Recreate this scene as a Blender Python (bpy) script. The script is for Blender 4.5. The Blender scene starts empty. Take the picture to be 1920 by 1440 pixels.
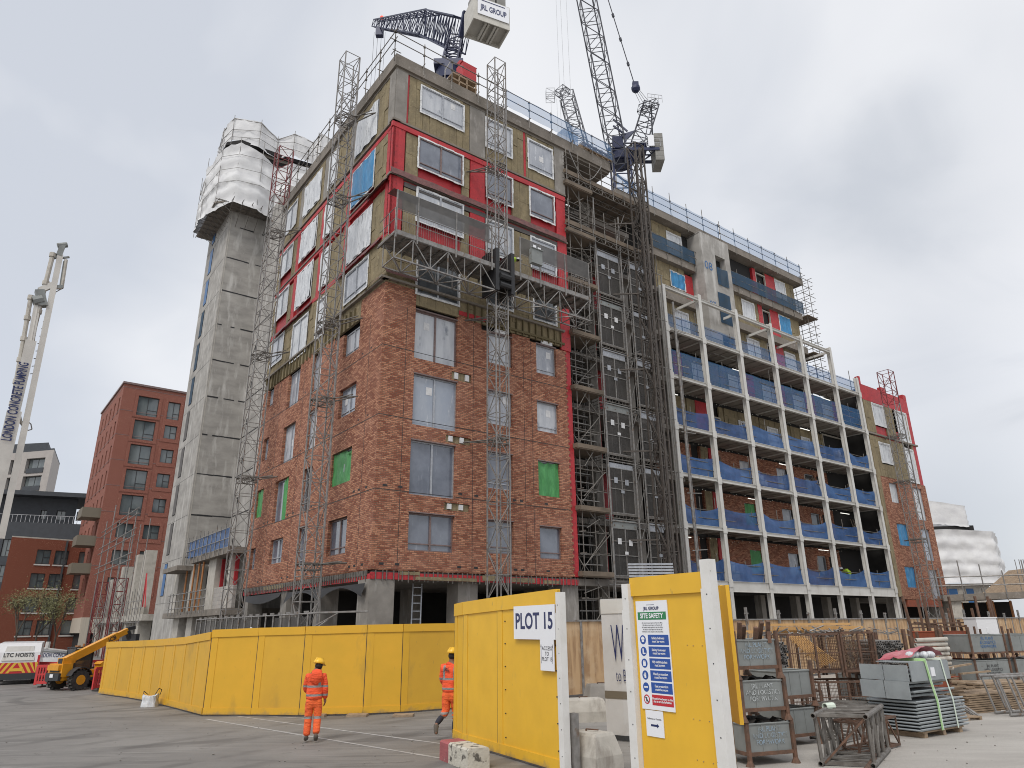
import bpy, math, random
from mathutils import Vector, Matrix, noise
random.seed(7)
R = math.radians
sc = bpy.context.scene
col = sc.collection

# ------------------------------------------------------------------ camera
FPX, PITCH, ROLL, CH = 1310.75, R(19.129), R(-0.698), 2.35
cam_d = bpy.data.cameras.new('camera'); cam = bpy.data.objects.new('camera', cam_d); col.objects.link(cam)
cam_d.sensor_width = 36.0; cam_d.lens = 36.0 * FPX / 1920.0; cam_d.clip_end = 3000; cam_d.clip_start = 0.1
_c, _s = math.cos(PITCH), math.sin(PITCH)
FW = Vector((0, _c, _s)); UP0 = Vector((0, -_s, _c)); RT0 = Vector((1, 0, 0))
RT = math.cos(ROLL) * RT0 + math.sin(ROLL) * UP0
UP = -math.sin(ROLL) * RT0 + math.cos(ROLL) * UP0
CAM = Vector((0, 0, CH))
cam.matrix_world = Matrix(((RT.x, UP.x, -FW.x, 0), (RT.y, UP.y, -FW.y, 0), (RT.z, UP.z, -FW.z, CH), (0, 0, 0, 1)))
sc.camera = cam

def ray(px, py): return (px - 960) * RT + (720 - py) * UP + FPX * FW
def G(px, py, z=0.0):                       # survey: where the sight line to a photo point meets level z
    v = ray(px, py); return CAM + v * ((z - CH) / v.z)
def AT(px, py, D):                          # survey: the point of a sight line at horizontal distance D
    v = ray(px, py); return CAM + v * (D / math.hypot(v.x, v.y))

# ------------------------------------------------------------------ sky and light
w = bpy.data.worlds.new('World'); sc.world = w; w.use_nodes = True
nt = w.node_tree; nt.nodes.clear()
N = lambda t: nt.nodes.new(t)
L = nt.links.new
out = N('ShaderNodeOutputWorld'); bg1 = N('ShaderNodeBackground'); bg2 = N('ShaderNodeBackground'); add = N('ShaderNodeAddShader')
sky = N('ShaderNodeTexSky'); sky.sky_type = 'NISHITA'; sky.sun_disc = False
SUN_EL, SUN_AZ = R(52), R(200)
sky.sun_elevation = SUN_EL; sky.sun_rotation = SUN_AZ
L(sky.outputs[0], bg1.inputs[0]); bg1.inputs[1].default_value = 0.012
tc = N('ShaderNodeTexCoord'); mp = N('ShaderNodeMapping'); mp.inputs['Scale'].default_value = (1.0, 1.0, 1.35)
mp.inputs['Location'].default_value = (1.35, 0.4, 0.3)
L(tc.outputs['Generated'], mp.inputs[0])
n1 = N('ShaderNodeTexNoise'); n1.inputs['Scale'].default_value = 1.7; n1.inputs['Detail'].default_value = 5; n1.inputs['Roughness'].default_value = 0.42
n1.inputs['Distortion'].default_value = 0.35
L(mp.outputs[0], n1.inputs[0])
cr = N('ShaderNodeValToRGB'); e = cr.color_ramp.elements
e[0].position = 0.34; e[0].color = (0.62, 0.65, 0.71, 1); e[1].position = 0.60; e[1].color = (0.925, 0.925, 0.94, 1)
el = cr.color_ramp.elements.new(0.46); el.color = (0.83, 0.84, 0.865, 1)
L(n1.outputs[0], cr.inputs[0])
# low cloud bank: greyer towards the east (+x) horizon
sx = N('ShaderNodeSeparateXYZ'); L(tc.outputs['Generated'], sx.inputs[0])
mr = N('ShaderNodeMapRange'); mr.inputs[1].default_value = 0.22; mr.inputs[2].default_value = 0.62; mr.inputs[3].default_value = 0.0; mr.inputs[4].default_value = 1.0
L(sx.outputs['X'], mr.inputs[0])
mz = N('ShaderNodeMapRange'); mz.inputs[1].default_value = 0.72; mz.inputs[2].default_value = 0.12; mz.inputs[3].default_value = 0.0; mz.inputs[4].default_value = 1.0
L(sx.outputs['Z'], mz.inputs[0])
mm = N('ShaderNodeMath'); mm.operation = 'MULTIPLY'; L(mr.outputs[0], mm.inputs[0]); L(mz.outputs[0], mm.inputs[1])
n2 = N('ShaderNodeTexNoise'); n2.inputs['Scale'].default_value = 3.4; n2.inputs['Detail'].default_value = 7; n2.inputs['Roughness'].default_value = 0.5; n2.inputs['Distortion'].default_value = 0.5
mp2 = N('ShaderNodeMapping'); mp2.inputs['Scale'].default_value = (1, 1, 1.8); L(tc.outputs['Generated'], mp2.inputs[0]); L(mp2.outputs[0], n2.inputs[0])
m2 = N('ShaderNodeMapRange'); m2.inputs[1].default_value = 0.38; m2.inputs[2].default_value = 0.60; m2.inputs[3].default_value = 0.6; m2.inputs[4].default_value = 0.05
L(n2.outputs[0], m2.inputs[0])
m3 = N('ShaderNodeMath'); m3.operation = 'MULTIPLY'; L(mm.outputs[0], m3.inputs[0]); L(m2.outputs[0], m3.inputs[1])
mix = N('ShaderNodeMix'); mix.data_type = 'RGBA'; L(m3.outputs[0], mix.inputs[0]); L(cr.outputs[0], mix.inputs[6]); mix.inputs[7].default_value = (0.30, 0.325, 0.38, 1)
last = mix.outputs[2]
for (cx_, cy_, cz_), rad, amt, cc in (((.47, .75, .46), .20, .66, (.52, .55, .60, 1)), ((.52, .80, .30), .15, .45, (.54, .565, .62, 1)), ((-.43, .80, .41), .15, .45, (.60, .635, .70, 1)), ((-.55, .66, .50), .09, .4, (.60, .635, .70, 1)), ((.50, .86, .10), .20, .75, (.42, .445, .50, 1))):
    dn = N('ShaderNodeVectorMath'); dn.operation = 'DISTANCE'; L(tc.outputs['Generated'], dn.inputs[0]); dn.inputs[1].default_value = (cx_, cy_, cz_)
    ad = N('ShaderNodeMath'); ad.operation = 'MULTIPLY_ADD'; L(n2.outputs[0], ad.inputs[0]); ad.inputs[1].default_value = -.55; L(dn.outputs['Value'], ad.inputs[2])
    rg = N('ShaderNodeMapRange'); rg.interpolation_type = 'SMOOTHSTEP'; L(ad.outputs[0], rg.inputs[0]); rg.inputs[1].default_value = rad - .275; rg.inputs[2].default_value = -.30 - rad * .3; rg.inputs[3].default_value = 0; rg.inputs[4].default_value = amt
    mb_ = N('ShaderNodeMix'); mb_.data_type = 'RGBA'; L(rg.outputs[0], mb_.inputs[0]); L(last, mb_.inputs[6]); mb_.inputs[7].default_value = cc; last = mb_.outputs[2]
L(last, bg2.inputs[0]); bg2.inputs[1].default_value = 0.80
L(bg1.outputs[0], add.inputs[0]); L(bg2.outputs[0], add.inputs[1]); L(add.outputs[0], out.inputs[0])

sun_d = bpy.data.lights.new('sun', 'SUN'); sun = bpy.data.objects.new('sun', sun_d); col.objects.link(sun)
sun_d.energy = 1.5; sun_d.angle = R(22); sun_d.color = (1, 0.96, 0.9)
# nishita: rotation measured clockwise from +Y
sd = Vector((math.sin(SUN_AZ) * math.cos(SUN_EL), math.cos(SUN_AZ) * math.cos(SUN_EL), math.sin(SUN_EL)))
sun.rotation_euler = sd.to_track_quat('Z', 'Y').to_euler()
sc.view_settings.view_transform = 'Standard'; sc.view_settings.look = 'None'; sc.view_settings.gamma = 1.0
sc.view_settings.exposure = 0.30
sc.cycles.pixel_filter_type = 'BLACKMAN_HARRIS'; sc.cycles.filter_width = 1.0

# ------------------------------------------------------------------ materials
M = {}
def mat(name, c, rough=0.7, metal=0.0, c2=None, scale=3.0, detail=5, bump=0.0, bscale=None, stretch=(1, 1, 1), lo=0.35, hi=0.65,
        alpha=1.0, emit=0.0, spec=0.5, trans=0.0, dirt=None, dscale=1.0, dlo=.55, dhi=.7, dstretch=(1, 1, 1)):
    m = bpy.data.materials.new(name); m.use_nodes = True; t = m.node_tree; b = t.nodes['Principled BSDF']
    b.inputs['Base Color'].default_value = (*c, 1); b.inputs['Roughness'].default_value = rough; b.inputs['Metallic'].default_value = metal
    b.inputs['Specular IOR Level'].default_value = spec
    if emit: b.inputs['Emission Color'].default_value = (*c, 1); b.inputs['Emission Strength'].default_value = emit
    tcn = t.nodes.new('ShaderNodeTexCoord')
    last = None
    def nz(sc_, st, det=detail):
        mp = t.nodes.new('ShaderNodeMapping'); mp.inputs['Scale'].default_value = st; t.links.new(tcn.outputs['Object'], mp.inputs[0])
        n = t.nodes.new('ShaderNodeTexNoise'); n.inputs['Scale'].default_value = sc_; n.inputs['Detail'].default_value = det; n.inputs['Roughness'].default_value = 0.6
        t.links.new(mp.outputs[0], n.inputs[0]); return n
    def rmp(n, a, b_):
        r = t.nodes.new('ShaderNodeMapRange'); r.inputs[1].default_value = a; r.inputs[2].default_value = b_; t.links.new(n.outputs[0], r.inputs[0]); return r
    def mx(f, A, B):
        x = t.nodes.new('ShaderNodeMix'); x.data_type = 'RGBA'; t.links.new(f, x.inputs[0])
        for i, v in ((6, A), (7, B)):
            if isinstance(v, tuple): x.inputs[i].default_value = (*v, 1)
            else: t.links.new(v, x.inputs[i])
        return x.outputs[2]
    if c2:
        n = nz(scale, stretch); last = mx(rmp(n, lo, hi).outputs[0], c, c2)
    if dirt:
        n = nz(dscale, dstretch, 8); last = mx(rmp(n, dlo, dhi).outputs[0], last if last is not None else c, dirt)
    if last is not None: t.links.new(last, b.inputs['Base Color'])
    if bump:
        n = nz(bscale or scale * 4, stretch); bp = t.nodes.new('ShaderNodeBump'); bp.inputs['Strength'].default_value = bump; bp.inputs['Distance'].default_value = 0.05
        t.links.new(n.outputs[0], bp.inputs['Height']); t.links.new(bp.outputs[0], b.inputs['Normal'])
    if alpha < 1:
        o = t.nodes['Material Output']; tr = t.nodes.new('ShaderNodeBsdfTransparent'); ms = t.nodes.new('ShaderNodeMixShader')
        ms.inputs[0].default_value = alpha; t.links.new(tr.outputs[0], ms.inputs[1]); t.links.new(b.outputs[0], ms.inputs[2]); t.links.new(ms.outputs[0], o.inputs[0])
    M[name] = m; return m

def brickmat(name, c1, c2, mortar, bw=0.225, rh=0.075, ms=0.011, dirt=(0.42, 0.24, 0.2), both=True):
    m = bpy.data.materials.new(name); m.use_nodes = True; t = m.node_tree; b = t.nodes['Principled BSDF']; b.inputs['Roughness'].default_value = 0.9
    tcn = t.nodes.new('ShaderNodeTexCoord'); s = t.nodes.new('ShaderNodeSeparateXYZ'); t.links.new(tcn.outputs['Object'], s.inputs[0])
    a = t.nodes.new('ShaderNodeMath'); a.operation = 'ADD'; t.links.new(s.outputs[0], a.inputs[0]); t.links.new(s.outputs[1], a.inputs[1])
    cb = t.nodes.new('ShaderNodeCombineXYZ'); t.links.new(a.outputs[0], cb.inputs[0]); t.links.new(s.outputs[2], cb.inputs[1])
    br = t.nodes.new('ShaderNodeTexBrick'); br.inputs['Scale'].default_value = 1; br.inputs['Brick Width'].default_value = bw; br.inputs['Row Height'].default_value = rh
    br.inputs['Mortar Size'].default_value = ms; br.inputs['Mortar Smooth'].default_value = 0.2; br.inputs['Bias'].default_value = -0.15
    br.inputs['Color1'].default_value = (*c1, 1); br.inputs['Color2'].default_value = (*c2, 1); br.inputs['Mortar'].default_value = (*mortar, 1)
    t.links.new(cb.outputs[0], br.inputs[0])
    n = t.nodes.new('ShaderNodeTexNoise'); n.inputs['Scale'].default_value = 0.55; n.inputs['Detail'].default_value = 7; n.inputs['Roughness'].default_value = 0.65
    t.links.new(tcn.outputs['Object'], n.inputs[0])
    r = t.nodes.new('ShaderNodeMapRange'); r.inputs[1].default_value = 0.48; r.inputs[2].default_value = 0.78; r.inputs[4].default_value = 0.42; t.links.new(n.outputs[0], r.inputs[0])
    x = t.nodes.new('ShaderNodeMix'); x.data_type = 'RGBA'; t.links.new(r.outputs[0], x.inputs[0]); t.links.new(br.outputs[0], x.inputs[6]); x.inputs[7].default_value = (*dirt, 1)
    # pale lime speckle brick by brick
    n3 = t.nodes.new('ShaderNodeTexNoise'); n3.inputs['Scale'].default_value = 13; n3.inputs['Detail'].default_value = 2; t.links.new(tcn.outputs['Object'], n3.inputs[0])
    r3 = t.nodes.new('ShaderNodeMapRange'); r3.inputs[1].default_value = 0.60; r3.inputs[2].default_value = 0.72; r3.inputs[4].default_value = 0.55; t.links.new(n3.outputs[0], r3.inputs[0])
    x3 = t.nodes.new('ShaderNodeMix'); x3.data_type = 'RGBA'; t.links.new(r3.outputs[0], x3.inputs[0]); t.links.new(x.outputs[2], x3.inputs[6]); x3.inputs[7].default_value = (0.62, 0.40, 0.27, 1)
    t.links.new(x3.outputs[2], b.inputs['Base Color'])
    bp = t.nodes.new('ShaderNodeBump'); bp.inputs['Strength'].default_value = 0.5; bp.inputs['Distance'].default_value = 0.012; bp.invert = True
    t.links.new(br.outputs['Fac'], bp.inputs['Height']); t.links.new(bp.outputs[0], b.inputs['Normal'])
    M[name] = m; return m

brickmat('brick', (0.21, 0.060, 0.032), (0.54, 0.258, 0.152), (0.14, 0.082, 0.056), dirt=(0.43, 0.225, 0.165))
brickmat('brick_far', (0.25, 0.085, 0.058), (0.29, 0.105, 0.075), (0.20, 0.08, 0.06), dirt=(0.26, 0.105, 0.08), ms=0.012)
brickmat('brick_orange', (0.20, 0.055, 0.03), (0.23, 0.066, 0.036), (0.18, 0.06, 0.035), dirt=(0.19, 0.06, 0.035))
brickmat('blockwork', (0.34, 0.32, 0.30), (0.40, 0.38, 0.35), (0.27, 0.255, 0.24), bw=0.45, rh=0.225, ms=0.012, dirt=(0.33, 0.31, 0.28))
mat('concrete', (0.275, 0.255, 0.23), 0.85, c2=(0.19, 0.176, 0.158), scale=1.1, bump=0.15, dirt=(0.42, 0.40, 0.375), dscale=2.2, dstretch=(1, 1, .25), dlo=.54, dhi=.72)
mat('concrete_core', (0.39, 0.372, 0.345), 0.85, c2=(0.265, 0.252, 0.235), scale=0.55, bump=0.12, stretch=(1, 1, 2.2), dirt=(0.50, 0.485, 0.46), dscale=1.9, dstretch=(1, 1, .22), dlo=.52, dhi=.68)
mat('concrete_pale', (0.50, 0.47, 0.42), 0.85, c2=(0.40, 0.375, 0.33), scale=2.5, bump=0.2, dirt=(0.30, 0.27, 0.235), dscale=4, dstretch=(1, 1, .3), dlo=.55, dhi=.7)
mat('slab', (0.235, 0.205, 0.175), 0.9, c2=(0.165, 0.145, 0.122), scale=1.5, dirt=(0.30, 0.27, 0.24), dscale=3, dlo=.56)
mat('soffit', (0.27, 0.245, 0.22), 0.9, c2=(0.20, 0.18, 0.162), scale=1.3)
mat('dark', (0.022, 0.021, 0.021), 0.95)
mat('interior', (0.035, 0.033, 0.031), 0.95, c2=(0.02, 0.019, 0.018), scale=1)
mat('wool', (0.275, 0.222, 0.132), 0.95, c2=(0.185, 0.15, 0.092), scale=2.2, bump=0.5, bscale=14, stretch=(1, 1, .6), dirt=(0.31, 0.27, 0.17), dscale=5, dlo=.57)
mat('wool_dark', (0.13, 0.105, 0.055), 0.95)
mat('red_membrane', (0.47, 0.028, 0.035), 0.55, c2=(0.36, 0.022, 0.028), scale=2.5, bump=0.25, bscale=9, dirt=(0.26, 0.02, 0.025), dscale=6, dlo=.60, dhi=.62)
mat('flap', (0.18, 0.07, 0.065), 0.5, c2=(0.10, 0.045, 0.042), scale=5, bump=0.5)
mat('grey_strip', (0.105, 0.098, 0.095), 0.8)
mat('white_steel', (0.60, 0.59, 0.56), 0.55, c2=(0.52, 0.505, 0.475), scale=1.3, dirt=(0.40, 0.37, 0.33), dscale=3, dstretch=(1, 1, .2), dlo=.60, dhi=.78)
mat('galv', (0.29, 0.28, 0.27), 0.5, 0.3, c2=(0.19, 0.18, 0.17), scale=6, dirt=(0.17, 0.12, 0.085), dscale=5, dlo=.56, dhi=.68)
mat('scaff', (0.20, 0.187, 0.17), 0.6, 0.25, c2=(0.11, 0.097, 0.086), scale=5)
mat('hoist_steel', (0.10, 0.084, 0.072), 0.65, 0.2, c2=(0.055, 0.046, 0.04), scale=6)
mat('mast_red', (0.20, 0.028, 0.028), 0.5, c2=(0.13, 0.03, 0.03), scale=6)
mat('crane_navy', (0.018, 0.025, 0.07), 0.5, 0.1)
mat('crane_grey', (0.06, 0.062, 0.075), 0.55, 0.2)
mat('crane_pale', (0.40, 0.41, 0.43), 0.5)
mat('cw_white', (0.55, 0.53, 0.48), 0.6, c2=(0.46, 0.44, 0.39), scale=1.2)
mat('cw_block', (0.26, 0.255, 0.24), 0.85, c2=(0.19, 0.185, 0.17), scale=1.5)
mat('board', (0.20, 0.155, 0.115), 0.85, c2=(0.12, 0.095, 0.072), scale=3, stretch=(.4, 1, 1))
mat('timber', (0.36, 0.265, 0.175), 0.85, c2=(0.21, 0.15, 0.10), scale=4, stretch=(1, 1, 4))
mat('timber_new', (0.60, 0.36, 0.15), 0.8, c2=(0.50, 0.29, 0.11), scale=3)
mat('glass', (0.17, 0.19, 0.235), 0.06, c2=(0.10, 0.115, 0.15), scale=1.1, spec=1.0, dirt=(0.33, 0.35, 0.39), dscale=3, dstretch=(2, 2, .3), dlo=.6, dhi=.8)  # blue-grey of the reflected sky put into the base colour, milky streaks over
mat('glass_far', (0.075, 0.095, 0.105), 0.06, c2=(0.15, 0.17, 0.17), scale=.6, spec=1.0, stretch=(1, 1, .2))
mat('glass_film', (0.40, 0.42, 0.46), 0.22, c2=(0.27, 0.29, 0.335), scale=2.5, stretch=(1, 1, .35), bump=0.12, bscale=6, dirt=(0.62, 0.64, 0.67), dscale=6, dstretch=(1, 1, .3), dlo=.57, dhi=.70, spec=.8)  # film whiteness, with sky sheen painted into the tone
mat('glass_film_white', (0.52, 0.54, 0.57), 0.3, c2=(0.38, 0.40, 0.44), scale=2.0, stretch=(1.5, 1.5, .3), bump=0.3, bscale=5, dirt=(0.22, 0.24, 0.28), dscale=2.2, dstretch=(1, 1, .6), dlo=.58, dhi=.7, spec=.8)
mat('glass_film_reflect', (0.27, 0.31, 0.38), 0.1, c2=(0.34, 0.37, 0.42), scale=1.3, stretch=(1, 1, .5), bump=0.1, bscale=4, dirt=(0.50, 0.53, 0.56), dscale=5, dstretch=(1.5, 1.5, .3), dlo=.62, dhi=.72, spec=1.0)  # film whose blue tint paints sky reflection into the pane
mat('glass_dark', (0.045, 0.05, 0.055), 0.1, c2=(0.09, 0.10, 0.11), scale=1.3, spec=0.9)
mat('frame_white', (0.68, 0.68, 0.68), 0.5, c2=(0.55, 0.55, 0.56), scale=6)
mat('tape_white', (0.80, 0.80, 0.80), 0.45, c2=(0.55, 0.56, 0.57), scale=7, bump=0.5)
mat('frame_brown', (0.155, 0.095, 0.085), 0.5, c2=(0.21, 0.16, 0.155), scale=8)
mat('frame_alu', (0.42, 0.44, 0.47), 0.35, 0.3, c2=(0.30, 0.31, 0.34), scale=7)
mat('frame_dark', (0.035, 0.037, 0.04), 0.5)
mat('plastic', (0.72, 0.74, 0.76), 0.3, c2=(0.52, 0.54, 0.57), scale=2.0, stretch=(3, 3, .5), bump=0.9, bscale=5, dirt=(0.22, 0.24, 0.26), dscale=2.6, dstretch=(3, 3, .6), dlo=.58, dhi=.68)
mat('blue_sheet', (0.045, 0.27, 0.52), 0.35, c2=(0.025, 0.17, 0.37), scale=3, stretch=(3, 3, .5), bump=0.8, bscale=5)
mat('green_sheet', (0.085, 0.33, 0.10), 0.5, c2=(0.05, 0.23, 0.07), scale=3, stretch=(3, 3, .5), bump=0.8, bscale=5)
mat('net_blue', (0.055, 0.14, 0.33), 0.7, c2=(0.032, 0.095, 0.245), scale=2.0, alpha=0.80, bump=0.4, bscale=4)
mat('net_blue_thin', (0.045, 0.125, 0.31), 0.7, c2=(0.04, 0.14, 0.29), scale=1.5, alpha=0.50)
mat('net_roof', (0.10, 0.22, 0.42), 0.7, c2=(0.06, 0.17, 0.34), scale=1.5, alpha=0.42)
mat('net_blue_b', (0.035, 0.10, 0.27), 0.7, c2=(0.022, 0.07, 0.19), scale=2.5, alpha=0.74, bump=0.5, bscale=5)
mat('net_teal', (0.012, 0.055, 0.115), 0.7, c2=(0.018, 0.045, 0.075), scale=2, alpha=0.88)
mat('blue_paint', (0.03, 0.12, 0.30), 0.5)
mat('grille', (0.040, 0.037, 0.034), 0.6, c2=(0.068, 0.062, 0.056), scale=.8, alpha=0.74)
mat('screen', (0.06, 0.057, 0.054), 0.6, c2=(0.095, 0.09, 0.085), scale=2, alpha=0.88)
mat('wrap', (0.70, 0.70, 0.70), 0.9, c2=(0.63, 0.63, 0.64), scale=1.1, spec=0.1, bump=0.35, bscale=5, dirt=(0.56, 0.56, 0.565), dscale=1.2, dlo=.6, dhi=.78)
mat('yellow', (0.69, 0.375, 0.024), 0.55, c2=(0.63, 0.355, 0.022), scale=1.2, dirt=(0.46, 0.27, 0.035), dscale=1.8, dstretch=(1, 1, .45), dlo=.60, dhi=.80)
mat('yellow_light', (0.77, 0.45, 0.030), 0.5, c2=(0.70, 0.405, 0.027), scale=1.5, dirt=(0.55, 0.34, 0.06), dscale=3, dstretch=(1, 1, .4), dlo=.64, dhi=.80)
mat('white_paint', (0.72, 0.71, 0.69), 0.55, c2=(0.64, 0.63, 0.60), scale=4, dirt=(0.10, 0.08, 0.07), dscale=16, dlo=.70, dhi=.72)
mat('pale_panel', (0.60, 0.60, 0.60), 0.5, c2=(0.50, 0.49, 0.48), scale=1.2, dirt=(0.40, 0.38, 0.36), dscale=2, dlo=.58, dhi=.8)
mat('taupe', (0.16, 0.135, 0.10), 0.6)
mat('ply', (0.50, 0.33, 0.18), 0.8, c2=(0.33, 0.20, 0.105), scale=2.2, stretch=(2.2, 2.2, .22), lo=.44, hi=.58, detail=7, dirt=(0.55, 0.40, 0.25), dscale=1.2, dlo=.5)
mat('sign_white', (0.78, 0.79, 0.82), 0.4)
mat('sign_navy', (0.012, 0.022, 0.10), 0.4)
mat('sign_blue', (0.018, 0.075, 0.32), 0.4)
mat('sign_green', (0.02, 0.20, 0.07), 0.4)
mat('sign_red', (0.50, 0.02, 0.03), 0.4)
mat('ink', (0.03, 0.03, 0.035), 0.6)
mat('black', (0.02, 0.02, 0.022), 0.6)
mat('rubber', (0.028, 0.026, 0.025), 0.85, c2=(0.06, 0.055, 0.05), scale=6)
mat('machine_yellow', (0.72, 0.32, 0.018), 0.4, c2=(0.60, 0.27, 0.02), scale=3)
mat('van_white', (0.72, 0.72, 0.73), 0.25)
mat('barrier', (0.62, 0.045, 0.045), 0.5, c2=(0.50, 0.05, 0.05), scale=4)
mat('rust', (0.16, 0.085, 0.055), 0.85, c2=(0.085, 0.055, 0.04), scale=6, bump=.2)
mat('rust_red', (0.30, 0.078, 0.036), 0.8, c2=(0.22, 0.06, 0.035), scale=2.5, dirt=(0.13, 0.06, 0.04), dscale=4, dlo=.6)
mat('grey_steel', (0.235, 0.25, 0.245), 0.6, c2=(0.18, 0.19, 0.185), scale=1.6, dirt=(0.12, 0.085, 0.06), dscale=3.5, dlo=.62, dhi=.7)
mat('tank_grey', (0.33, 0.36, 0.37), 0.45, 0.2, c2=(0.27, 0.295, 0.305), scale=2.5, dirt=(0.17, 0.17, 0.17), dscale=14, dlo=.71, dhi=.73)
mat('stencil', (0.50, 0.53, 0.54), 0.7, dirt=(0.25, 0.265, 0.26), dscale=14, dlo=.48, dhi=.56)
mat('stencil_blue', (0.27, 0.36, 0.45), 0.7, dirt=(0.24, 0.26, 0.26), dscale=12, dlo=.46, dhi=.56)
mat('strap', (0.30, 0.52, 0.20), 0.6, c2=(0.45, 0.62, 0.36), scale=9)
mat('strap_pale', (0.62, 0.70, 0.60), 0.6)
mat('tarp_red', (0.50, 0.20, 0.22), 0.5, c2=(0.42, 0.07, 0.10), scale=2.5, bump=.8, bscale=4)
mat('orange', (0.93, 0.115, 0.035), 0.8, c2=(0.74, 0.08, 0.025), scale=6, bump=1.0, bscale=7, stretch=(1, 1, 2.2), dirt=(0.5, 0.07, 0.03), dscale=9, dlo=.6, dhi=.75)
mat('orange_trouser', (0.92, 0.16, 0.035), 0.8, c2=(0.70, 0.10, 0.03), scale=6, bump=1.0, bscale=7, stretch=(1, 1, 2.0), dirt=(0.42, 0.10, 0.04), dscale=8, dlo=.58, dhi=.75)
mat('helmet', (0.80, 0.47, 0.03), 0.35)
mat('skin', (0.20, 0.10, 0.065), 0.6)
mat('hair', (0.015, 0.012, 0.01), 0.8)
mat('navy_cloth', (0.022, 0.024, 0.038), 0.85)
mat('boot', (0.10, 0.085, 0.07), 0.85)
mat('hivis', (0.50, 0.75, 0.05), 0.7)
mat('prop_orange', (0.36, 0.15, 0.05), 0.6)
mat('boom_white', (0.60, 0.58, 0.54), 0.45, c2=(0.48, 0.46, 0.43), scale=.8)
mat('stone', (0.52, 0.46, 0.38), 0.8, c2=(0.46, 0.41, 0.34), scale=2, stretch=(6, 6, .2))
mat('beige_clad', (0.40, 0.37, 0.345), 0.7, c2=(0.36, 0.33, 0.31), scale=1)
mat('slate', (0.055, 0.062, 0.072), 0.7, c2=(0.045, 0.05, 0.058), scale=1.5)
mat('bark', (0.07, 0.055, 0.042), 0.9)
mat('leaf', (0.22, 0.225, 0.09), 0.8, c2=(0.17, 0.16, 0.085), scale=.4)
mat('paint_line', (0.44, 0.43, 0.415), 0.8, c2=(0.30, 0.29, 0.28), scale=7)
mat('light_tube', (1.0, 0.98, 0.92), 0.4, emit=1.0)
mat('bulb', (0.9, 0.85, 0.75), 0.4, emit=0.5)
mat('lamp_red', (0.8, 0.1, 0.06), 0.4, emit=0.6)

def splash(name, h, c):
    m = M[name]; t = m.node_tree; b = t.nodes['Principled BSDF']; tcn = t.nodes.new('ShaderNodeTexCoord'); s_ = t.nodes.new('ShaderNodeSeparateXYZ'); t.links.new(tcn.outputs['Object'], s_.inputs[0])
    n = t.nodes.new('ShaderNodeTexNoise'); n.inputs['Scale'].default_value = 3.5; n.inputs['Detail'].default_value = 9; n.inputs['Roughness'].default_value = .7; t.links.new(tcn.outputs['Object'], n.inputs[0])
    a = t.nodes.new('ShaderNodeMath'); a.operation = 'MULTIPLY_ADD'; t.links.new(n.outputs[0], a.inputs[0]); a.inputs[1].default_value = -h * 2.2; t.links.new(s_.outputs[2], a.inputs[2])
    r = t.nodes.new('ShaderNodeMapRange'); t.links.new(a.outputs[0], r.inputs[0]); r.inputs[1].default_value = -h * .55; r.inputs[2].default_value = -h * 1.15; r.inputs[3].default_value = 0; r.inputs[4].default_value = .75
    x = t.nodes.new('ShaderNodeMix'); x.data_type = 'RGBA'; t.links.new(r.outputs[0], x.inputs[0]); t.links.new(b.inputs['Base Color'].links[0].from_socket, x.inputs[6]); x.inputs[7].default_value = (*c, 1)
    # scattered scrapes
    mp_ = t.nodes.new('ShaderNodeMapping'); mp_.inputs['Scale'].default_value = (1, 1, .3); t.links.new(tcn.outputs['Object'], mp_.inputs[0]); n2_ = t.nodes.new('ShaderNodeTexNoise'); n2_.inputs['Scale'].default_value = 11; n2_.inputs['Detail'].default_value = 4; t.links.new(mp_.outputs[0], n2_.inputs[0])
    r2 = t.nodes.new('ShaderNodeMapRange'); t.links.new(n2_.outputs[0], r2.inputs[0]); r2.inputs[1].default_value = .70; r2.inputs[2].default_value = .74; r2.inputs[4].default_value = .5
    y = t.nodes.new('ShaderNodeMix'); y.data_type = 'RGBA'; t.links.new(r2.outputs[0], y.inputs[0]); t.links.new(x.outputs[2], y.inputs[6]); y.inputs[7].default_value = (.33, .21, .06, 1); t.links.new(y.outputs[2], b.inputs['Base Color'])
mat('yellow_b', (0.65, 0.37, 0.030), 0.6, c2=(0.58, 0.325, 0.028), scale=.8, dirt=(0.42, 0.25, 0.04), dscale=1.5, dstretch=(1, 1, .45), dlo=.58, dhi=.80)
for k_ in ('yellow', 'yellow_b', 'yellow_light'): splash(k_, .22, (.24, .185, .10))
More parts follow.
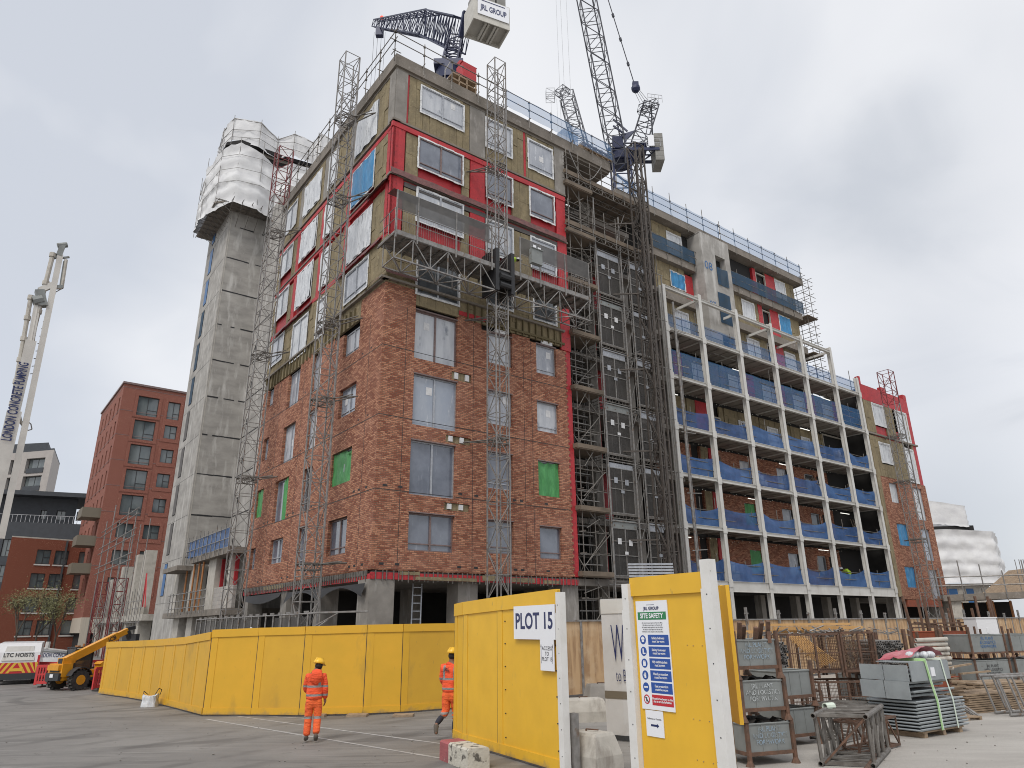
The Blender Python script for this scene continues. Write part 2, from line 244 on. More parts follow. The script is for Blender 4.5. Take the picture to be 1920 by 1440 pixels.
def reflective(name, base, bands, vx=None, vz=(0, 0)):
    """cloth with sewn-on silver bands at real heights of the garment"""
    m = M[base].copy(); m.name = name; t = m.node_tree; b = t.nodes['Principled BSDF']
    tcn = t.nodes.new('ShaderNodeTexCoord'); s = t.nodes.new('ShaderNodeSeparateXYZ'); t.links.new(tcn.outputs['Object'], s.inputs[0])
    def cmp(sock, c, h):
        n = t.nodes.new('ShaderNodeMath'); n.operation = 'COMPARE'; t.links.new(sock, n.inputs[0]); n.inputs[1].default_value = c; n.inputs[2].default_value = h; return n.outputs[0]
    acc = None
    for c, h in bands:
        o = cmp(s.outputs[2], c, h)
        if acc is None: acc = o
        else:
            n = t.nodes.new('ShaderNodeMath'); n.operation = 'MAXIMUM'; t.links.new(acc, n.inputs[0]); t.links.new(o, n.inputs[1]); acc = n.outputs[0]
    if vx:
        for x in vx:
            a = cmp(s.outputs[0], x, 0.026); z = cmp(s.outputs[2], vz[0], vz[1])
            n = t.nodes.new('ShaderNodeMath'); n.operation = 'MULTIPLY'; t.links.new(a, n.inputs[0]); t.links.new(z, n.inputs[1])
            q = t.nodes.new('ShaderNodeMath'); q.operation = 'MAXIMUM'; t.links.new(acc, q.inputs[0]); t.links.new(n.outputs[0], q.inputs[1]); acc = q.outputs[0]
    x = t.nodes.new('ShaderNodeMix'); x.data_type = 'RGBA'; t.links.new(acc, x.inputs[0])
    src = b.inputs['Base Color'].links[0].from_socket; t.links.new(src, x.inputs[6]); x.inputs[7].default_value = (0.27, 0.265, 0.26, 1)
    t.links.new(x.outputs[2], b.inputs['Base Color']); M[name] = m

# ------------------------------------------------------------------ mesh helpers
class MB:
    def __init__(s, each=False): s.v = []; s.f = []; s.m = []; s.seg = [0]; s.each = each
    def _add(s, vs, fs, m=0):
        n = len(s.v); s.v += [tuple(p) for p in vs]; s.f += [tuple(i + n for i in f) for f in fs]; s.m += [m] * len(fs)
        if s.each: s.seg.append(len(s.v))
        return s
    def mark(s): s.seg.append(len(s.v)); return s
    def box(s, x0, x1, y0, y1, z0, z1, m=0):
        x0, x1 = sorted((x0, x1)); y0, y1 = sorted((y0, y1)); z0, z1 = sorted((z0, z1))
        return s._add([(x0, y0, z0), (x1, y0, z0), (x1, y1, z0), (x0, y1, z0), (x0, y0, z1), (x1, y0, z1), (x1, y1, z1), (x0, y1, z1)],
                      [(0, 3, 2, 1), (4, 5, 6, 7), (0, 1, 5, 4), (1, 2, 6, 5), (2, 3, 7, 6), (3, 0, 4, 7)], m)
    def mb(s, mp, u0, u1, o0, o1, z0, z1, m=0):
        a = mp(u0, o0, z0); b = mp(u1, o1, z1); return s.box(a[0], b[0], a[1], b[1], a[2], b[2], m)
    def quad(s, a, b, c, d, m=0): return s._add([a, b, c, d], [(0, 1, 2, 3)], m)
    def bar(s, p, q, w, h=None, up=(0, 0, 1), m=0):
        p = Vector(p); q = Vector(q); h = h or w; d = (q - p)
        if d.length < 1e-6: return s
        d.normalize(); u = Vector(up); sd = d.cross(u)
        if sd.length < 1e-3: sd = d.cross(Vector((1, 0, 0)))
        sd.normalize(); u = sd.cross(d); sd *= w / 2; u *= h / 2
        vs = [p - sd - u, p + sd - u, p + sd + u, p - sd + u, q - sd - u, q + sd - u, q + sd + u, q - sd + u]
        return s._add(vs, [(0, 3, 2, 1), (4, 5, 6, 7), (0, 1, 5, 4), (1, 2, 6, 5), (2, 3, 7, 6), (3, 0, 4, 7)], m)
    def tube(s, p, q, r, n=6, r2=None, m=0, caps=True):
        p = Vector(p); q = Vector(q); d = q - p
        if d.length < 1e-6: return s
        d.normalize(); a = d.orthogonal().normalized(); b = d.cross(a); r2 = r if r2 is None else r2
        vs = [p + (a * math.cos(t) + b * math.sin(t)) * r for t in (2 * math.pi * i / n for i in range(n))]
        vs += [q + (a * math.cos(t) + b * math.sin(t)) * r2 for t in (2 * math.pi * i / n for i in range(n))]
        fs = [(i, (i + 1) % n, n + (i + 1) % n, n + i) for i in range(n)]
        if caps: fs += [tuple(range(n))[::-1], tuple(range(n, 2 * n))]
        return s._add(vs, fs, m)
    def path(s, pts, r, n=6, m=0):
        for a, b in zip(pts, pts[1:]): s.tube(a, b, r, n, m=m)
        return s
    def ring(s, p, q, r, ri, n=12, m=0):         # open pipe
        p = Vector(p); q = Vector(q); d = (q - p).normalized(); a = d.orthogonal().normalized(); b = d.cross(a); vs = []
        for c, rr in ((p, r), (q, r), (p, ri), (q, ri)):
            vs += [c + (a * math.cos(2 * math.pi * i / n) + b * math.sin(2 * math.pi * i / n)) * rr for i in range(n)]
        fs = []
        for i in range(n):
            j = (i + 1) % n
            fs += [(i, j, n + j, n + i), (2 * n + i, 3 * n + i, 3 * n + j, 2 * n + j), (i, 2 * n + i, 2 * n + j, j), (n + i, n + j, 3 * n + j, 3 * n + i)]
        return s._add(vs, fs, m)
    def prism(s, poly, z0, z1, m=0):
        n = len(poly); a = sum(poly[i][0] * poly[(i + 1) % n][1] - poly[(i + 1) % n][0] * poly[i][1] for i in range(n))
        if a < 0: poly = poly[::-1]
        vs = [(x, y, z0) for x, y in poly] + [(x, y, z1) for x, y in poly]
        return s._add(vs, [tuple(range(n))[::-1], tuple(range(n, 2 * n))] + [(i, (i + 1) % n, n + (i + 1) % n, n + i) for i in range(n)], m)
    def ext(s, poly3, d, m=0):                   # extrude a planar polygon by vector d
        n = len(poly3); d = Vector(d); vs = [Vector(p) for p in poly3] + [Vector(p) + d for p in poly3]
        return s._add(vs, [tuple(range(n))[::-1], tuple(range(n, 2 * n))] + [(i, (i + 1) % n, n + (i + 1) % n, n + i) for i in range(n)], m)
    def sphere(s, c, r, sx=1, sy=1, sz=1, n=10, k=7, m=0, z0=-1.0):
        vs = []; c = Vector(c); a0 = math.asin(max(-1, z0))
        for j in range(k + 1):
            t = a0 + (math.pi / 2 - a0) * j / k
            for i in range(n):
                f = 2 * math.pi * i / n; vs.append(c + Vector((math.cos(f) * math.cos(t) * r * sx, math.sin(f) * math.cos(t) * r * sy, math.sin(t) * r * sz)))
        fs = [(j * n + i, j * n + (i + 1) % n, (j + 1) * n + (i + 1) % n, (j + 1) * n + i) for j in range(k) for i in range(n)]
        return s._add(vs, fs + [tuple(range(n))[::-1]], m)
    def grid(s, fn, nu, nv, m=0):                # fn(i/nu, j/nv) -> point
        vs = [fn(i / nu, j / nv) for j in range(nv + 1) for i in range(nu + 1)]
        return s._add(vs, [(j * (nu + 1) + i, j * (nu + 1) + i + 1, (j + 1) * (nu + 1) + i + 1, (j + 1) * (nu + 1) + i) for j in range(nv) for i in range(nu)], m)
    def lattice(s, p, q, w, h=None, seg=1.5, r=0.04, rd=0.02, up=(0, 0, 1), w2=None, h2=None, ends=True, zig=False, side_h=True, n=4):
        """four-chord lattice between p and q; w sideways, h along up; w2/h2 at the far end"""
        p = Vector(p); q = Vector(q); h = h or w; w2 = w if w2 is None else w2; h2 = h if h2 is None else h2
        d = q - p; Ln = d.length; d.normalize(); u = Vector(up); sd = d.cross(u).normalized(); u = sd.cross(d); k = max(1, round(Ln / seg))
        P = lambda t, a, b: p + d * Ln * t + sd * a * (w + (w2 - w) * t) / 2 + u * b * (h + (h2 - h) * t) / 2
        cs = [(-1, -1), (1, -1), (1, 1), (-1, 1)]
        for a, b in cs: s.tube(P(0, a, b), P(1, a, b), r, n)
        for i in range(k + 1):
            t = i / k
            for j in range(4):
                a, b = cs[j]; a2, b2 = cs[(j + 1) % 4]
                if i in (0, k) or side_h: s.tube(P(t, a, b), P(t, a2, b2), rd, n)
                if i < k:
                    t2 = (i + 1) / k
                    if (i + j) % 2: s.tube(P(t, a, b), P(t2, a2, b2), rd, n)
                    else: s.tube(P(t, a2, b2), P(t2, a, b), rd, n)
        return s
    def tri_lattice(s, z0, z1, w, seg=1.5, r=0.035, rd=0.016):
        pts = [Vector((-w / 2, 0, 0)), Vector((w / 2, 0, 0)), Vector((0, w * .86, 0))]
        k = round((z1 - z0) / seg)
        for p in pts: s.tube(p + Vector((0, 0, z0)), p + Vector((0, 0, z1)), r, 6)
        for i in range(k + 1):
            z = z0 + (z1 - z0) * i / k
            for j in range(3):
                a, b = pts[j], pts[(j + 1) % 3]; s.tube(a + Vector((0, 0, z)), b + Vector((0, 0, z)), rd, 4)
                if i < k:
                    zz = z0 + (z1 - z0) * (i + 1) / k; s.tube(a + Vector((0, 0, z)), b + Vector((0, 0, zz)), rd, 4)
        return s
    def build_each(s, name, mats, parent=None, smooth=False):
        segs = sorted(set(s.seg + [len(s.v)])); outl = []
        for a, b in zip(segs, segs[1:]):
            q = MB(); q.v = s.v[a:b]; idx = [i for i, f in enumerate(s.f) if a <= f[0] < b]
            q.f = [tuple(k - a for k in s.f[i]) for i in idx]; q.m = [s.m[i] for i in idx]
            if q.f: outl.append(q.build(name, mats, parent, smooth))
        return outl
    def build(s, name, mats, parent=None, smooth=False):
        me = bpy.data.meshes.new(name); me.from_pydata(s.v, [], s.f)
        if isinstance(mats, str): mats = [mats]
        for m in mats: me.materials.append(M[m])
        if len(mats) > 1: me.polygons.foreach_set('material_index', s.m)
        if smooth: me.polygons.foreach_set('use_smooth', [True] * len(me.polygons))
        me.update(); o = bpy.data.objects.new(name, me); col.objects.link(o)
        if parent: o.parent = parent
        return o

def tag(o, label=None, cat=None, group=None, kind=None):
    if label: o['label'] = label
    if cat: o['category'] = cat
    if group: o['group'] = group
    if kind: o['kind'] = kind
    return o
def empty(name, loc, rz, label, cat, group=None):
    o = bpy.data.objects.new(name, None); col.objects.link(o); o.location = loc; o.rotation_euler = (0, 0, rz); o.empty_display_size = .2
    return tag(o, label, cat, group)
def copy_tree(o, parent=None):
    c = o.copy(); col.objects.link(c)
    if parent: c.parent = parent
    for ch in [x for x in col.objects if x.parent == o]: copy_tree(ch, c)
    return c
def text(body, size, m, parent, matrix, name='lettering', ext=0.002, align='CENTER', sx=1.0, bold=0.0, shear=0.0):
    cu = bpy.data.curves.new(name, 'FONT'); cu.body = body; cu.size = size; cu.extrude = ext; cu.align_x = align; cu.align_y = 'CENTER'; cu.offset = bold; cu.space_line = .95; cu.shear = shear
    cu.resolution_u = 3
    t = bpy.data.objects.new('tmp', cu); col.objects.link(t); bpy.context.view_layer.update()
    me = bpy.data.meshes.new_from_object(t.evaluated_get(bpy.context.evaluated_depsgraph_get())); bpy.data.objects.remove(t)
    me.transform(Matrix.Diagonal((sx, 1, 1, 1))); me.transform(matrix); me.materials.clear(); me.materials.append(M[m]); me.name = name
    o = bpy.data.objects.new(name, me); col.objects.link(o)
    if parent: o.parent = parent
    return o
def frame(origin, xdir, ydir):               # matrix placing flat text: x along xdir, y along ydir
    x = Vector(xdir).normalized(); y = Vector(ydir); y = (y - x * y.dot(x)).normalized(); z = x.cross(y); o = Vector(origin)
    return Matrix(((x.x, y.x, z.x, o.x), (x.y, y.y, z.y, o.y), (x.z, y.z, z.z, o.z), (0, 0, 0, 1)))

# building frame: local x along the right-hand facade, local y into the site, origin at the main corner
BA = R(37.15); KX, KY, DZ = -5.6, 28.07, 0.15
EX = Vector((math.cos(BA), math.sin(BA), 0)); EY = Vector((-math.sin(BA), math.cos(BA), 0))
def B(x, y, z=0.0): return Vector((KX, KY, DZ)) + EX * x + EY * y + Vector((0, 0, z))
def bthing(name, x, y, z, label, cat, group=None): return empty(name, B(x, y, z), BA, label, cat, group)
mR = lambda u, o, z: (u, -o, z)              # right-hand facade: u along, o outward
mL = lambda u, o, z: (-o, u, z)              # left-hand facade
def mY(y0): return lambda u, o, z: (u, y0 - o, z)
ORD = ['lowest', 'second', 'third', 'fourth', 'fifth', 'sixth', 'seventh', 'eighth', 'ninth', 'tenth']

# ------------------------------------------------------------------ ground
g = MB(); g.box(-900, 900, -60, 1400, -0.5, 0.0); tag(g.build('ground', 'concrete'), kind='structure')
def groundmat():
    m = M['concrete'].copy(); M['road'] = m; m.name = 'road'; t = m.node_tree; b = t.nodes['Principled BSDF']; t.nodes.clear()
    o = t.nodes.new('ShaderNodeOutputMaterial'); b = t.nodes.new('ShaderNodeBsdfPrincipled'); t.links.new(b.outputs[0], o.inputs[0]); b.inputs['Roughness'].default_value = 0.72
    tc_ = t.nodes.new('ShaderNodeTexCoord')
    def nz(s, st=(1, 1, 1), d=6, dist=0.0):
        mp_ = t.nodes.new('ShaderNodeMapping'); mp_.inputs['Scale'].default_value = st; mp_.inputs['Rotation'].default_value = (0, 0, R(-22)); t.links.new(tc_.outputs['Object'], mp_.inputs[0])
        n = t.nodes.new('ShaderNodeTexNoise'); n.inputs['Scale'].default_value = s; n.inputs['Detail'].default_value = d; n.inputs['Roughness'].default_value = .62; n.inputs['Distortion'].default_value = dist
        t.links.new(mp_.outputs[0], n.inputs[0]); return n.outputs[0]
    def rr(s, a, b_, c, d): r = t.nodes.new('ShaderNodeMapRange'); t.links.new(s, r.inputs[0]); [setattr(r.inputs[i + 1], 'default_value', v) for i, v in enumerate((a, b_, c, d))]; return r.outputs[0]
    def mx(f, A, Bc):
        x = t.nodes.new('ShaderNodeMix'); x.data_type = 'RGBA'; t.links.new(f, x.inputs[0])
        for i, v in ((6, A), (7, Bc)):
            if isinstance(v, tuple): x.inputs[i].default_value = (*v, 1)
            else: t.links.new(v, x.inputs[i])
        return x.outputs[2]
    # worn asphalt, dusty towards the yard (x > 2)
    c = mx(rr(nz(.35), .38, .66, 0, 1), (0.185, 0.176, 0.166), (0.245, 0.233, 0.218))
    c = mx(rr(nz(.9, (.35, 3.2, 1), 7, .8), .52, .68, 0, .75), c, (0.125, 0.119, 0.114))
    c = mx(rr(nz(1.3, (.3, 4, 1), 5, .3), .55, .66, 0, .5), c, (0.31, 0.298, 0.28))
    for loc_, sc_w, amt in (((14, -30, 0), .16, .55), ((-30, 2, 0), .21, .45)):
        mpw = t.nodes.new('ShaderNodeMapping'); mpw.inputs['Location'].default_value = loc_; t.links.new(tc_.outputs['Object'], mpw.inputs[0])
        wv = t.nodes.new('ShaderNodeTexWave'); wv.wave_type = 'RINGS'; wv.rings_direction = 'Z'; wv.inputs['Scale'].default_value = sc_w; wv.inputs['Distortion'].default_value = 5; wv.inputs['Detail'].default_value = 4; wv.inputs['Detail Scale'].default_value = .35; t.links.new(mpw.outputs[0], wv.inputs[0])
        f1 = rr(wv.outputs['Fac'], .80, .95, 0, 1); f2 = rr(nz(.25, (1, 1, 1), 4), .45, .58, 0, amt); ml = t.nodes.new('ShaderNodeMath'); ml.operation = 'MULTIPLY'; t.links.new(f1, ml.inputs[0]); t.links.new(f2, ml.inputs[1])
        c = mx(ml.outputs[0], c, (0.075, 0.071, 0.068))
    c = mx(rr(nz(2.2, (1, 1, 1), 9, 1.2), .62, .66, 0, .6), c, (0.10, 0.093, 0.086))
    s_ = t.nodes.new('ShaderNodeSeparateXYZ'); t.links.new(tc_.outputs['Object'], s_.inputs[0])
    gx = rr(s_.outputs[0], 0.5, 5.0, 0, 1)
    dust = mx(rr(nz(.7, (.6, 2, 1), 8, .6), .35, .7, 0, 1), (0.47, 0.442, 0.405), (0.35, 0.327, 0.298))
    c = mx(gx, c, dust)
    c = mx(rr(nz(60, (1, 1, 1), 2), .35, .7, 0, .35), c, (0.08, 0.075, 0.07))
    t.links.new(c, b.inputs['Base Color'])
    bp = t.nodes.new('ShaderNodeBump'); bp.inputs['Strength'].default_value = .35; bp.inputs['Distance'].default_value = .01; t.links.new(nz(45), bp.inputs['Height']); t.links.new(bp.outputs[0], b.inputs['Normal'])
groundmat()
r_ = MB(); r_.box(-140, 120, -20, 200, 0.0, 0.004); tag(r_.build('road', 'road'), kind='structure')
# worn painted lines
lines = MB()
for a, b_, wd in (((395, 1336), (870, 1400), .10), ((385, 1348), (830, 1422), .11), ((395, 1336), (600, 1349), .08)):
    p, q = G(*a, .008), G(*b_, .008); d = (q - p).normalized(); s = Vector((-d.y, d.x, 0)) * wd / 2
    nseg = 14
    for i in range(nseg):
        a0 = p.lerp(q, i / nseg); a1 = p.lerp(q, (i + 1) / nseg); k0, k1 = (.8 + .35 * noise.noise(a0 * 3), .8 + .35 * noise.noise(a1 * 3))
        lines.quad(a0 - s * k0, a1 - s * k1, a1 + s * k1, a0 + s * k0)
tag(lines.build('road_marking', 'paint_line'), kind='structure')
crumbs = MB(); rnd = random.Random(3)
for i in range(420):
    x, y = rnd.uniform(-14, 16), rnd.uniform(9, 26); r0 = rnd.uniform(.006, .022) * (1.4 if rnd.random() < .05 else 1)
    crumbs.sphere((x, y, r0 * .5 + .004), r0, 1, 1, .6, 5, 2, z0=-.9)
tag(crumbs.build('gravel_crumbs', 'concrete'), kind='stuff', label='loose stone crumbs scattered over the road', cat='gravel')

# ------------------------------------------------------------------ window builder
WR = random.Random(77)
def window(parent, mp, u0, u1, z0, z1, o=0.0, frm='frame_alu', pane='glass_film', mull=1, tape=None, transom=0.0, sheet=None, fw=.07, label=None, sheet_part=1.0, handle=False):
    """frame part with pane / sheet / tape sub-parts; o = outward offset of the frame face"""
    b = MB(); d = .07
    b.mb(mp, u0, u1, o - d, o, z1 - fw, z1); b.mb(mp, u0, u1, o - d, o, z0, z0 + fw)
    b.mb(mp, u0, u0 + fw, o - d, o, z0 + fw, z1 - fw); b.mb(mp, u1 - fw, u1, o - d, o, z0 + fw, z1 - fw)
    for i in range(mull):
        uc = u0 + (u1 - u0) * (i + 1) / (mull + 1); b.mb(mp, uc - fw * .7, uc + fw * .7, o - d, o + .004, z0 + fw, z1 - fw)
    if transom: b.mb(mp, u0 + fw, u1 - fw, o - d, o - .003, z0 + transom, z0 + transom + fw * .8)
    wn = b.build('window', frm, parent)
    if label: wn['label'] = label
    p = MB(); nx, nz_ = 6, 6
    ph = random.random() * 50
    p.grid(lambda s, t: mp(u0 + fw * .5 + (u1 - u0 - fw) * s, o - .045, z0 + fw * .5 + (z1 - z0 - fw) * t), nx, nz_)
    if pane == 'glass_film': pane = WR.choice(['glass_film', 'glass_film_white', 'glass_film_reflect', 'glass_film_white'])  # film tones picked at random, so painted reflections differ between panes
    p.build('pane', pane, wn, True)
    if pane.startswith('glass_film') and WR.random() < .35:
        nb = MB(); nu = u0 + (u1 - u0) * WR.uniform(.2, .7); nz2 = z0 + (z1 - z0) * WR.uniform(.4, .7); nb.mb(mp, nu, nu + .3, o - .040, o - .036, nz2, nz2 + .36); nb.build('notice', 'frame_white', wn)
    if tape:
        q = MB(); tw = .075
        def strip(a0, a1, c0, c1):
            n = max(2, int(max(abs(a1 - a0), abs(c1 - c0)) / .28))
            for i in range(n):
                j = [random.uniform(-.018, .018) for _ in range(2)]
                if abs(a1 - a0) > abs(c1 - c0): q.mb(mp, a0 + (a1 - a0) * i / n, a0 + (a1 - a0) * (i + 1) / n, o + .002, o + .016 + abs(j[0]), c0 + j[0], c1 + j[1])
                else: q.mb(mp, a0 + j[0], a1 + j[1], o + .002, o + .016 + abs(j[0]), c0 + (c1 - c0) * i / n, c0 + (c1 - c0) * (i + 1) / n)
        strip(u0 - tw, u1 + tw, z1 - .01, z1 + tw); strip(u0 - tw, u1 + tw, z0 - tw, z0 + .01)
        strip(u0 - tw, u0 + .01, z0, z1); strip(u1 - .01, u1 + tw, z0, z1)
        q.build('tape_border', tape, wn)
    if sheet:
        q = MB(); ph = random.random() * 90; up_ = u0 + (u1 - u0) * sheet_part
        def fs(s, t):
            u = u0 - .02 + (up_ - u0 + .04) * s; z = z0 - .02 + (z1 - z0 + .02) * t
            wv = .03 * math.sin(s * 17 + ph) + .05 * noise.noise((s * 4 + ph, t * 3, 0)); top = -.22 * abs(noise.noise((s * 3 + ph, 5, 0))) * (t > .9)
            return mp(u, o + .045 + wv, z + top)
        q.grid(fs, 18, 12); q.build('sheet', sheet, wn, True)
    return wn

def wall(mb, mp, u0, u1, z0, z1, holes=(), o=0.0, depth=.26, m=0, cell=0):
    us = sorted({u0, u1, *[h[0] for h in holes], *[h[1] for h in holes]}); zs = sorted({z0, z1, *[h[2] for h in holes], *[h[3] for h in holes]})
    us = [x for x in us if u0 - 1e-6 <= x <= u1 + 1e-6]; zs = [x for x in zs if z0 - 1e-6 <= x <= z1 + 1e-6]
    solid = lambda i, j: 0 <= i < len(us) - 1 and 0 <= j < len(zs) - 1 and not any(h[0] - 1e-6 <= (us[i] + us[i + 1]) / 2 <= h[1] + 1e-6 and h[2] - 1e-6 <= (zs[j] + zs[j + 1]) / 2 <= h[3] + 1e-6 for h in holes)
    for i in range(len(us) - 1):
        for j in range(len(zs) - 1):
            if not solid(i, j): continue
            a, b, c, d = us[i], us[i + 1], zs[j], zs[j + 1]
            mb.quad(mp(a, o, c), mp(b, o, c), mp(b, o, d), mp(a, o, d), m)
            if i and not solid(i - 1, j): mb.quad(mp(a, o, c), mp(a, o, d), mp(a, o - depth, d), mp(a, o - depth, c), m)
            if i < len(us) - 2 and not solid(i + 1, j): mb.quad(mp(b, o, c), mp(b, o, d), mp(b, o - depth, d), mp(b, o - depth, c), m)
            if j and not solid(i, j - 1): mb.quad(mp(a, o, c), mp(b, o, c), mp(b, o - depth, c), mp(a, o - depth, c), m)
            if j < len(zs) - 2 and not solid(i, j + 1): mb.quad(mp(a, o, d), mp(b, o, d), mp(b, o - depth, d), mp(a, o - depth, d), m)

def wool(mb, mp, u0, u1, z0, z1, o=0.0, holes=(), bw=.42):
    """mineral wool boards with open joints, uneven proudness and ragged ends"""
    mb.mark(); n = max(1, round((u1 - u0) / bw)); s = (u1 - u0) / n
    us = sorted([u0 + s * i for i in range(n + 1)] + [e for h in holes for e in h[:2] if u0 < e < u1 and h[3] > z0 and h[2] < z1])
    us = [x for i, x in enumerate(us) if i == 0 or x - us[i - 1] > .004]
    for a, b in zip(us, us[1:]):
        segs = [(z0, z1)]; n = 1
        if b - a < .02: continue
        for h in holes:
            if h[0] - .005 < (a + b) / 2 < h[1] + .005:
                ns = []
                for c, d in segs:
                    if h[2] > c + .02: ns.append((c, min(d, h[2])))
                    if h[3] < d - .02: ns.append((max(c, h[3]), d))
                    if h[2] >= d or h[3] <= c: ns = [x for x in ns if x != (c, d)] + [(c, d)]
                segs = ns
        for c, d in segs:
            if d - c < .04: continue
            z = c
            while z < d - .02:
                zz = min(d, z + random.choice((1.2, .6, 1.2)))
                if d - zz < .15: zz = d
                mb.mb(mp, a + .006, b - .006, o - .12, o + random.uniform(-.02, .018), z + .004, zz - .004); z = zz

# ------------------------------------------------------------------ main block
ZL = [4.4 + 3.15 * k for k in range(9)]
main = bthing('apartment_block', 0, 0, 0, 'tall unfinished corner block, red brick below and raw insulation with red membrane above', 'building')
# storey body and roof
b = MB(); b.box(.3, 10.9, .3, 15.9, 4.35, 29.5); b.build('core_body', 'interior', main)
b = MB()
b.box(-.14, 14.85, -.14, 16.2, 28.95, 29.65)
b.box(-.02, 14.8, -.02, 16.1, 28.82, 28.95)
b.build('roof_slab', 'slab', main)
b = MB()
for k in range(6, 8): b.mb(mR, -.06, 11.0, -.3, .06, ZL[k] - .1 + .42 - .1, ZL[k] + .42 - .02)
# brick skins
RW = {1: [(1.6, 3.82, 5.17, 6.72), (5.6, 7.02, 5.25, 6.72), (8.56, 9.92, 5.15, 6.65)],
      2: [(1.57, 3.83, 7.47, 9.82), (5.6, 7.02, 8.15, 9.85), (8.56, 9.92, 8.1, 9.8)],
      3: [(1.6, 3.88, 10.5, 12.85), (5.6, 7.04, 11.2, 12.85), (8.57, 9.95, 11.3, 12.85)],
      4: [(1.57, 3.84, 13.58, 15.95), (5.64, 7.06, 14.25, 15.85), (8.6, 9.93, 14.35, 15.95)]}
LW = {1: [(2.5, 4.5, 5.2, 6.75), (6.95, 8.15, 5.0, 6.85), (10.2, 12.1, 5.4, 6.65), (14.45, 15.3, 5.35, 6.5)],
      2: [(2.48, 4.6, 8.28, 9.82), (6.95, 8.15, 7.6, 9.75), (10.2, 12.2, 7.55, 9.8), (14.15, 15.25, 8.18, 9.78)],
      3: [(2.45, 4.3, 11.45, 12.87), (6.95, 8.15, 10.7, 12.8), (9.95, 11.75, 10.66, 12.75), (14.2, 15.05, 11.45, 12.8)],
      4: [(2.45, 4.25, 14.45, 15.75), (6.95, 8.15, 13.8, 15.9), (9.95, 11.7, 13.8, 15.9), (14.2, 15.2, 14.75, 15.9)]}
def expand(W): return [h for k in W for h in W[k]]
br = MB()
rh = expand(RW); lh = expand(LW)
cut = [(1.57, 3.84, 15.95, 17), (3.84, 5.2, 16.25, 17), (5.2, 7.06, 15.85, 17), (7.06, 8.2, 16.1, 17), (8.2, 10.6, 15.95, 17)]
boxes_R = [(3.55, 4.65, 12.95, 13.35), (3.3, 4.65, 9.95, 10.3), (3.3, 4.6, 6.95, 7.28)]   # unbricked pockets under the wide windows
holesR = rh + cut + boxes_R
cutL = [(2.45, 5.4, 15.75, 17), (5.4, 6.95, 15.95, 17), (6.95, 8.15, 15.9, 17), (8.15, 9.95, 16.1, 17), (9.95, 11.7, 15.9, 17), (11.7, 13.3, 15.85, 17), (13.3, 16.1, 15.9, 17)]
wall(br, mR, 0, 10.55, 4.4, 16.9, holesR, 0, .30)
wall(br, mL, 0, 16.0, 4.4, 16.9, lh + cutL, 0, .30)
# toothed brick edge at the right return
z = 4.4
while z < 15.9:
    br.box(10.55, 10.55 + (.11 if int(z / .15) % 2 else .02), 0.002, .10, z, z + .14); z += .15
br.box(.02, 10.5, .02, .3, 4.36, 4.4); br.box(.02, .3, .02, 15.98, 4.36, 4.4)
bo = br.build('brick_skin', 'brick', main)
# movement joints, weep slots
j = MB()
for z in (7.55, 10.7, 13.85):
    j.mb(mR, 0, 10.55, -.002, .004, z - .014, z + .014); j.mb(mL, 0, 16, -.002, .004, z - .014, z + .014)
for u in (1.15, 4.75, 7.75, 8.25): j.mb(mR, u - .01, u + .01, -.002, .0035, 4.4, 15.9)
for u in (1.3, 5.2, 9.2, 12.9): j.mb(mL, u - .012, u + .012, -.002, .0035, 4.4, 15.7)
for z in (4.56, 7.68):
    for u in (.35, 1.05, 4.0, 4.85, 7.0, 7.4, 8.9): j.mb(mR, u, u + .2, -.003, .006, z, z + .085)
    for u in (.7, 1.4, 1.9, 5.6, 6.6, 9.0, 9.8, 12.8, 13.4): j.mb(mL, u, u + .2, -.003, .006, z, z + .085)
for z in (10.85, 14.0):
    for u in (1.0, 1.9, 5.2, 8.8, 13.6): j.mb(mL, u, u + .16, -.003, .006, z, z + .07)
j.build('movement_joints', 'black', main)
lt = MB(True)                                     # steel lintels / rusty heads over the wide openings
for h in rh: lt.mb(mR, h[0] - .02, h[1] + .02, -.28, .006, h[3] - .001, h[3] + .05)
lt.build_each('lintel', 'frame_brown', main)
pk = MB()
for h in boxes_R: wool(pk, mR, h[0], h[1], h[2], h[3], -.08, bw=.3)
pk.build_each('wool_pocket', 'wool', main)
vb = MB(True)
for h in boxes_R:
    for q in (.15, .75): vb.mb(mR, h[0] + q, h[0] + q + .2, -.06, .02, h[2] + .06, h[3] - .04)
for i, h in enumerate(RW[4][1:]): vb.mb(mR, h[0] + .35, h[1] - .25, -.04, .03, h[3] + .06, h[3] + .24)
vb.build_each('vent_box', 'frame_white', main)
# windows in the brick
for k, st in ((1, dict(frm='frame_brown', pane='glass', transom=.28, fw=.06)), (2, dict(frm='frame_alu', pane='glass', fw=.06)),
              (3, dict(frm='frame_alu', pane='glass_film', fw=.06)), (4, dict(frm='frame_alu', pane='glass_film', fw=.06))):
    for i, h in enumerate(RW[k]):
        s = dict(st)
        if i and k > 1: s['transom'] = .25
        if k == 4 and i == 0: s['frm'] = 'frame_brown'; 
        if k == 3 and i == 0: s['tape'] = None
        window(main, mR, *h, o=-.14, mull=1 if i == 0 else 0, sheet='green_sheet' if (k == 2 and i == 2) else None, label='right-hand narrow window behind green sheeting' if (k == 2 and i == 2) else None, **s)
    for i, h in enumerate(LW[k]):
        s = dict(st); s['frm'] = 'frame_alu' if i != 0 or k > 1 else 'frame_brown'
        if k > 1 and i in (0, 3): s['transom'] = .25
        gs = (k == 2 and i in (0, 2, 3))
        if k == 2 and i == 1: s['pane'] = 'glass_dark'
        window(main, mL, *h, o=-.16, mull=1 if i in (0, 2) else 0, sheet='green_sheet' if gs else None, sheet_part=.45 if (gs and i == 2) else 1.0, label='window behind green sheeting' if gs else None, **s)
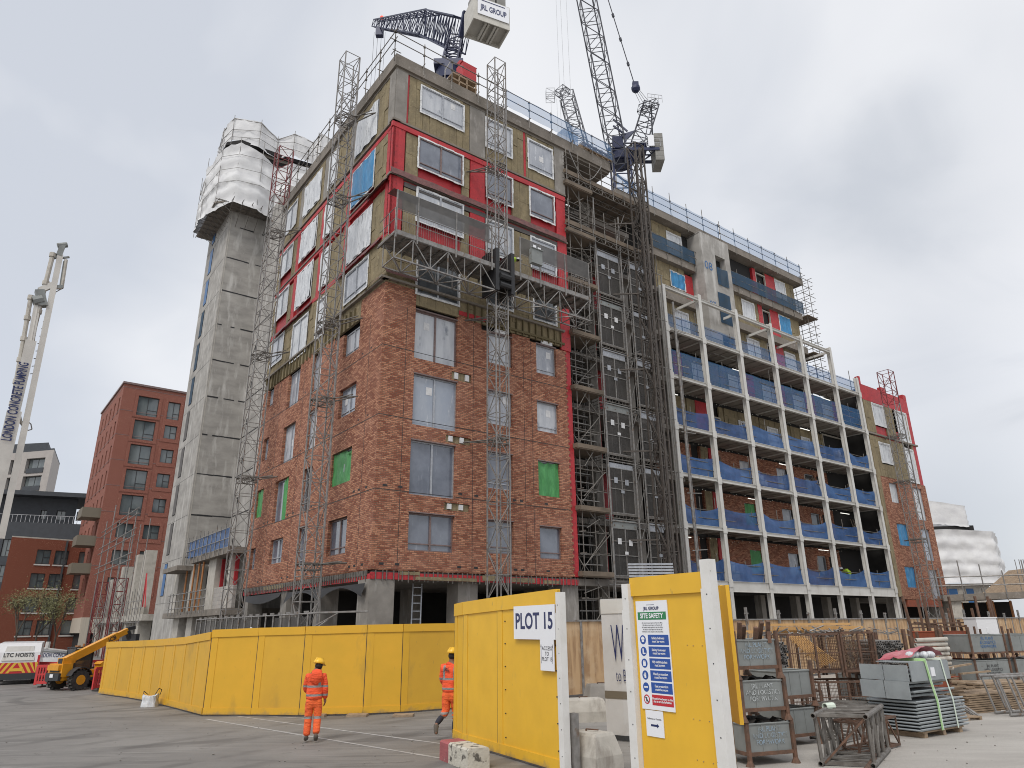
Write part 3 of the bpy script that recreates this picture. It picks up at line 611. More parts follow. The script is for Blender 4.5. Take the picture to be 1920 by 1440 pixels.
# upper storeys: substrate, membrane, wool, columns
mem = MB(); gc = MB(True); wl = MB(); fl = MB(True); gs_ = MB()
RU = {5: [(1.55, 3.85, 16.75, 18.95), (5.55, 7.1, 17.35, 18.9), (8.5, 10.0, 17.3, 18.9)],
      6: [(1.42, 4.02, 20.55, 22.35), (5.5, 7.15, 20.2, 22.1), (8.42, 10.1, 20.25, 22.1)],
      7: [(1.40, 3.97, 23.57, 25.30), (5.5, 7.16, 23.5, 25.25), (8.42, 10.12, 23.5, 25.25)],
      8: [(1.43, 3.97, 26.9, 28.52), (5.46, 7.16, 26.65, 28.5), (8.37, 10.13, 26.55, 28.45)]}
LU = {5: [(1.93, 4.5, 17.45, 19.05), (6.9, 8.1, 16.8, 19.0), (9.45, 11.7, 16.6, 18.9), (13.3, 15.35, 17.42, 19.1)],
      6: [(1.9, 4.5, 19.7, 21.85), (6.9, 8.1, 19.8, 22.0), (9.42, 11.8, 19.95, 22.2), (13.3, 15.35, 20.5, 22.2)],
      7: [(1.93, 4.5, 22.98, 25.15), (6.9, 8.1, 23.0, 25.1), (9.35, 11.85, 23.15, 25.1), (13.3, 15.35, 23.5, 25.2)],
      8: [(1.88, 4.45, 26.1, 28.3), (6.9, 8.1, 26.2, 28.4), (9.35, 11.85, 26.3, 28.4), (13.3, 15.3, 26.6, 28.4)]}
mem.mb(mR, -.02, 10.98, -.28, -.12, 19.4, 25.66); mem.mb(mL, -.02, 15.98, -.28, -.12, 19.4, 25.66)
mem.mb(mR, 10.57, 10.98, -.2, -.06, 4.4, 25.6)
for z in (22.35, 25.45): mem.mb(mR, -.1, 11.0, -.11, .05 if z > 25 else -.05, z - .12, z + .16)
for z in (19.45, 22.5, 25.45): mem.mb(mL, .0, 15.9, -.11, .02, z - .14, z + .12)
mem.mb(mR, -.05, .62, -.11, .02, 19.4, 25.4); mem.mb(mL, -.02, .55, -.11, .02, 19.4, 25.4)
mem.mb(mR, 4.48, 5.38, -.11, .01, 19.4, 25.4); mem.mb(mR, 10.32, 10.99, -.11, .01, 16.0, 25.4)
for u0, u1 in ((4.62, 5.2), (8.25, 8.7), (12.1, 12.6)): mem.mb(mL, u0, u1, -.11, .0, 19.4, 25.4)
mem.mb(mR, .62, .74, -.2, -.02, 25.75, 28.82); mem.mb(mR, 8.05, 8.2, -.2, -.02, 25.75, 28.82)
mem.mb(mL, .62, .74, -.2, -.02, 25.75, 28.82)
mem.mb(mR, 3.9, 5.5, -.11, .03, 16.28, 16.5)
mem.build('red_membrane', 'red_membrane', main)
gc.mb(mR, 0, .62, -.3, .05, 25.72, 28.82); gc.box(-.05, -.002, -.0, .62, 25.72, 28.82)
gc.mb(mR, 4.42, 5.42, -.3, .0, 25.72, 28.82); gc.mb(mR, 10.3, 11.05, -.3, .03, 25.72, 28.82)
for u0, u1 in ((4.62, 5.25), (8.25, 8.9), (12.1, 12.75), (15.5, 16.0)): gc.mb(mL, u0, u1, -.3, .0, 25.7, 28.82)
gc.build_each('concrete_column', 'concrete', main)
sb = MB(True)
for k in (6, 7):
    z = 22.55 if k == 6 else 25.68
    sb.mb(mR, -.12, 11.05, -.3, .07, z, z + .1); sb.mb(mL, -.1, 16.0, -.3, .07, z, z + .1)
sb.mb(mR, -.3, 10.5, -.1, .17, 16.98, 17.08); sb.mb(mL, -.15, 8.0, -.1, .17, 16.98, 17.08); sb.mb(mL, 8.0, 16.0, -.1, .12, 16.7, 16.8)
sb.build_each('slab_edge', 'slab', main)
for k in (5, 6, 7, 8):
    z0, z1 = {5: (15.96, 19.35), 6: (19.6, 22.12), 7: (22.9, 25.3), 8: (25.8, 28.8)}[k]
    H_ = RU[k]
    if k == 8: spans = [(.75, 4.4), (5.44, 8.03), (8.22, 10.28)]
    elif k == 5: spans = [(0.02, 10.3)]
    else: spans = [(.7, 1.42), (3.98, 4.42), (7.2, 8.25), (8.25, 8.45)]
    for a, c in spans: wool(wl, mR, a, c, z0 if k != 5 else 16.15, z1, .0, H_ + ([(.0, 1.57, 15, 16.9)] if k == 5 else []))
    H_ = LU[k]
    if k == 8: spans = [(.75, 4.6), (5.27, 8.23), (8.92, 12.08), (12.77, 15.48)]
    elif k == 5: spans = [(.02, 15.95)]
    else: spans = [(.6, 1.9), (5.2, 6.9), (8.72, 9.4), (12.62, 13.3), (15.4, 15.95)]
    for a, c in spans: wool(wl, mL, a, c, (z0 if k != 5 else 15.95) - (.5 if k in (6, 7) else 0), z1, .0, H_ + ([(.0, 2.45, 15, 16.9)] if k == 5 else []))
wl.build_each('insulation_panel', 'wool', main)
# loose membrane flaps
def flap(mp, u0, u1, z, dz, out_):
    n = max(4, int((u1 - u0) * 3)); ph = random.random() * 40
    fl.grid(lambda s, t: mp(u0 + (u1 - u0) * s, .06 + out_ * t + .05 * noise.noise((s * 9 + ph, t * 2, 1)), z - dz * t - .12 * t * abs(noise.noise((s * 6 + ph, 0, 3)))), n, 3)
flap(mR, -.1, 10.9, 22.95, .38, .12); flap(mR, -.1, 1.5, 17.5, .25, .15); flap(mL, .6, 5.5, 19.5, .25, .12); flap(mL, 0, 2.5, 22.6, .3, .2); flap(mL, 9, 15, 19.5, .3, .15); flap(mL, 0, 1.8, 17.35, .25, .2)
fl.build_each('membrane_flap', 'flap', main, True)
gs_.mb(mR, .7, 10.3, -.1, .02, 22.17, 22.42)
gs_.mb(mR, .7, 4.4, -.1, .02, 19.36, 19.58)
gs_.build('fire_barrier', 'grey_strip', main)
# bracket rail under the wool
bk = MB(True)
u = .15
while u < 10.4:
    bk.mb(mR, u, u + .05, .0, .10, 16.1 if u > 4 else 16.95, 16.98); u += .42
bk.mb(mR, 5.4, 10.5, .0, .11, 16.25, 16.36)
u = 3.0
while u < 15.8:
    bk.mb(mL, u, u + .05, .0, .10, 15.9, 16.7); u += .5
bk.build_each('cladding_rail', 'wool_dark', main)
# windows of the upper storeys
for k in (5, 6, 7, 8):
    for i, h in enumerate(RU[k]):
        pane = 'glass_film' if k in (6, 8) else ('glass' if k == 7 else 'glass_dark')
        window(main, mR, *h, o=.035, frm='frame_brown' if k == 7 else 'frame_alu', pane=pane, mull=1 if i == 0 else 0, tape='tape_white', transom=.26 if (k > 5) else 0, fw=.06)
    for i, h in enumerate(LU[k]):
        bl = (k == 7 and i == 0)
        window(main, mL, *h, o=.035, frm='frame_alu', pane='plastic' if not (k == 5 and i in (0, 3)) else 'glass_film', mull=1 if i in (0, 2, 3) else 0, tape='tape_white' if not (k in (8,) and i == 0) else None, fw=.06,
               transom=.26 if (k == 5 and i in (0, 3)) else 0, sheet='blue_sheet' if bl else ('plastic' if k != 5 and i != 3 else None), label='window hung with bright blue plastic sheet' if bl else None)
# ground storey: columns, soffit, down-stand with membrane, black drape
cb = MB(True)
for x0, x1, y0, y1 in ((0, 1.1, .05, 1.05), (4.25, 5.25, .3, 1.2), (9.98, 11.0, .2, 1.2), (.1, .9, 4.9, 5.7), (.1, .9, 9.2, 10.0), (.1, .9, 15.1, 15.9), (5, 5.8, 6, 6.8), (11.3, 12.1, 4, 4.8)):
    cb.box(x0, x1, y0, y1, -.15, 4.02)
cb.build_each('ground_column', 'concrete', main)
b = MB(); b.box(.15, 14.8, .15, 15.9, 4.02, 4.34); b.build('transfer_slab', 'soffit', main)
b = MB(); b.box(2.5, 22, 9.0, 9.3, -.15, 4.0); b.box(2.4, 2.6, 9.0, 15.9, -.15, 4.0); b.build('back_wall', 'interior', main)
b = MB(); b.mb(mR, .05, 10.9, -.14, -.02, 4.02, 4.28); b.mb(mL, .05, 15.9, -.14, -.02, 3.98, 4.22); b.build('downstand_membrane', 'red_membrane', main)
b = MB(); wool(b, mR, 1.3, 2.2, 4.2, 4.34, .0); wool(b, mR, 2.0, 5.0, 4.02, 4.16, .03, bw=3.0); wool(b, mR, 5.3, 6.2, 4.08, 4.3, .0, bw=.9); wool(b, mR, 6.9, 8.2, 4.06, 4.26, .02, bw=1.3); wool(b, mR, 8.7, 9.7, 4.04, 4.2, .0, bw=1.0); wool(b, mL, 9.5, 12.5, 4.12, 4.3, .0, bw=3)
b.build_each('loose_insulation', 'wool', main)
b = MB()
for i in range(46):
    u = .25 + i * .235 + random.uniform(-.05, .05); b.mb(mR, u, u + .035, -.02, .0 + random.uniform(0, .03), 3.9 + random.uniform(0, .12), 4.36)
for i in range(64):
    u = .35 + i * .24; b.mb(mL, u, u + .05, -.02, .03, 3.95 + random.uniform(0, .1), 4.36)
b.mb(mL, .3, 15.8, -.02, .0, 4.16, 4.35)
b.build('brick_support_brackets', 'scaff', main)
b = MB()
def drape(s, t):
    u = .2 + 8.5 * s; sag = .42 * (1 - abs(math.sin(s * math.pi * 2.0))) + .1
    return (-.10 - .12 * t - .05 * noise.noise((s * 8, t * 2, 0)), u, 3.98 - .12 - sag * t)
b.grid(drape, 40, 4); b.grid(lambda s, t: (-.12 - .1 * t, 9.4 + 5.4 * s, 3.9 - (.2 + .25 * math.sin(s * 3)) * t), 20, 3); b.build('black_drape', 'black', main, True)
# far-side closing walls
b = MB(); b.box(10.9, 11.0, .3, 9, 4.35, 28.9); b.box(.3, 11, 15.9, 16.0, 4.35, 28.9); b.build('side_wall', 'concrete', main)

# bay behind the hoists: slabs, dark rooms, columns
bay = bthing('hoist_bay', 0, 0, 0, 'open concrete floor bay behind the hoists, between brick corner block and white steel frame', 'building')
b = MB(True)
for k in range(0, 9):
    z = 4.4 + 3.15 * k
    x1 = 21.4 if k < 7 else (18.0 if k == 7 else 14.8)
    if k < 8: b.box(11.02, x1, 1.6, 9, z - .28, z)
b.build_each('floor_slab', 'soffit', bay)
b = MB(True)
for x, y in ((11.25, 2.2), (14.2, 1.9), (17.6, 2.2), (20.9, 1.9)):
    for k in range(8):
        z = 4.4 + 3.15 * k
        if z > 22 and x > 15: continue
        b.box(x, x + .55, y, y + .55, z, z + 2.87)
    b.box(x, x + .55, y, y + .55, -.15, 4.12)
b.box(13.6, 14.4, 1.4, 2.4, 26.45, 28.82)
b.build_each('column', 'concrete', bay)
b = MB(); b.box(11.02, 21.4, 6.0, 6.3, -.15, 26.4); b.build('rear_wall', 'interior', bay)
b = MB(True)
for k in range(7):
    z = 4.4 + 3.15 * k; b.box(14.8 + (k % 2) * .6, 15.5 + (k % 2) * .6, 2.6, 2.7, z, z + 2.85)
b.box(16.4, 16.9, 2.2, 2.3, 23.4, 26.1); b.build_each('red_panel', 'red_membrane', bay)

# ------------------------------------------------------------------ mid block behind the steel frame
mid = bthing('middle_block', 0, 0, 0, 'lower middle block with raw concrete stair core, behind the white steel frame', 'building')
m33 = mY(3.3); m23 = mY(2.25)
DK = [4.62, 7.8, 10.85, 13.85, 17.15, 20.4]
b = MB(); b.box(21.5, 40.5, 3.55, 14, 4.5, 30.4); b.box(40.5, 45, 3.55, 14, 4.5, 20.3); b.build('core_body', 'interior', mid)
b = MB(True); b.box(18.3, 41.2, 2.7, 14, 30.15, 30.75)
for z in (27.25, 24.1): b.box(21.6, 26.5, 2.9, 3.6, z - .35, z + .25); b.box(30.0, 40.6, 2.9, 3.6, z - .55, z + .05)
b.box(21.6, 26.5, 2.95, 3.6, 20.5, 21.0); b.box(30, 40.6, 2.95, 3.6, 20.5, 20.9)
b.build_each('slab', 'slab', mid)
b = MB(); wall(b, m23, 26.6, 29.95, 20.2, 30.1, [(28.15, 29.35, 26.3, 28.6), (27.95, 29.3, 23.0, 25.45), (27.9, 29.3, 20.4, 22.0)], 0, .5); b.box(26.6, 29.95, 2.3, 3.6, 30.0, 30.14)
b.quad((26.6, 2.25, 20.2), (26.6, 2.25, 30.1), (26.6, 3.5, 30.1), (26.6, 3.5, 20.2)); b.quad((29.95, 2.25, 20.2), (29.95, 2.25, 30.1), (29.95, 3.5, 30.1), (29.95, 3.5, 20.2))
b.build('stair_core', 'concrete_core', mid)
b = MB(True); b.box(28.1, 29.4, 2.75, 2.8, 26.3, 28.6); b.box(27.9, 29.35, 2.75, 2.8, 20.4, 25.5); b.build_each('opening', 'dark', mid)
b = MB(True)
b.grid(lambda s, t: (28.1 + 1.3 * s, 2.2 - .04 * math.sin(s * 9), 26.1 + 1.45 * t), 10, 6); b.grid(lambda s, t: (27.9 + 1.45 * s, 2.21 - .02 * math.sin(s * 7 + t * 4), 22.95 + 2.5 * t), 10, 6)
b.build_each('opening_sheet', 'net_teal', mid, True)
for s, x, z in (('08', 27.2, 27.35), ('07', 27.2, 24.2)):
    text(s, .95 if s == '08' else .7, 'blue_paint', mid, frame((x, 2.24, z), (1, 0, 0), (0, 0, 1)), name='stencilled_number')
wl = MB(); rm = MB(True); dv = MB(True)
def bayfill(xa, xb, z0, z1, plan):
    holes = []
    for kind, a, c, zz0, zz1 in plan:
        if kind in 'wpbg':
            holes.append((a, c, zz0, zz1))
        elif kind == 'r': rm.mb(m33, a, c, -.2, .03, zz0, zz1); holes.append((a, c, z0, z1))
        elif kind == 'd': dv.mb(m33, a, c, -.24, -.2, zz0, zz1); holes.append((a, c, z0, z1))
    wool(wl, m33, xa, xb, z0, z1, 0, holes)
    for kind, a, c, zz0, zz1 in plan:
        if kind in 'wpbg':
            window(mid, m33, a, c, zz0, zz1, o=.03, frm='frame_white', pane='plastic' if kind in 'wp' else 'glass_film', mull=0, tape='tape_white', sheet={'b': 'blue_sheet', 'g': 'green_sheet'}.get(kind), fw=.06, label='window covered with bright blue sheet' if kind == 'b' else None)
        if kind == 'd':
            q = MB(); q.mb(m33, a - .08, c + .08, -.1, .02, zz1, zz1 + .1); q.mb(m33, a - .08, a, -.1, .02, zz0, zz1); q.mb(m33, c, c + .08, -.1, .02, zz0, zz1); q.build('door_frame', 'concrete_pale', mid)
bayfill(22.4, 25.7, 27.5, 30.1, [('w', 24.0, 25.55, 28.0, 29.65)])
bayfill(22.4, 26.5, 24.35, 26.9, [('b', 24.0, 25.5, 25.2, 26.4), ('r', 25.6, 26.45, 24.1, 26.6)])
bayfill(22.4, 26.5, 21.0, 23.75, [('w', 24.0, 25.5, 21.8, 23.3)])
dv.box(25.75, 26.55, 3.5, 3.54, 27.5, 30.1)
bayfill(34.5, 40.5, 27.3, 30.1, [('r', 34.5, 34.9, 27.3, 30.0), ('d', 35.0, 36.2, 27.3, 29.65), ('r', 36.3, 37.6, 27.3, 30.0), ('w', 37.7, 39.1, 28.3, 29.85)])
dv.box(30.0, 34.5, 3.5, 3.54, 27.2, 30.1)  # near-black sheet paints the shade of the balcony recess
bayfill(30.2, 40.5, 24.15, 26.75, [('w', 32.45, 34.0, 25.0, 26.5), ('r', 34.6, 35.15, 24.15, 26.7), ('d', 35.2, 36.2, 24.15, 26.3), ('r', 36.25, 37.4, 24.15, 26.7), ('b', 37.5, 39.05, 25.0, 26.5)])
bayfill(30.2, 40.5, 20.9, 23.6, [('w', 32.5, 34.0, 21.6, 23.2), ('d', 35.2, 36.2, 20.9, 23.2), ('r', 36.3, 37.4, 20.9, 23.5), ('w', 37.6, 39.0, 21.8, 23.2)])
# behind the decks
for lv in (3, 4):
    z0 = DK[lv] + .02; z1 = DK[lv + 1] - .35
    for i, xa in enumerate((20.7, 24.4, 28.5, 32.7, 36.8, 41.1)):
        xb = (24.3, 28.4, 32.6, 36.7, 41.0, 44.8)[i]
        if lv == 4: plan = [('w', xa + 1.0, xa + 2.5, z0 + .7, z0 + 2.3)] + ([('r', xa + 2.7, xb, z0, z1)] if i != 1 else [])
        else: plan = [[('w', xa + 1, xa + 2.5, z0 + .9, z0 + 2.4)], [('d', xa + 2.2, xa + 3.5, z0, z0 + 2.0), ('r', xa + .9, xa + 2.1, z0, z1)], [('w', xa + 1.6, xa + 2.9, z0 + .9, z0 + 2.2)], [('w', xa + .9, xa + 2.2, z0 + .9, z0 + 2.3)], [('w', xa + 1.3, xa + 2.5, z0 + 1, z0 + 2.2)], [('d', xa + .4, xb, z0, z1)]][i]
        bayfill(xa, xb, z0, z1, plan)
bb = MB()
for lv in (0, 1, 2):
    z0 = DK[lv] + .02; z1 = DK[lv + 1] - .3; hs = []
    for i, xa in enumerate((20.7, 24.4, 28.5, 32.7, 36.8, 41.1)):
        if i in (0, 2, 3, 4):
            h = (xa + 1.1 + .3 * (i % 2), xa + 2.4 + .3 * (i % 2), z0 + .8, z0 + 2.3); hs.append(h)
            window(mid, m33, *h, o=-.12, frm='frame_alu', pane='glass_film' if i != 4 else 'glass_dark', mull=0, sheet='green_sheet' if (lv < 2 and i in (0, 2)) else None, fw=.06, label='window behind green sheeting' if (lv < 2 and i in (0, 2)) else None)
        if i in (1, 3, 4, 5): h = (xa + 2.7 - (1.4 if i == 1 else 0), xa + 3.7 - (1.2 if i == 1 else 0), z0, z0 + 2.3); hs.append(h); dv.mb(m33, h[0], h[1], -.24, -.2, h[2], h[3])
        if i == 5: dv.mb(m33, xa, 44.8, .01, .02, z0, z1)
        if i == 1: hs.append((xa, xa + .9, z0, z1)); dv.mb(m33, xa, xa + .9, -.24, -.2, z0, z1); wool(wl, m33, xa + .95, xa + 1.7, z0, z1, .03); rm.mb(m33, xa + 1.8, xa + 2.5, -.1, .03, z0 + 1.5, z1)
    wall(bb, m33, 20.7, 44.8, z0, z1, hs, 0, .24)
bb.build('inner_brick_wall', 'brick', mid); wl.build_each('insulation_panel', 'wool', mid); rm.build_each('red_panel', 'red_membrane', mid); dv.build_each('dark_opening', 'dark', mid)  # dark openings are near-black sheets with the shade put into their colour
tb = MB(True)
for lv in range(5):
    for i, xa in enumerate((21.8, 29.6, 34.0, 37.6, 41.6)):
        if (lv * 2 + i) % 3 == 0: z = DK[lv + 1] - .5; tb.box(xa, xa + 1.3, 2.9, 2.96, z, z + .035)
tb.build_each('strip_light', 'light_tube', mid)
fb = MB(); wr = []; rnd = random.Random(5)
for lv in range(4):
    for x0 in (20.7, 24.4, 28.5, 32.7, 36.8):
        fb.mark(); last_ = None
        for q in range(9):
            s = (q + .5) / 9; x = x0 + 3.7 * s; z = DK[lv + 1] - .42 - .22 * math.sin(s * math.pi) + rnd.uniform(-.04, .04); P_ = Vector((x, 2.55 + rnd.uniform(-.1, .1), z)); fb.sphere(P_, .016, n=5, k=3)
            if last_: fb.tube(last_, P_, .006, 3, m=1)
            last_ = P_
fb.build_each('festoon_string', ['bulb', 'black'], mid)
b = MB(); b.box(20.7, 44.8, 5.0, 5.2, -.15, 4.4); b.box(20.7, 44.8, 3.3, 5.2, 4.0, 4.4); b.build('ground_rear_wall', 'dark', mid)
b = MB(True)
for x in (22.3, 26.5, 30.6, 34.8, 38.9, 43): b.box(x, x + .5, 3.6, 4.1, -.15, 4.0)
b.build_each('ground_column', 'concrete', mid)

# ------------------------------------------------------------------ steel balcony frame
CX = [20.5, 24.2, 28.3, 32.55, 36.6, 40.9, 44.6]
st = bthing('balcony_structure', 0, 0, 0, 'white painted steel balcony frame standing in front of the middle block', 'steel frame')
def hcol(mb, x, y, z0, z1, w=.30):
    mb.box(x - w / 2, x + w / 2, y, y + .03, z0, z1); mb.box(x - w / 2, x + w / 2, y + .27, y + .30, z0, z1); mb.box(x - .015, x + .015, y + .03, y + .27, z0, z1)
for i, x in enumerate(CX):
    b = MB(); hcol(b, x, 1.15, -.15, [23.4, 23.7, 23.7, 23.7, 23.7, 23.7, 21.8][i])
    for z in DK: b.box(x - .19, x + .19, 1.12, 1.15, z - .35, z + .1)
    b.build('steel_column', 'white_steel', st)
for lv, z in enumerate(DK + [23.4]):
    b = MB()
    for i in range(6):
        if lv == 6 and i == 5: continue
        x0, x1 = CX[i] + .15, CX[i + 1] - .15; hh = .6 if lv == 0 else .2
        b.box(x0, x1, 1.2, 1.23, z - hh, z); b.box(x0, x1, 1.14, 1.34, z - .02, z + .0); b.box(x0, x1, 1.14, 1.34, z - hh - .02, z - hh)
        if lv == 6 or True: b.box(CX[i + 1] - .05 - .1, CX[i + 1] + .05 - .1, 1.5, 3.3, z - .2, z - .02)
    b.box(CX[0] - .05, CX[0] + .05, 1.5, 3.3, z - .2, z - .02)
    b.build('edge_beam', 'white_steel', st)
    if lv < 6:
        b = MB(); b.box(CX[0], CX[6], 1.36, 3.28, z - .13, z - .03)
        for i in range(6):
            for q in range(1, 4): xx = CX[i] + (CX[i + 1] - CX[i]) * q / 4; b.box(xx - .03, xx + .03, 1.4, 3.25, z - .2, z - .13)
        b.build('deck', 'soffit', st)

# guardrails with nets, one per bay and deck
def rail_bay(i, lv):
    x0, x1 = CX[i] + .25, CX[i + 1] - .2; z = DK[lv]; full = lv == 4
    bays = ['first', 'second', 'third', 'fourth', 'fifth', 'last']
    t = bthing('netted_guardrail', x0, 1.45, z, f'blue netted guardrail, {bays[i]} bay from left, {ORD[lv]} deck of white frame', 'guardrail', 'blue netted guardrails on the steel frame decks')
    W_ = x1 - x0; b = MB(); H_ = 2.1 if full else 1.3
    for u in ((.15, W_ * .5, W_ - .15) if (i + lv) % 2 else (.3, W_ - .5)): b.tube((u, 0, -.45 if lv == 0 else 0), (u, 0, H_ + (random.uniform(.2, .7) if random.random() < .3 else 0)), .026)
    for h in ((.5, 1.0) if not full else (.45, .95, 1.45)): b.tube((-.1, -.03, h), (W_ + .05, -.03, h), .024)
    b.build('rails', 'scaff', t)
    if lv > 0: b = MB(); b.box(0, W_, .02, .05, .0, .2); b.build('toe_board', 'board', t)
    n = MB(); ph = random.random() * 70; top = 1.8 if full else (1.28 if lv < 4 else 1.1); sag = 0 if lv >= 4 else random.uniform(.12, .42); low = -.35 if lv == 0 else .03; skew = random.uniform(-.15, .15) if lv < 4 else 0
    def fn(s, t_):
        sg = sag * math.sin(s * math.pi) ** .8; zt = top - sg + skew * (s - .5); zb = low - (.15 * math.sin(s * math.pi) if lv == 0 else 0)
        return (W_ * s, -.05 - .05 * math.sin(t_ * 3 + s * 5 + ph) * (1 if lv < 4 else .2) + .08 * noise.noise((s * 3 + ph, t_ * 2, 0)), zb + (zt - zb) * t_)
    n.grid(fn, 20, 8); n.build('net', ('net_blue_b' if (i * 5 + lv * 3) % 7 < 3 else 'net_blue') if lv < 4 else 'net_blue_thin', t, True)
for lv in range(6):
    for i in range(6): rail_bay(i, lv)

# ------------------------------------------------------------------ right wing
wing = bthing('end_wing', 0, 0, 0, 'narrow end wing with red membrane parapet above brick, right of the white steel frame', 'building')
m12 = mY(1.2); RTX = 53.5
b = MB(); b.box(45.0, RTX - .05, 1.5, 14, 4.0, 21.0); b.build('core_body', 'interior', wing)
WA = [(46.8, 48.25, 11.45, 13.1), (46.8, 48.5, 8.0, 9.75), (46.75, 48.4, 4.75, 6.35)]; WT = [(51.0, 52.6, 10.35, 13.1), (51.0, 52.5, 7.0, 9.6), (50.95, 52.4, 3.95, 6.25)]
b = MB(); wall(b, m12, 45.5, RTX, 3.85, 13.5, WA + WT, 0, .28); b.quad((RTX, 1.2, 3.85), (RTX, 1.2, 13.5), (RTX, 14, 13.5), (RTX, 14, 3.85)); b.build('brick_skin', 'brick', wing)
b = MB(); b.mb(m12, 44.85, RTX - .3, -.3, .02, 19.98, 21.35); b.mb(m12, 44.85, 45.1, -.3, .04, 21.3, 22.0); b.mb(m12, 48.6, 49.3, -.3, .03, 21.3, 21.75); b.mb(m12, 52.6, RTX - .3, -.3, .03, 21.3, 21.8); b.mb(m12, 52.55, RTX - .25, -.3, .0, 13.5, 20.0)
b.mb(m12, 46.2, 50.6, -.3, -.06, 16.6, 17.9); b.build('red_membrane', 'red_membrane', wing)
b = MB(); wool(b, m12, 44.95, 46.3, 17.2, 19.95, .04, bw=.35); wool(b, m12, 48.25, 50.9, 17.3, 19.95, .02, [(49.9, 52.5, 17.2, 20)], bw=.4); wool(b, m12, 44.95, 50.9, 13.5, 16.9, .02, [(46.3, 48.15, 14.6, 16.45)], bw=.4)
wool(b, m12, 44.95, 45.48, 4.0, 13.5, .05, bw=.25); b.mb(m12, 52.3, 52.6, -.1, .03, 13.5, 19.9); b.build_each('insulation_panel', 'wool', wing)
b = MB(); b.mb(m12, 44.9, RTX, -.3, .1, 17.0, 17.15); b.build('slab_edge', 'slab', wing)
for h in [(46.3, 48.2, 18.0, 19.85), (46.3, 48.1, 14.75, 16.4)]: window(wing, m12, *h, o=.04, frm='frame_white', pane='plastic', mull=0, tape='tape_white', fw=.08)
for h in [(50.4, 52.4, 17.2, 19.9), (50.6, 52.35, 13.6, 16.5)]: window(wing, m12, *h, o=.04, frm='frame_white', pane='plastic', mull=0, tape='tape_white', fw=.08)
for i, h in enumerate(WA): window(wing, m12, *h, o=-.12, frm='frame_alu', pane='plastic' if i == 0 else 'glass_film', mull=0, sheet='blue_sheet' if i else None, fw=.06, label='window stuffed with blue sheeting' if i else None)
for i, h in enumerate(WT): window(wing, m12, *h, o=-.1, frm='frame_alu', pane='plastic' if i == 0 else 'glass_film', mull=0, fw=.06)
b = MB(True); b.box(45.2, 46, 1.6, 2.4, -.15, 4); b.box(52.4, 53.2, 1.6, 2.4, -.15, 4); b.box(45, 53.4, 1.5, 12, 3.7, 4.0); b.build_each('ground_column', 'concrete', wing)
b = MB(); b.box(46, 53.4, 6, 6.2, -.15, 3.7); b.build('ground_rear_wall', 'interior', wing)
b = MB(); b.box(46.3, 52.2, 1.22, 1.4, 3.3, 3.82); b.build('ground_beam', 'rust_red', wing)

# ------------------------------------------------------------------ concrete core tower with sheeted top
core = bthing('concrete_core_tower', 0, 31.4, 0, 'tall raw concrete stair core with blue strip windows, left of the brick block', 'tower')
LV = [4.4 + 3.15 * k for k in range(12)]
b = MB()
b.box(0, 3.05, 0, 7.2, -.15, 37.6); b.box(3.05, 8, -6.0, 7.2, -.15, 37.6)
b.build('shaft', 'concrete_core', core)
b = MB(); rnd = random.Random(11)
for z in [4.2 + 3.15 * k for k in range(11)]:
    x = .12
    while x < 3.0:
        n = rnd.uniform(.3, .9)
        if rnd.random() < .86: b.box(x, min(3.04, x + n), -.012, .0, z - rnd.uniform(.03, .07), z + rnd.uniform(.03, .06))
        x += n
    b.box(3.037, 3.05, -4.5, -.05, z - .04, z + .04)
    b.box(-.008, 0, .3, 7, z - .008, z + .008)
b.build('pour_joint', 'black', core)
b = MB(); b.box(-.014, -.001, .10, .16, 0, 37.4); b.box(.10, .14, -.014, -.001, 0, 37.4); b.build('formwork_line', 'concrete_pale', core)
b = MB(True)
for k in range(11): z = 5.1 + 3.15 * k; b.box(3.03, 3.049, -1.6, -1.3, z, z + .5)
b.build_each('box_out', 'dark', core)
b = MB(True)
for k in range(11):
    z = 4.75 + 3.15 * k; b.box(-.02, .0, 4.7, 5.7, z, z + 2.5)
wins = b.build_each('opening', 'dark', core)
for k, o in enumerate(wins):
    z = 4.75 + 3.15 * k; q = MB(); q.box(-.035, -.022, 4.75, 5.65, z + .05, z + 2.45); q.build('opening_sheet', 'blue_paint' if k > 7 or k == 0 else ('net_teal' if k in (6, 7, 5) else 'grey_strip'), o)

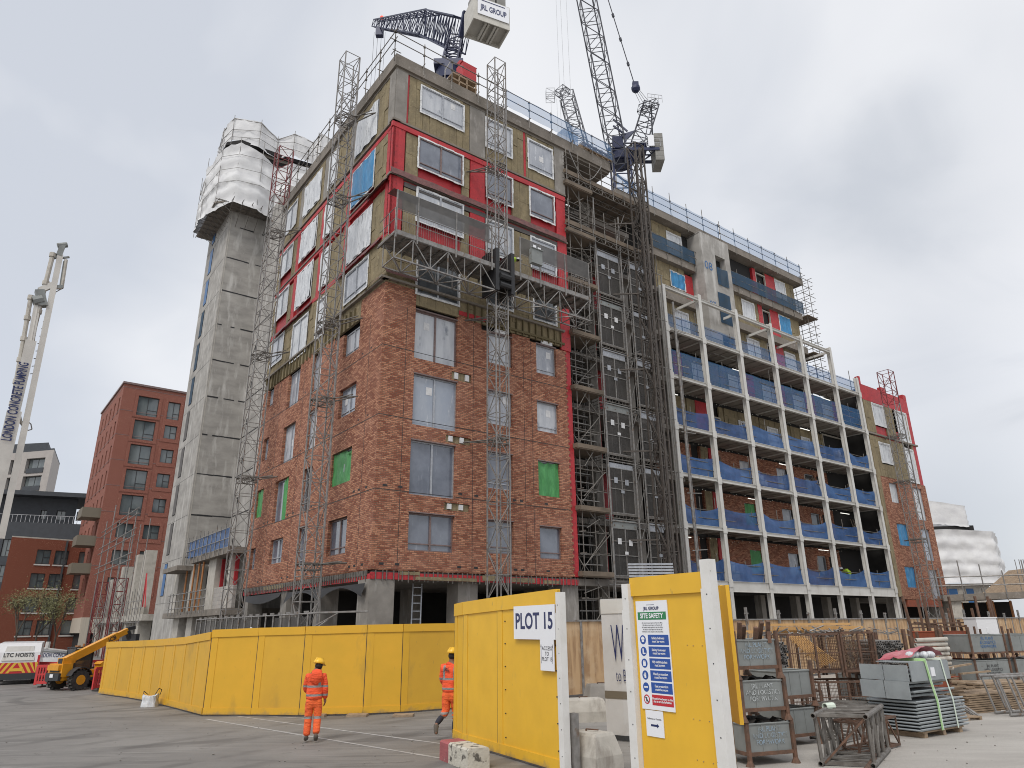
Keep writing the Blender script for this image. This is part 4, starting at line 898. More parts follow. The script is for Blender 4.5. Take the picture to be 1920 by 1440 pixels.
def wrap(parent, plan, z0, z1, name='sheeting', amp=.16, belly=.25, nv=26, ruck=True, seed=1):
    """sheeting pulled round a scaffold: plan = list of (x, y, dz0, dz1)"""
    b = MB(); pts = []
    for i in range(len(plan) - 1):
        a, c = plan[i], plan[i + 1]; n = max(2, int(math.hypot(c[0] - a[0], c[1] - a[1]) / .28))
        for k in range(n + (i == len(plan) - 2)): t = k / n; pts.append((tuple(a[j] + (c[j] - a[j]) * t for j in range(4)), i, t))
    def fn(s, t):
        i = min(len(pts) - 1, round(s * (len(pts) - 1))); (x, y, d0, d1), sg, lt_ = pts[i]
        a, c = plan[sg], plan[sg + 1]; nx, ny = (c[1] - a[1]), -(c[0] - a[0]); l = math.hypot(nx, ny) or 1; nx /= l; ny /= l
        z = z0 + d0 + (z1 + d1 - z0 - d0) * t
        lift = abs(((t * 4) % 1) - .5) * 2                   # taut at the ledgers, slack between
        o = -belly * (1 - lift) * .4 + amp * noise.noise((x * .9 + seed, y * .9, z * .5)) + amp * .5 * noise.noise((x * 3, y * 3, z * 1.2 + seed)) + amp * .35 * noise.noise((x * 7 + z * 2.5, y * 7, z * 2.2 + seed))
        if ruck: o += .16 * math.exp(-((t - .42) / .05) ** 2) * (1 + noise.noise((x * 4, y * 4, 2)))
        if t < .04: z += .12 * noise.noise((x * 3, y * 3, 9))
        return (x + nx * o, y + ny * o, z)
    b.grid(fn, len(pts) - 1, nv); return b.build(name, 'wrap', parent, True)
sh = bthing('sheeted_scaffold', 0, 31.4, 36, 'white sheeted scaffold wrapped round the head of the concrete core tower', 'scaffold')
low = [(2.5, 6.9, 1.0, -.5), (-1.5, 6.7, .7, -.6), (-1.8, 3.2, .2, .1), (-1.45, -.4, -.4, .2), (-.3, -1.7, 0.1, .6), (1.6, -2.1, -.2, -.1), (3.0, -1.6, -.2, -.6), (4.0, -2.6, .1, -.2), (7.5, -3.0, .3, -.2), (10.5, -3.0, .5, .1)]
wrap(sh, low, .9, 6.5, seed=3, belly=.34, amp=.22)
upp = [(2.5, 4.2, .3, -.5), (-1.0, 3.8, .3, -.5), (-1.25, 1.6, .2, .0), (-.9, -.4, 0.2, .3), (1.2, -1.6, -.3, .0), (3.0, -1.0, -.5, -.6), (4.2, -1.9, .0, .0), (6.0, -2.0, -.2, -.2), (6.4, -2.8, .1, .4), (10.5, -3.2, -.6, -.8)]
wrap(sh, upp, 7.7, 10.1, seed=8, belly=.12, ruck=False, nv=8)
b = MB(); b.prism([(-1.3, 6.5), (-1.5, -.3), (-.3, -1.5), (3.5, -1.5), (10.5, -2.4), (10.5, 6.5)], 1.15, 1.3); b.prism([(-1.0, 3.8), (-1.0, -.2), (-.1, -1.0), (3.5, -1.0), (10.5, -2.2), (10.5, 3.8)], 7.05, 7.35); b.build('platform', 'slab', sh)
b = MB(); b.prism([(-1.1, 3.9), (-1.2, -.2), (-.2, -1.3), (3.5, -1.3), (10.5, -2.3), (10.5, 4)], 7.36, 7.7); b.prism([(-.9, 3.6), (-1.0, -.1), (-.1, -.9), (3.5, -.9), (10.5, -2.0), (10.5, 3.6)], 6.2, 7.04); b.build('shadow_gap_fill', 'dark', sh)  # near-black slabs paint the shaded gap between the sheet tiers
b = MB()
for y in [x * .8 - 1.2 for x in range(9)]: b.tube((-1.6, y, 1.08), (-.1, y, 1.08), .03, 4); b.tube((-1.4, y, 1.1), (-.02, y + .1, .1), .02, 4)
for x in [x * .8 - .4 for x in range(12)]: b.tube((x, -2.4, 1.08), (x, -.05, 1.08), .03, 4); b.tube((x, -2.2, 1.1), (x + .1, -.02, -.4), .025, 4)
for o_ in (.4, .9, 1.4): b.tube((-o_, -o_, 1.03), (-o_, 6.4, 1.03), .03, 4); b.tube((-o_, -o_, 1.03), (10, -o_, 1.03), .03, 4)
b.build('soffit_tubes', 'scaff', sh)
b = MB()
def polyline(b, plan, z, r=.028):
    for a, c in zip(plan, plan[1:]): b.tube((a[0], a[1], z + (a[3] if z > 8.5 else 0)), (c[0], c[1], z + (c[3] if z > 8.5 else 0)), r, 5)
polyline(b, upp, 10.0)
for z in (8.2, 9.0): polyline(b, [(p[0] - .03, p[1] - .13, p[2], 0) for p in upp], z, .022)
for p in upp: b.tube((p[0], p[1] - .1, 7.4), (p[0], p[1] - .1, 10.3 + p[3]), .028, 5)
for z in (3.1, 4.4, 5.8): polyline(b, [(p[0] - .02, p[1] - .12, 0, 0) for p in low], z, .02)
for p in low: b.tube((p[0], p[1] + .1, 1.2), (p[0], p[1] + .1, 7.8), .025, 5)
b.build('scaffold_tubes', 'galv', sh)

# ------------------------------------------------------------------ roof-edge guardrails
def edge_rail(name, x, y, z, pts, label, net=None, every=1.6, group='guardrails along the roof edges', H_=1.15, tall=.3, mat_='scaff', rails=(.5, 1.05), seed=1):
    t = bthing(name, x, y, z, label, 'guardrail', group); b = MB(); rnd = random.Random(seed); nn = MB()
    for a, c in zip(pts, pts[1:]):
        a = Vector(a); c = Vector(c); n = max(1, round((c - a).length / every)); d = (c - a).normalized(); ou = Vector((d.y, -d.x, 0)) * .03
        for i in range(n + 1):
            p = a.lerp(c, i / n); b.tube(p + Vector((0, 0, -.75)), p + Vector((0, 0, H_ + (rnd.random() ** 2) * tall)), .026, 5)
            b.tube(p + Vector((0, 0, -.1)) - ou * 12, p + ou * 4 + Vector((0, 0, -.1)), .022, 4); b.box(p.x - .05, p.x + .05, p.y - .05, p.y + .05, H_ - .14, H_ - .06); b.box(p.x - .05, p.x + .05, p.y - .05, p.y + .05, .46, .54)
        for h in rails: b.tube(a + ou + Vector((0, 0, h)) - d * .3, c + ou + Vector((0, 0, h)) + d * .3, .025, 5)
        if net: nn.grid(lambda s, t_: a.lerp(c, s) + ou * (1.5 + 1.6 * noise.noise((s * (c - a).length * 1.5, t_ * 2, seed))) + Vector((0, 0, -.05 + (H_ + .02) * t_ - .06 * t_ * abs(math.sin(s * (c - a).length * 1.3)))), max(4, int((c - a).length / .5)), 4)
    b.build('rails', mat_, t)
    if net: nn.build('net', net, t, True)
    return t
edge_rail('roof_guardrail', 0, 0, 29.65, [(-.35, 16.2, 0), (-.35, -.35, 0)], 'double scaffold-tube guardrail along the left roof edge of the brick corner block', seed=2)
edge_rail('roof_guardrail', 0, 0, 29.65, [(-.35, -.35, 0), (6.4, -.35, 0)], 'scaffold-tube guardrail over the front roof edge, between roof corner and mast', seed=3)
edge_rail('roof_guardrail', 0, 0, 29.65, [(6.6, -.35, 0), (14.8, -.35, 0)], 'thinly netted guardrail on the front roof edge, right of the platform mast', net='net_roof', seed=4)
edge_rail('roof_guardrail', 0, 0, 30.75, [(18.4, 2.7, 0), (29.6, 2.7, 0)], 'pale blue netted guardrail above the 08 stair core, left half of middle roof', net='net_roof', seed=5, every=2.0, tall=.7, H_=1.3)
edge_rail('roof_guardrail', 0, 0, 30.75, [(29.8, 2.7, 0), (41.0, 2.7, 0)], 'pale blue netted guardrail at the right half of the middle block roof', net='net_roof', seed=6, every=2.0, tall=.5, H_=1.3)
edge_rail('balcony_guardrail', 0, 0, 27.5, [(21.8, 2.85, 0), (26.4, 2.85, 0)], 'dark blue netted guardrail left of the painted 08, upper floor', net='net_teal', group='guardrails on the middle block floors', seed=7)
edge_rail('balcony_guardrail', 0, 0, 27.3, [(30.1, 2.85, 0), (40.8, 2.85, 0)], 'dark blue netted guardrail under the red panels, right of the 08 core', net='net_teal', group='guardrails on the middle block floors', seed=8)

def brick_in(b): pass
# sheet of tangled hose over the hoist bay roof edge
b = MB(); pts = []
for i in range(25): s = i / 24; pts.append((.0 + 3.4 * s, -.05, -.2 - 2.9 * math.sin(s * math.pi) * (1 - .25 * s)))
b.path(pts, .035, 6); tag(b.build('hanging_hose', 'galv'), 'loop of grey hose hanging under the roof slab beside the stair scaffold', 'hose')
o = bpy.data.objects['hanging_hose']; o.location = B(11.2, -.25, 29.0); o.rotation_euler = (0, 0, BA); o.scale = (.8, 1, .62)

# ------------------------------------------------------------------ climbing masts
def climber(x, y, z1, label, redtop=0, rot=0, w=.75, seg=1.0, ties=(), m_='galv'):
    t = bthing('climbing_mast', x, y, -.15, label, 'mast', 'mast-climber towers up the facades'); t.rotation_euler.z = BA + rot
    b = MB(); b.lattice((0, 0, .4), (0, 0, z1 - redtop), w, w, seg, .038, .02, up=(0, 1, 0)); b.box(-.09, .09, -.03, .03, .4, .5)
    b.tube((w * .5 + .12, -.0, .4), (w * .5 + .12, 0, z1 - redtop - .6), .03, 5)
    b.build('mast', m_, t)
    if redtop:
        b = MB(); b.lattice((0, 0, z1 - redtop), (0, 0, z1), w, w, seg, .038, .022, up=(0, 1, 0)); b.build('top_section', 'mast_red', t)
    b = MB(); b.box(-.8, .8, -.8, .8, .0, .25); b.box(-.45, .45, -.45, .45, .25, .5); b.build('base', 'galv', t)
    for zz, dx, dy in ties:
        b = MB(); b.tube((w / 2, w / 2, zz), (dx, dy, zz), .035, 5); b.tube((-w / 2, w / 2, zz), (dx, dy, zz), .03, 5); b.tube((w / 2, -w / 2, zz), (dx * .8, dy, zz + .05), .028, 5)
        b.lattice((-w * .5, 0, zz - .12), (w * .5, 0, zz - .12), w, .25, .4, .03, .02, up=(0, 0, 1)); b.build('wall_tie', 'scaff', t)
    return t
climber(-1.25, 3.2, 31.4, 'tall grey lattice climbing mast nearest the brick corner, on the left facade', ties=[(z, 1.1, -1.3) for z in (4.9, 12.1, 15.9, 22.6, 27.5)], w=.8)
climber(-1.25, 13.2, 31.6, 'grey lattice climbing mast with dark red top section beside the concrete core', redtop=3.6, ties=[(z, 1.2, -1.3) for z in (10.2, 17.5, 25.6)], w=.9)
climber(5.2, -1.35, 31.2, 'grey lattice mast rising up the front facade through the work platform', ties=[(z, -1.0, 1.3) for z in (10.2, 16.2, 24.6)], w=.7)
climber(47.1, -.1, 22.6, 'grey lattice climbing mast with red top in front of the end wing', redtop=2.8, w=.95, ties=[(z, .3, 1.2) for z in (8.5, 13.2, 17)])
b = MB(); b.tube((0, 0, 0), (0, 0, 19), .045, 6); cab = b.build('power_cable', 'black'); cab.location = B(48.2, -.3, 2.6); tag(cab, 'black power cable hanging down beside the end wing mast', 'cable')

# the work platform on the front mast
pf = bthing('mast_climber_platform', 5.2, -1.35, 18.35, 'long mesh-sided work platform hung across the front facade on its mast', 'work platform')
b = MB()
for x0, x1, zz in ((-5.8, -.45, 0.0), (.45, 5.5, 0.0)):
    b.lattice((x0, -.0, -.72), (x1, -.0, -.72), 1.05, 1.15, .95, .045, .028, up=(0, 0, 1))
b.build('truss', 'galv', pf)
b = MB(); b.box(-5.85, 5.55, -.55, .95, -.12, -.03); b.box(-5.85, -.4, -.58, -.56, -.16, .06); b.box(.4, 5.55, -.58, -.56, -.16, .06); b.build('deck', 'galv', pf)
b = MB()
for x in [-5.85 + .6 * i for i in range(20)]: b.bar((x, -.5, -.17), (x, 1.0, -.17), .06, .08)
b.build('deck_joists', 'scaff', pf)
posts = [-5.8, -4.75, -2.75, -.75, .95, 2.2, 3.85, 5.5]
b = MB()
for x in posts: b.bar((x, -.6, -.35), (x, -.6, 2.02), .06, .05)
for x0, x1 in ((-5.8, -.75), (.95, 5.5)):
    for h in (.55, 1.05): b.tube((x0, -.6, h), (x1, -.6, h), .02, 5)
    b.tube((x0, -.6, 2.0), (x1, -.6, 2.0), .02, 5)
for y in (-.6, 0, .5):
    for x in (-5.85, 5.55): b.tube((x, y, 0), (x, y, 1.1), .02, 5)
for x in (-5.85, 5.55):
    for h in (.55, 1.1): b.tube((x, -.6, h), (x, .9, h), .02, 5)
b.build('guardrail', 'galv', pf)
b = MB(True); b.grid(lambda s, t: (-5.8 + 4.9 * s, -.62, 1.08 + .92 * t), 4, 2); b.grid(lambda s, t: (.95 + 4.55 * s, -.62, 1.08 + .92 * t), 4, 2); b.build_each('mesh_screen', 'screen', pf)
b = MB(True); b.quad((-6.0, -.62, 2.0), (-.9, -.62, 2.0), (-.9, -.0, 2.05), (-6.0, -.0, 2.05)); b.build_each('sloping_mesh', 'screen', pf)
b = MB()
for i in range(96):
    x = -5.75 + .118 * i
    if -.75 < x < .95: continue
    b.box(x, x + .006, -.618, -.612, .0, 1.06)
b.build('mesh_infill', 'galv', pf)
b = MB(); b.box(1.5, 2.15, -.85, -.62, .7, 1.5); b.box(1.45, 2.2, -.9, -.85, 1.48, 1.52); b.build('control_box', 'grey_steel', pf)
b = MB(True); b.box(1.75, 1.95, -.634, -.63, 1.62, 1.85); b.box(2.05, 2.25, -.634, -.63, 1.55, 1.8); b.build_each('notice', 'sign_white', pf)
b = MB(); b.box(-.45, .45, -.5, -.1, -.9, -.1); b.box(-.55, -.35, -.65, .5, -1.3, .9); b.box(.35, .55, -.65, .5, -1.3, .9); b.tube((-.3, -.6, -.5), (.3, -.6, -.5), .16, 8); b.tube((-.3, -.6, -.95), (.3, -.6, -.95), .14, 8); b.build('drive_unit', 'black', pf)

# ------------------------------------------------------------------ stair scaffold, landings and hoists
def stair_scaffold():
    t = bthing('stair_scaffold', 11.25, -.05, -.15, 'narrow scaffold stair tower rising between brick block and hoist gates', 'scaffold'); b = MB(); rnd = random.Random(4)
    X = (0, .85, 1.55); Y = (0, 1.25)
    for x in X:
        for y in Y: b.tube((x, y, 0), (x, y, 28.2 + rnd.uniform(-.5, 1.2)), .03, 6)
    z = .4
    while z < 27.5:
        for y in Y: b.tube((-.25, y, z), (1.8, y, z), .025, 5)
        for x in X: b.tube((x, -.2, z + .05), (x, 1.5, z + .05), .025, 5)
        z += 1.05
    z = .4; k = 0
    while z < 26.5:
        a = (0, 1.55) if k % 2 else (1.55, 0)
        b.tube((a[0], -.03, z), (a[1], -.03, z + 1.6), .024, 5); b.tube((a[1] * .55, 1.28, z), (a[0] * .55, 1.28, z + 1.6), .024, 5)
        b.tube((-.03, 0 if k % 2 else 1.25, z), (-.03, 1.25 if k % 2 else 0, z + 1.6), .024, 5); b.tube((1.58, 1.25 if k % 2 else 0, z), (1.58, 0 if k % 2 else 1.25, z + 1.6), .024, 5)
        b.tube((rnd.uniform(-.3, .3), -.1, z + .3), (rnd.uniform(.9, 1.9), -.1, z + rnd.uniform(.3, 1.9)), .022, 5)
        k += 1; z += 1.55
    b.build('tubes', 'scaff', t)
    for k in range(8):
        z = 4.6 + 3.15 * k; b = MB(); b.box(-.3, 1.75, -.2, 1.4, z - .05, z); b.box(-.3, 1.75, -.24, -.20, z, z + .22); b.box(-.34, -.3, -.2, 1.4, z, z + .22); b.build('landing_boards', 'board', t)
        b = MB()
        for q in range(5): b.box(.1, 1.4, .15 + q * .2, .35 + q * .2, z - 2.6 + q * .5, z - 2.55 + q * .5)
        b.build('stair_flight', 'galv', t)
    return t
stair_scaffold()
# two long scaffold landings near the top
for k, (z, x1, lab) in enumerate(((27.3, 17.9, 'uppermost long scaffold landing crossing the hoist bay under the roof slab'), (23.9, 17.5, 'second scaffold landing across the hoist bay, just above the mesh gates'))):
    t = bthing('scaffold_landing', 11.0, -.2, z, lab, 'scaffold landing', 'long scaffold landings over the hoist bay'); W_ = x1 - 11.0
    b = MB(); b.box(0, W_, 0, .05, -.02, .22); b.box(-.05, 0, 0, 2.2, -.02, .22); b.box(0, W_, 0, 2.4, -.06, -.02); b.build('boards', 'board', t)
    b = MB()
    for x in [0.02 + .95 * i for i in range(int(W_ / .95) + 1)]:
        b.tube((x, -.05, -.5), (x, -.05, 1.25 + .5 * random.random()), .026, 5); b.tube((x, -.1, -.12), (x, 2.4, -.12), .026, 5)
    for h in (.5, 1.0): b.tube((-.2, -.06, h), (W_, -.06, h), .024, 5); b.tube((-.02, -.1, h), (-.02, 2.2, h), .024, 5)
    for yy in (-.05, .8, 1.6):
        b.tube((-.3, yy, -.55), (W_ + .1, yy, -.55), .026, 5); b.tube((-.3, yy, -.22), (W_ + .1, yy, -.22), .026, 5)
        for i in range(int(W_ / .55)): b.tube((i * .55, yy, -.55), (i * .55 + .27, yy, -.22), .016, 4); b.tube((i * .55 + .27, yy, -.22), (i * .55 + .55, yy, -.55), .016, 4)
    b.build('tubes', 'scaff', t)
# landing gates floor by floor
def gate(x, w_, k, side):
    z = 4.55 + 3.15 * k
    t = bthing('landing_gate', x, .0, z, f'{side} mesh hoist gate on the {ORD[k]} landing from the ground', 'hoist gate', 'mesh landing gates of the hoist bay')
    b = MB()
    for u in (0, w_ * .5, w_): b.bar((u, 0, 0), (u, 0, 2.35), .05, .05)
    for h in (0, 1.0 + .25 * (k % 2), 1.7, 2.35): b.bar((0, 0, h), (w_, 0, h), .035, .04)
    b.build('gate_frame', 'galv', t)
    b = MB(); b.grid(lambda s, q: (w_ * s, .015, 2.35 * q), 2, 2); b.build('mesh', 'grille', t)
    b = MB(); b.box(.02, w_ - .02, -.02, .0, 2.36, 2.36 + (.42 if k % 3 != 1 else .25)); b.build('header_panel', 'frame_alu' if side != 'left-hand' or k % 2 else 'grey_steel', t)
    b = MB(True)
    if side == 'left-hand':
        b.box(.3, .56, -.035, -.03, 1.55, 1.85); b.box(1.1, 1.36, -.035, -.03, 1.5, 1.8)
    b.box(w_ * .5 - .12, w_ * .5 + .12, -.04, -.03, 1.05, 1.2)
    b.build_each('notice', 'frame_white' if side == 'left-hand' and k % 2 == 0 else 'frame_alu', t)
    b = MB(); b.bar((-.15, -.02, -.08), (w_ + .3, -.02, -.08), .05, .1); b.bar((-.15, -.02, -.3), (w_ + .3, -.02, -.3), .04, .05)
    for i in range(8): b.tube((i * w_ / 7, 0, -.32), ((i + .5) * w_ / 7, 0, -.06), .016, 4)
    for i in range(5): b.tube((w_ * i / 4, 0, -.15), (w_ * i / 4, 1.8, -.15), .022, 4); b.tube((w_ * i / 4, .9, -.5), (w_ * i / 4, .9, -.1), .02, 4)
    b.tube((0, .9, -.5), (w_, .9, -.5), .022, 4)
    b.build('ledger', 'scaff', t)
for k in range(6): gate(13.35, 1.78, k, 'left-hand'); gate(16.05, 1.55, k, 'right-hand')
t = bthing('gate_scaffold', 13.2, -.1, -.15, 'tall scaffold standards and ledgers carrying the hoist landing gates', 'scaffold'); b = MB(); rnd = random.Random(9)
for x, zt in ((0, 26.6), (2.05, 26), (2.75, 24.6), (4.6, 24), (5.6, 23)): b.tube((x, 0, 0), (x, 0, zt), .045, 6); b.tube((x + .12, .25, 0), (x + .12, .25, zt - 1), .028, 5)
for x in (0, 2.05, 2.75, 4.6): b.tube((x, 1.6, 0), (x, 1.6, 23), .028, 5)
for k in range(7):
    z = 4.5 + 3.15 * k; b.tube((-.4, .05, z - .25), (5.8, .05, z - .25), .028, 5); b.tube((-.4, 1.5, z - .25), (5.8, 1.5, z - .25), .028, 5)
    for i in range(5): b.tube((2.05 + rnd.uniform(-.3, .3), .1, z + rnd.uniform(-.6, -.2)), (2.9 + rnd.uniform(0, 1.2), rnd.uniform(0, 1.5), z + rnd.uniform(-.9, .4)), .02, 4)
    b.tube((2.05, .1, z), (2.75, .1, z + 1.6), .022, 4); b.tube((2.05, .1, z + 1.6), (2.75, .1, z + 3.1), .022, 4)
b.build('tubes', 'galv', t)
t = bthing('hoist_mast', 16.0, -1.25, -.15, 'dark weathered lattice hoist mast in front of the right-hand landing gates', 'mast', 'hoist masts')
b = MB(); b.lattice((0, 0, 0), (0, 0, 30.8), .72, .72, 1.5, .055, .032, up=(0, 1, 0)); b.box(-.08, .08, -.4, -.34, 0, 30.5); b.build('mast', 'hoist_steel', t)
b = MB()
for z in (6.5, 11.2, 15.9, 20.6, 25.3): b.bar((.2, .3, z), (2.6, 2.2, z + .1), .07, .09); b.bar((-.3, .3, z), (-1.6, 1.4, z), .06, .08); b.bar((-.3, -.2, z + .5), (1.6, 1.6, z + .5), .05, .06); b.bar((-.5, .5, z), (1.2, .5, z), .06, .1)
b.build('wall_tie', 'hoist_steel', t)
t = bthing('hoist_mast', 17.3, -.3, -.15, 'second dark hoist mast beside the first white steel column, full of guide rails', 'mast', 'hoist masts')
b = MB(); b.lattice((0, 0, 0), (0, 0, 29.2), .6, .6, 1.5, .04, .022, up=(0, 1, 0)); b.build('mast', 'hoist_steel', t)
b = MB()
for x in (.6,): b.bar((x, -.25, 0), (x, -.25, 24), .04, .04)
for i in range(7): z = 2.2 + i * 3.5; b.tube((-.4, -.3, z), (.7, .2, z + random.uniform(-.3, .3)), .025, 4)
b.build('guide_rail', 'scaff', t)
t = bthing('scaffold_pole_pair', 19.7, -.1, -.15, 'pair of long scaffold standards beside the first white steel column', 'scaffold')
b = MB(); b.tube((0, 0, 0), (0, 0, 21.5), .075, 8); b.tube((.45, .3, 0), (.45, .3, 16), .025, 5); b.tube((.3, .1, 0), (.3, .1, 19), .025, 5)
for z in (3.5, 6.2, 9.4, 13, 17.2, 19.5): b.tube((-.4, -.05, z), (1.1, .1, z + .15), .028, 5)
b.build('tubes', 'galv', t)
# end scaffold at the right edge of the middle block
t = bthing('end_scaffold', 40.6, 2.6, 20.4, 'scaffold tubes with two board lifts on the right-hand end of the middle block', 'scaffold'); b = MB(); rnd = random.Random(12)
for x in (.25, 1.25):
    for y in (0, 1.2, 2.6): b.tube((x, y, -.4), (x, y, 10.6 + rnd.uniform(-.6, 1.3)), .028, 5)
for z in [.6 + i * .75 for i in range(14)]:
    b.tube((-.1, 0, z), (2.0 + rnd.uniform(-.3, .2), 0, z), .025, 5); b.tube((1.25, -.4, z + .06), (1.25, 3, z + .06), .025, 5); b.tube((.25, -.4, z + .06), (.25, 3, z + .06), .025, 5)
b.build('tubes', 'scaff', t)
b = MB(True)
for z in (3.2, 6.6, 0.3): b.box(0, 1.6, -.2, 2.8, z, z + .06)
b.build_each('board_lift', 'board', t)

# ------------------------------------------------------------------ cranes
def blocks(b, P, Q, R_, n, h): pass
# left luffing crane
zb = 62.0
A_, B_, C_, D_ = [G(*p, zb) for p in ((888, 33), (956, 57), (936, 92), (866, 69))]
D_ = A_ + (C_ - B_) * 1.0
t = empty('luffing_crane', AT(843, 120, 62) * Vector((1, 1, 0)), 0, 'navy luffing crane with big white counterweight box over the brick block roof', 'crane'); T0 = t.location.copy()
def w2l(p): return Vector(p) - T0
b = MB(); b.lattice((0, 0, 0), (0, 0, 59.0), 1.9, 1.9, 2.0, .13, .06, up=(0, 1, 0)); b.build('tower', 'crane_navy', t)
b = MB(); b.tube((0, 0, 58.6), (0, 0, 60.2), 1.5, 12); b.box(-1.6, 1.6, -1.4, 1.4, 60.2, 60.9); b.lattice((-.2, .6, 60.9), (.5, 1.5, 66.5), 1.6, 1.2, 1.2, .12, .07, up=(0, 1, 0)); b.build('slewing_platform', 'crane_navy', t)
fr = MB(); hh = Vector((0, 0, 3.1)); F = [w2l(p) for p in (A_, B_, C_, D_)]
fr._add([*F, *[p + hh for p in F]], [(0, 1, 5, 4), (1, 2, 6, 5), (2, 3, 7, 6), (3, 0, 4, 7)])
inn = [F[i].lerp((F[0] + F[2]) / 2, .07) for i in range(4)]
for i in range(4): fr.quad(F[i], F[(i + 1) % 4], inn[(i + 1) % 4], inn[i])
fr._add([p + Vector((0, 0, .45)) for p in inn], [(0, 1, 2, 3)])
for i in range(4): fr.quad(inn[i], inn[(i + 1) % 4], inn[(i + 1) % 4] + Vector((0, 0, .45)), inn[i] + Vector((0, 0, .45)))
ex_ = (F[1] - F[0]).normalized(); ey_ = (F[3] - F[0]).normalized(); Lx = (F[1] - F[0]).length; Ly = (F[3] - F[0]).length
for s_ in (.36, .44, .62, .70): fr.bar(F[0] + ex_ * Lx * s_ + ey_ * .2 + Vector((0, 0, .1)), F[0] + ex_ * Lx * s_ + ey_ * (Ly - .2) + Vector((0, 0, .1)), .18, .25)
fr.build('counterweight_box', 'cw_white', t)
b = MB(True)
for s0, s1, h in ((.08, .40, 1.6), (.42, .62, 1.8), (.68, .92, 2.0)):
    c = [F[0] + ex_ * Lx * a + ey_ * y + Vector((0, 0, 3.0)) for a, y in ((s0, .3), (s1, .3), (s1, Ly - .3), (s0, Ly - .3))]; b.ext(c, (0, 0, h))
b.build_each('ballast_block', 'cw_block', t)
sg = MB(); o_ = -ey_ * .06; sg.ext([F[0] + ex_ * Lx * .1 + Vector((0, 0, .75)) + o_, F[0] + ex_ * Lx * .97 + Vector((0, 0, .75)) + o_, F[0] + ex_ * Lx * .97 + Vector((0, 0, 2.9)) + o_, F[0] + ex_ * Lx * .1 + Vector((0, 0, 2.9)) + o_], -ey_ * .05)
so = sg.build('name_board', 'sign_white', t)
text('JRL GROUP', 1.02, 'sign_navy', so, frame(F[0] + ex_ * Lx * .535 + Vector((0, 0, 1.7)) - ey_ * .13, ex_, (0, 0, 1)), ext=.01, bold=.012, sx=Lx * .80 / 5.7)
b = MB(); b.bar(F[0] + ex_ * Lx * .2 + Vector((0, 0, 2.65)) - ey_ * .13, F[0] + ex_ * Lx * .85 + Vector((0, 0, 2.65)) - ey_ * .13, .03, .07); b.build('lettering_rule', 'sign_navy', so)
b = MB(); j0 = w2l(AT(862, 66, 61)); jm = w2l(AT(805, 46, 74)); j1 = w2l(AT(704, 45, 96))
b.lattice(j0, jm, 2.2, 3.4, 1.9, .11, .06, up=(0, 0, 1), w2=2.0, h2=3.2); b.lattice(jm, j1, 2.0, 3.2, 1.9, .11, .06, up=(0, 0, 1), w2=1.0, h2=1.1)
b.bar(w2l(AT(864, 70, 60)), w2l(AT(872, 22, 59)), .5); b.build('jib', 'crane_navy', t)
b = MB(); tipw = w2l(AT(712, 60, 92)); b.box(tipw.x - .6, tipw.x + .6, tipw.y - .4, tipw.y + .4, tipw.z - .9, tipw.z + .6); b.build('jib_head', 'crane_navy', t)
b = MB()
for dx in (-.9, -.3, .3, .9): b.tube(tipw + Vector((dx, 0, 0)), tipw + Vector((dx, 0, -55)), .035, 4)
b.build('hoist_rope', 'crane_grey', t)
b = MB(); b.sphere(w2l(AT(716, 33, 95)), .35, n=8, k=5); b.build('warning_lamp', 'lamp_red', t)
sl = Vector((1.1, -.6, 0)).normalized()
for s_, px in ((-1, 812), (1, 876)):
    b = MB(); c = Vector((s_ * 2.1, 0, 54)); b.box(c.x - .06, c.x + .06, -1.2, 1.2, c.z - 3.2, c.z + 2.3); b.build('safety_screen', 'sign_white' if s_ < 0 else 'crane_navy', t)
    b = MB(); b.lattice((s_ * 2.1, 0, 49), (s_ * 1.6, 0, 55.5), .6, 2.2, 1.4, .06, .04, up=(0, 1, 0)); b.build('side_brace', 'crane_navy', t)
b = MB(); b.tube((0, 0, 57.2), (0, 0, 58.6), 1.25, 10); b.build('collar', 'crane_navy', t)

# right luffing crane, jib raised out of the picture
t = empty('luffing_crane', AT(1166, 340, 70) * Vector((1, 1, 0)), 0, 'navy luffing crane behind the hoist masts, jib raised out of the picture', 'crane'); T0 = t.location.copy()
b = MB(); b.lattice((0, 0, 0), (0, 0, 53.2), 2.0, 2.0, 2.0, .15, .07, up=(0, 1, 0)); b.build('tower', 'crane_navy', t)
pz = 53.2
b = MB(); b.tube((0, 0, pz), (0, 0, pz + 1), 1.5, 12); b.box(-1.6, 4.4, -1.3, -1.1, pz + 1, pz + 1.35); b.box(-1.6, 4.4, 1.1, 1.3, pz + 1, pz + 1.35); b.lattice((-1.2, 0, pz + 1.6), (4.0, 0, pz + 1.6), 2.2, 1.0, 1.2, .09, .06); b.box(-1.0, .2, -1.5, -.9, pz + 1.2, pz + 2.8); b.box(1.6, 3.0, -.9, .9, pz + 1.2, pz + 2.4); b.build('machinery_platform', 'crane_navy', t)
b = MB(True)
for i in range(6): b.box(3.9, 4.9, -1.2, 1.2, pz - .3 + i * .62, pz + .28 + i * .62)
b.build_each('ballast_block', 'cw_block', t)
b = MB(); b.box(3.1, 3.8, -1.5, -1.44, pz + 1.4, pz + 2.9); so = b.build('name_board', 'sign_white', t)
jf = w2l(AT(1162, 312, 69)); jt = w2l(AT(1082, -90, 64))
b = MB(); b.lattice(jf, jf.lerp(jt, .12), 1.2, 1.2, 1.5, .09, .05, up=(0, 1, 0), w2=1.9, h2=1.8); b.lattice(jf.lerp(jt, .12), jt, 1.9, 1.8, 1.75, .09, .045, up=(0, 1, 0)); b.build('jib', 'crane_grey', t)
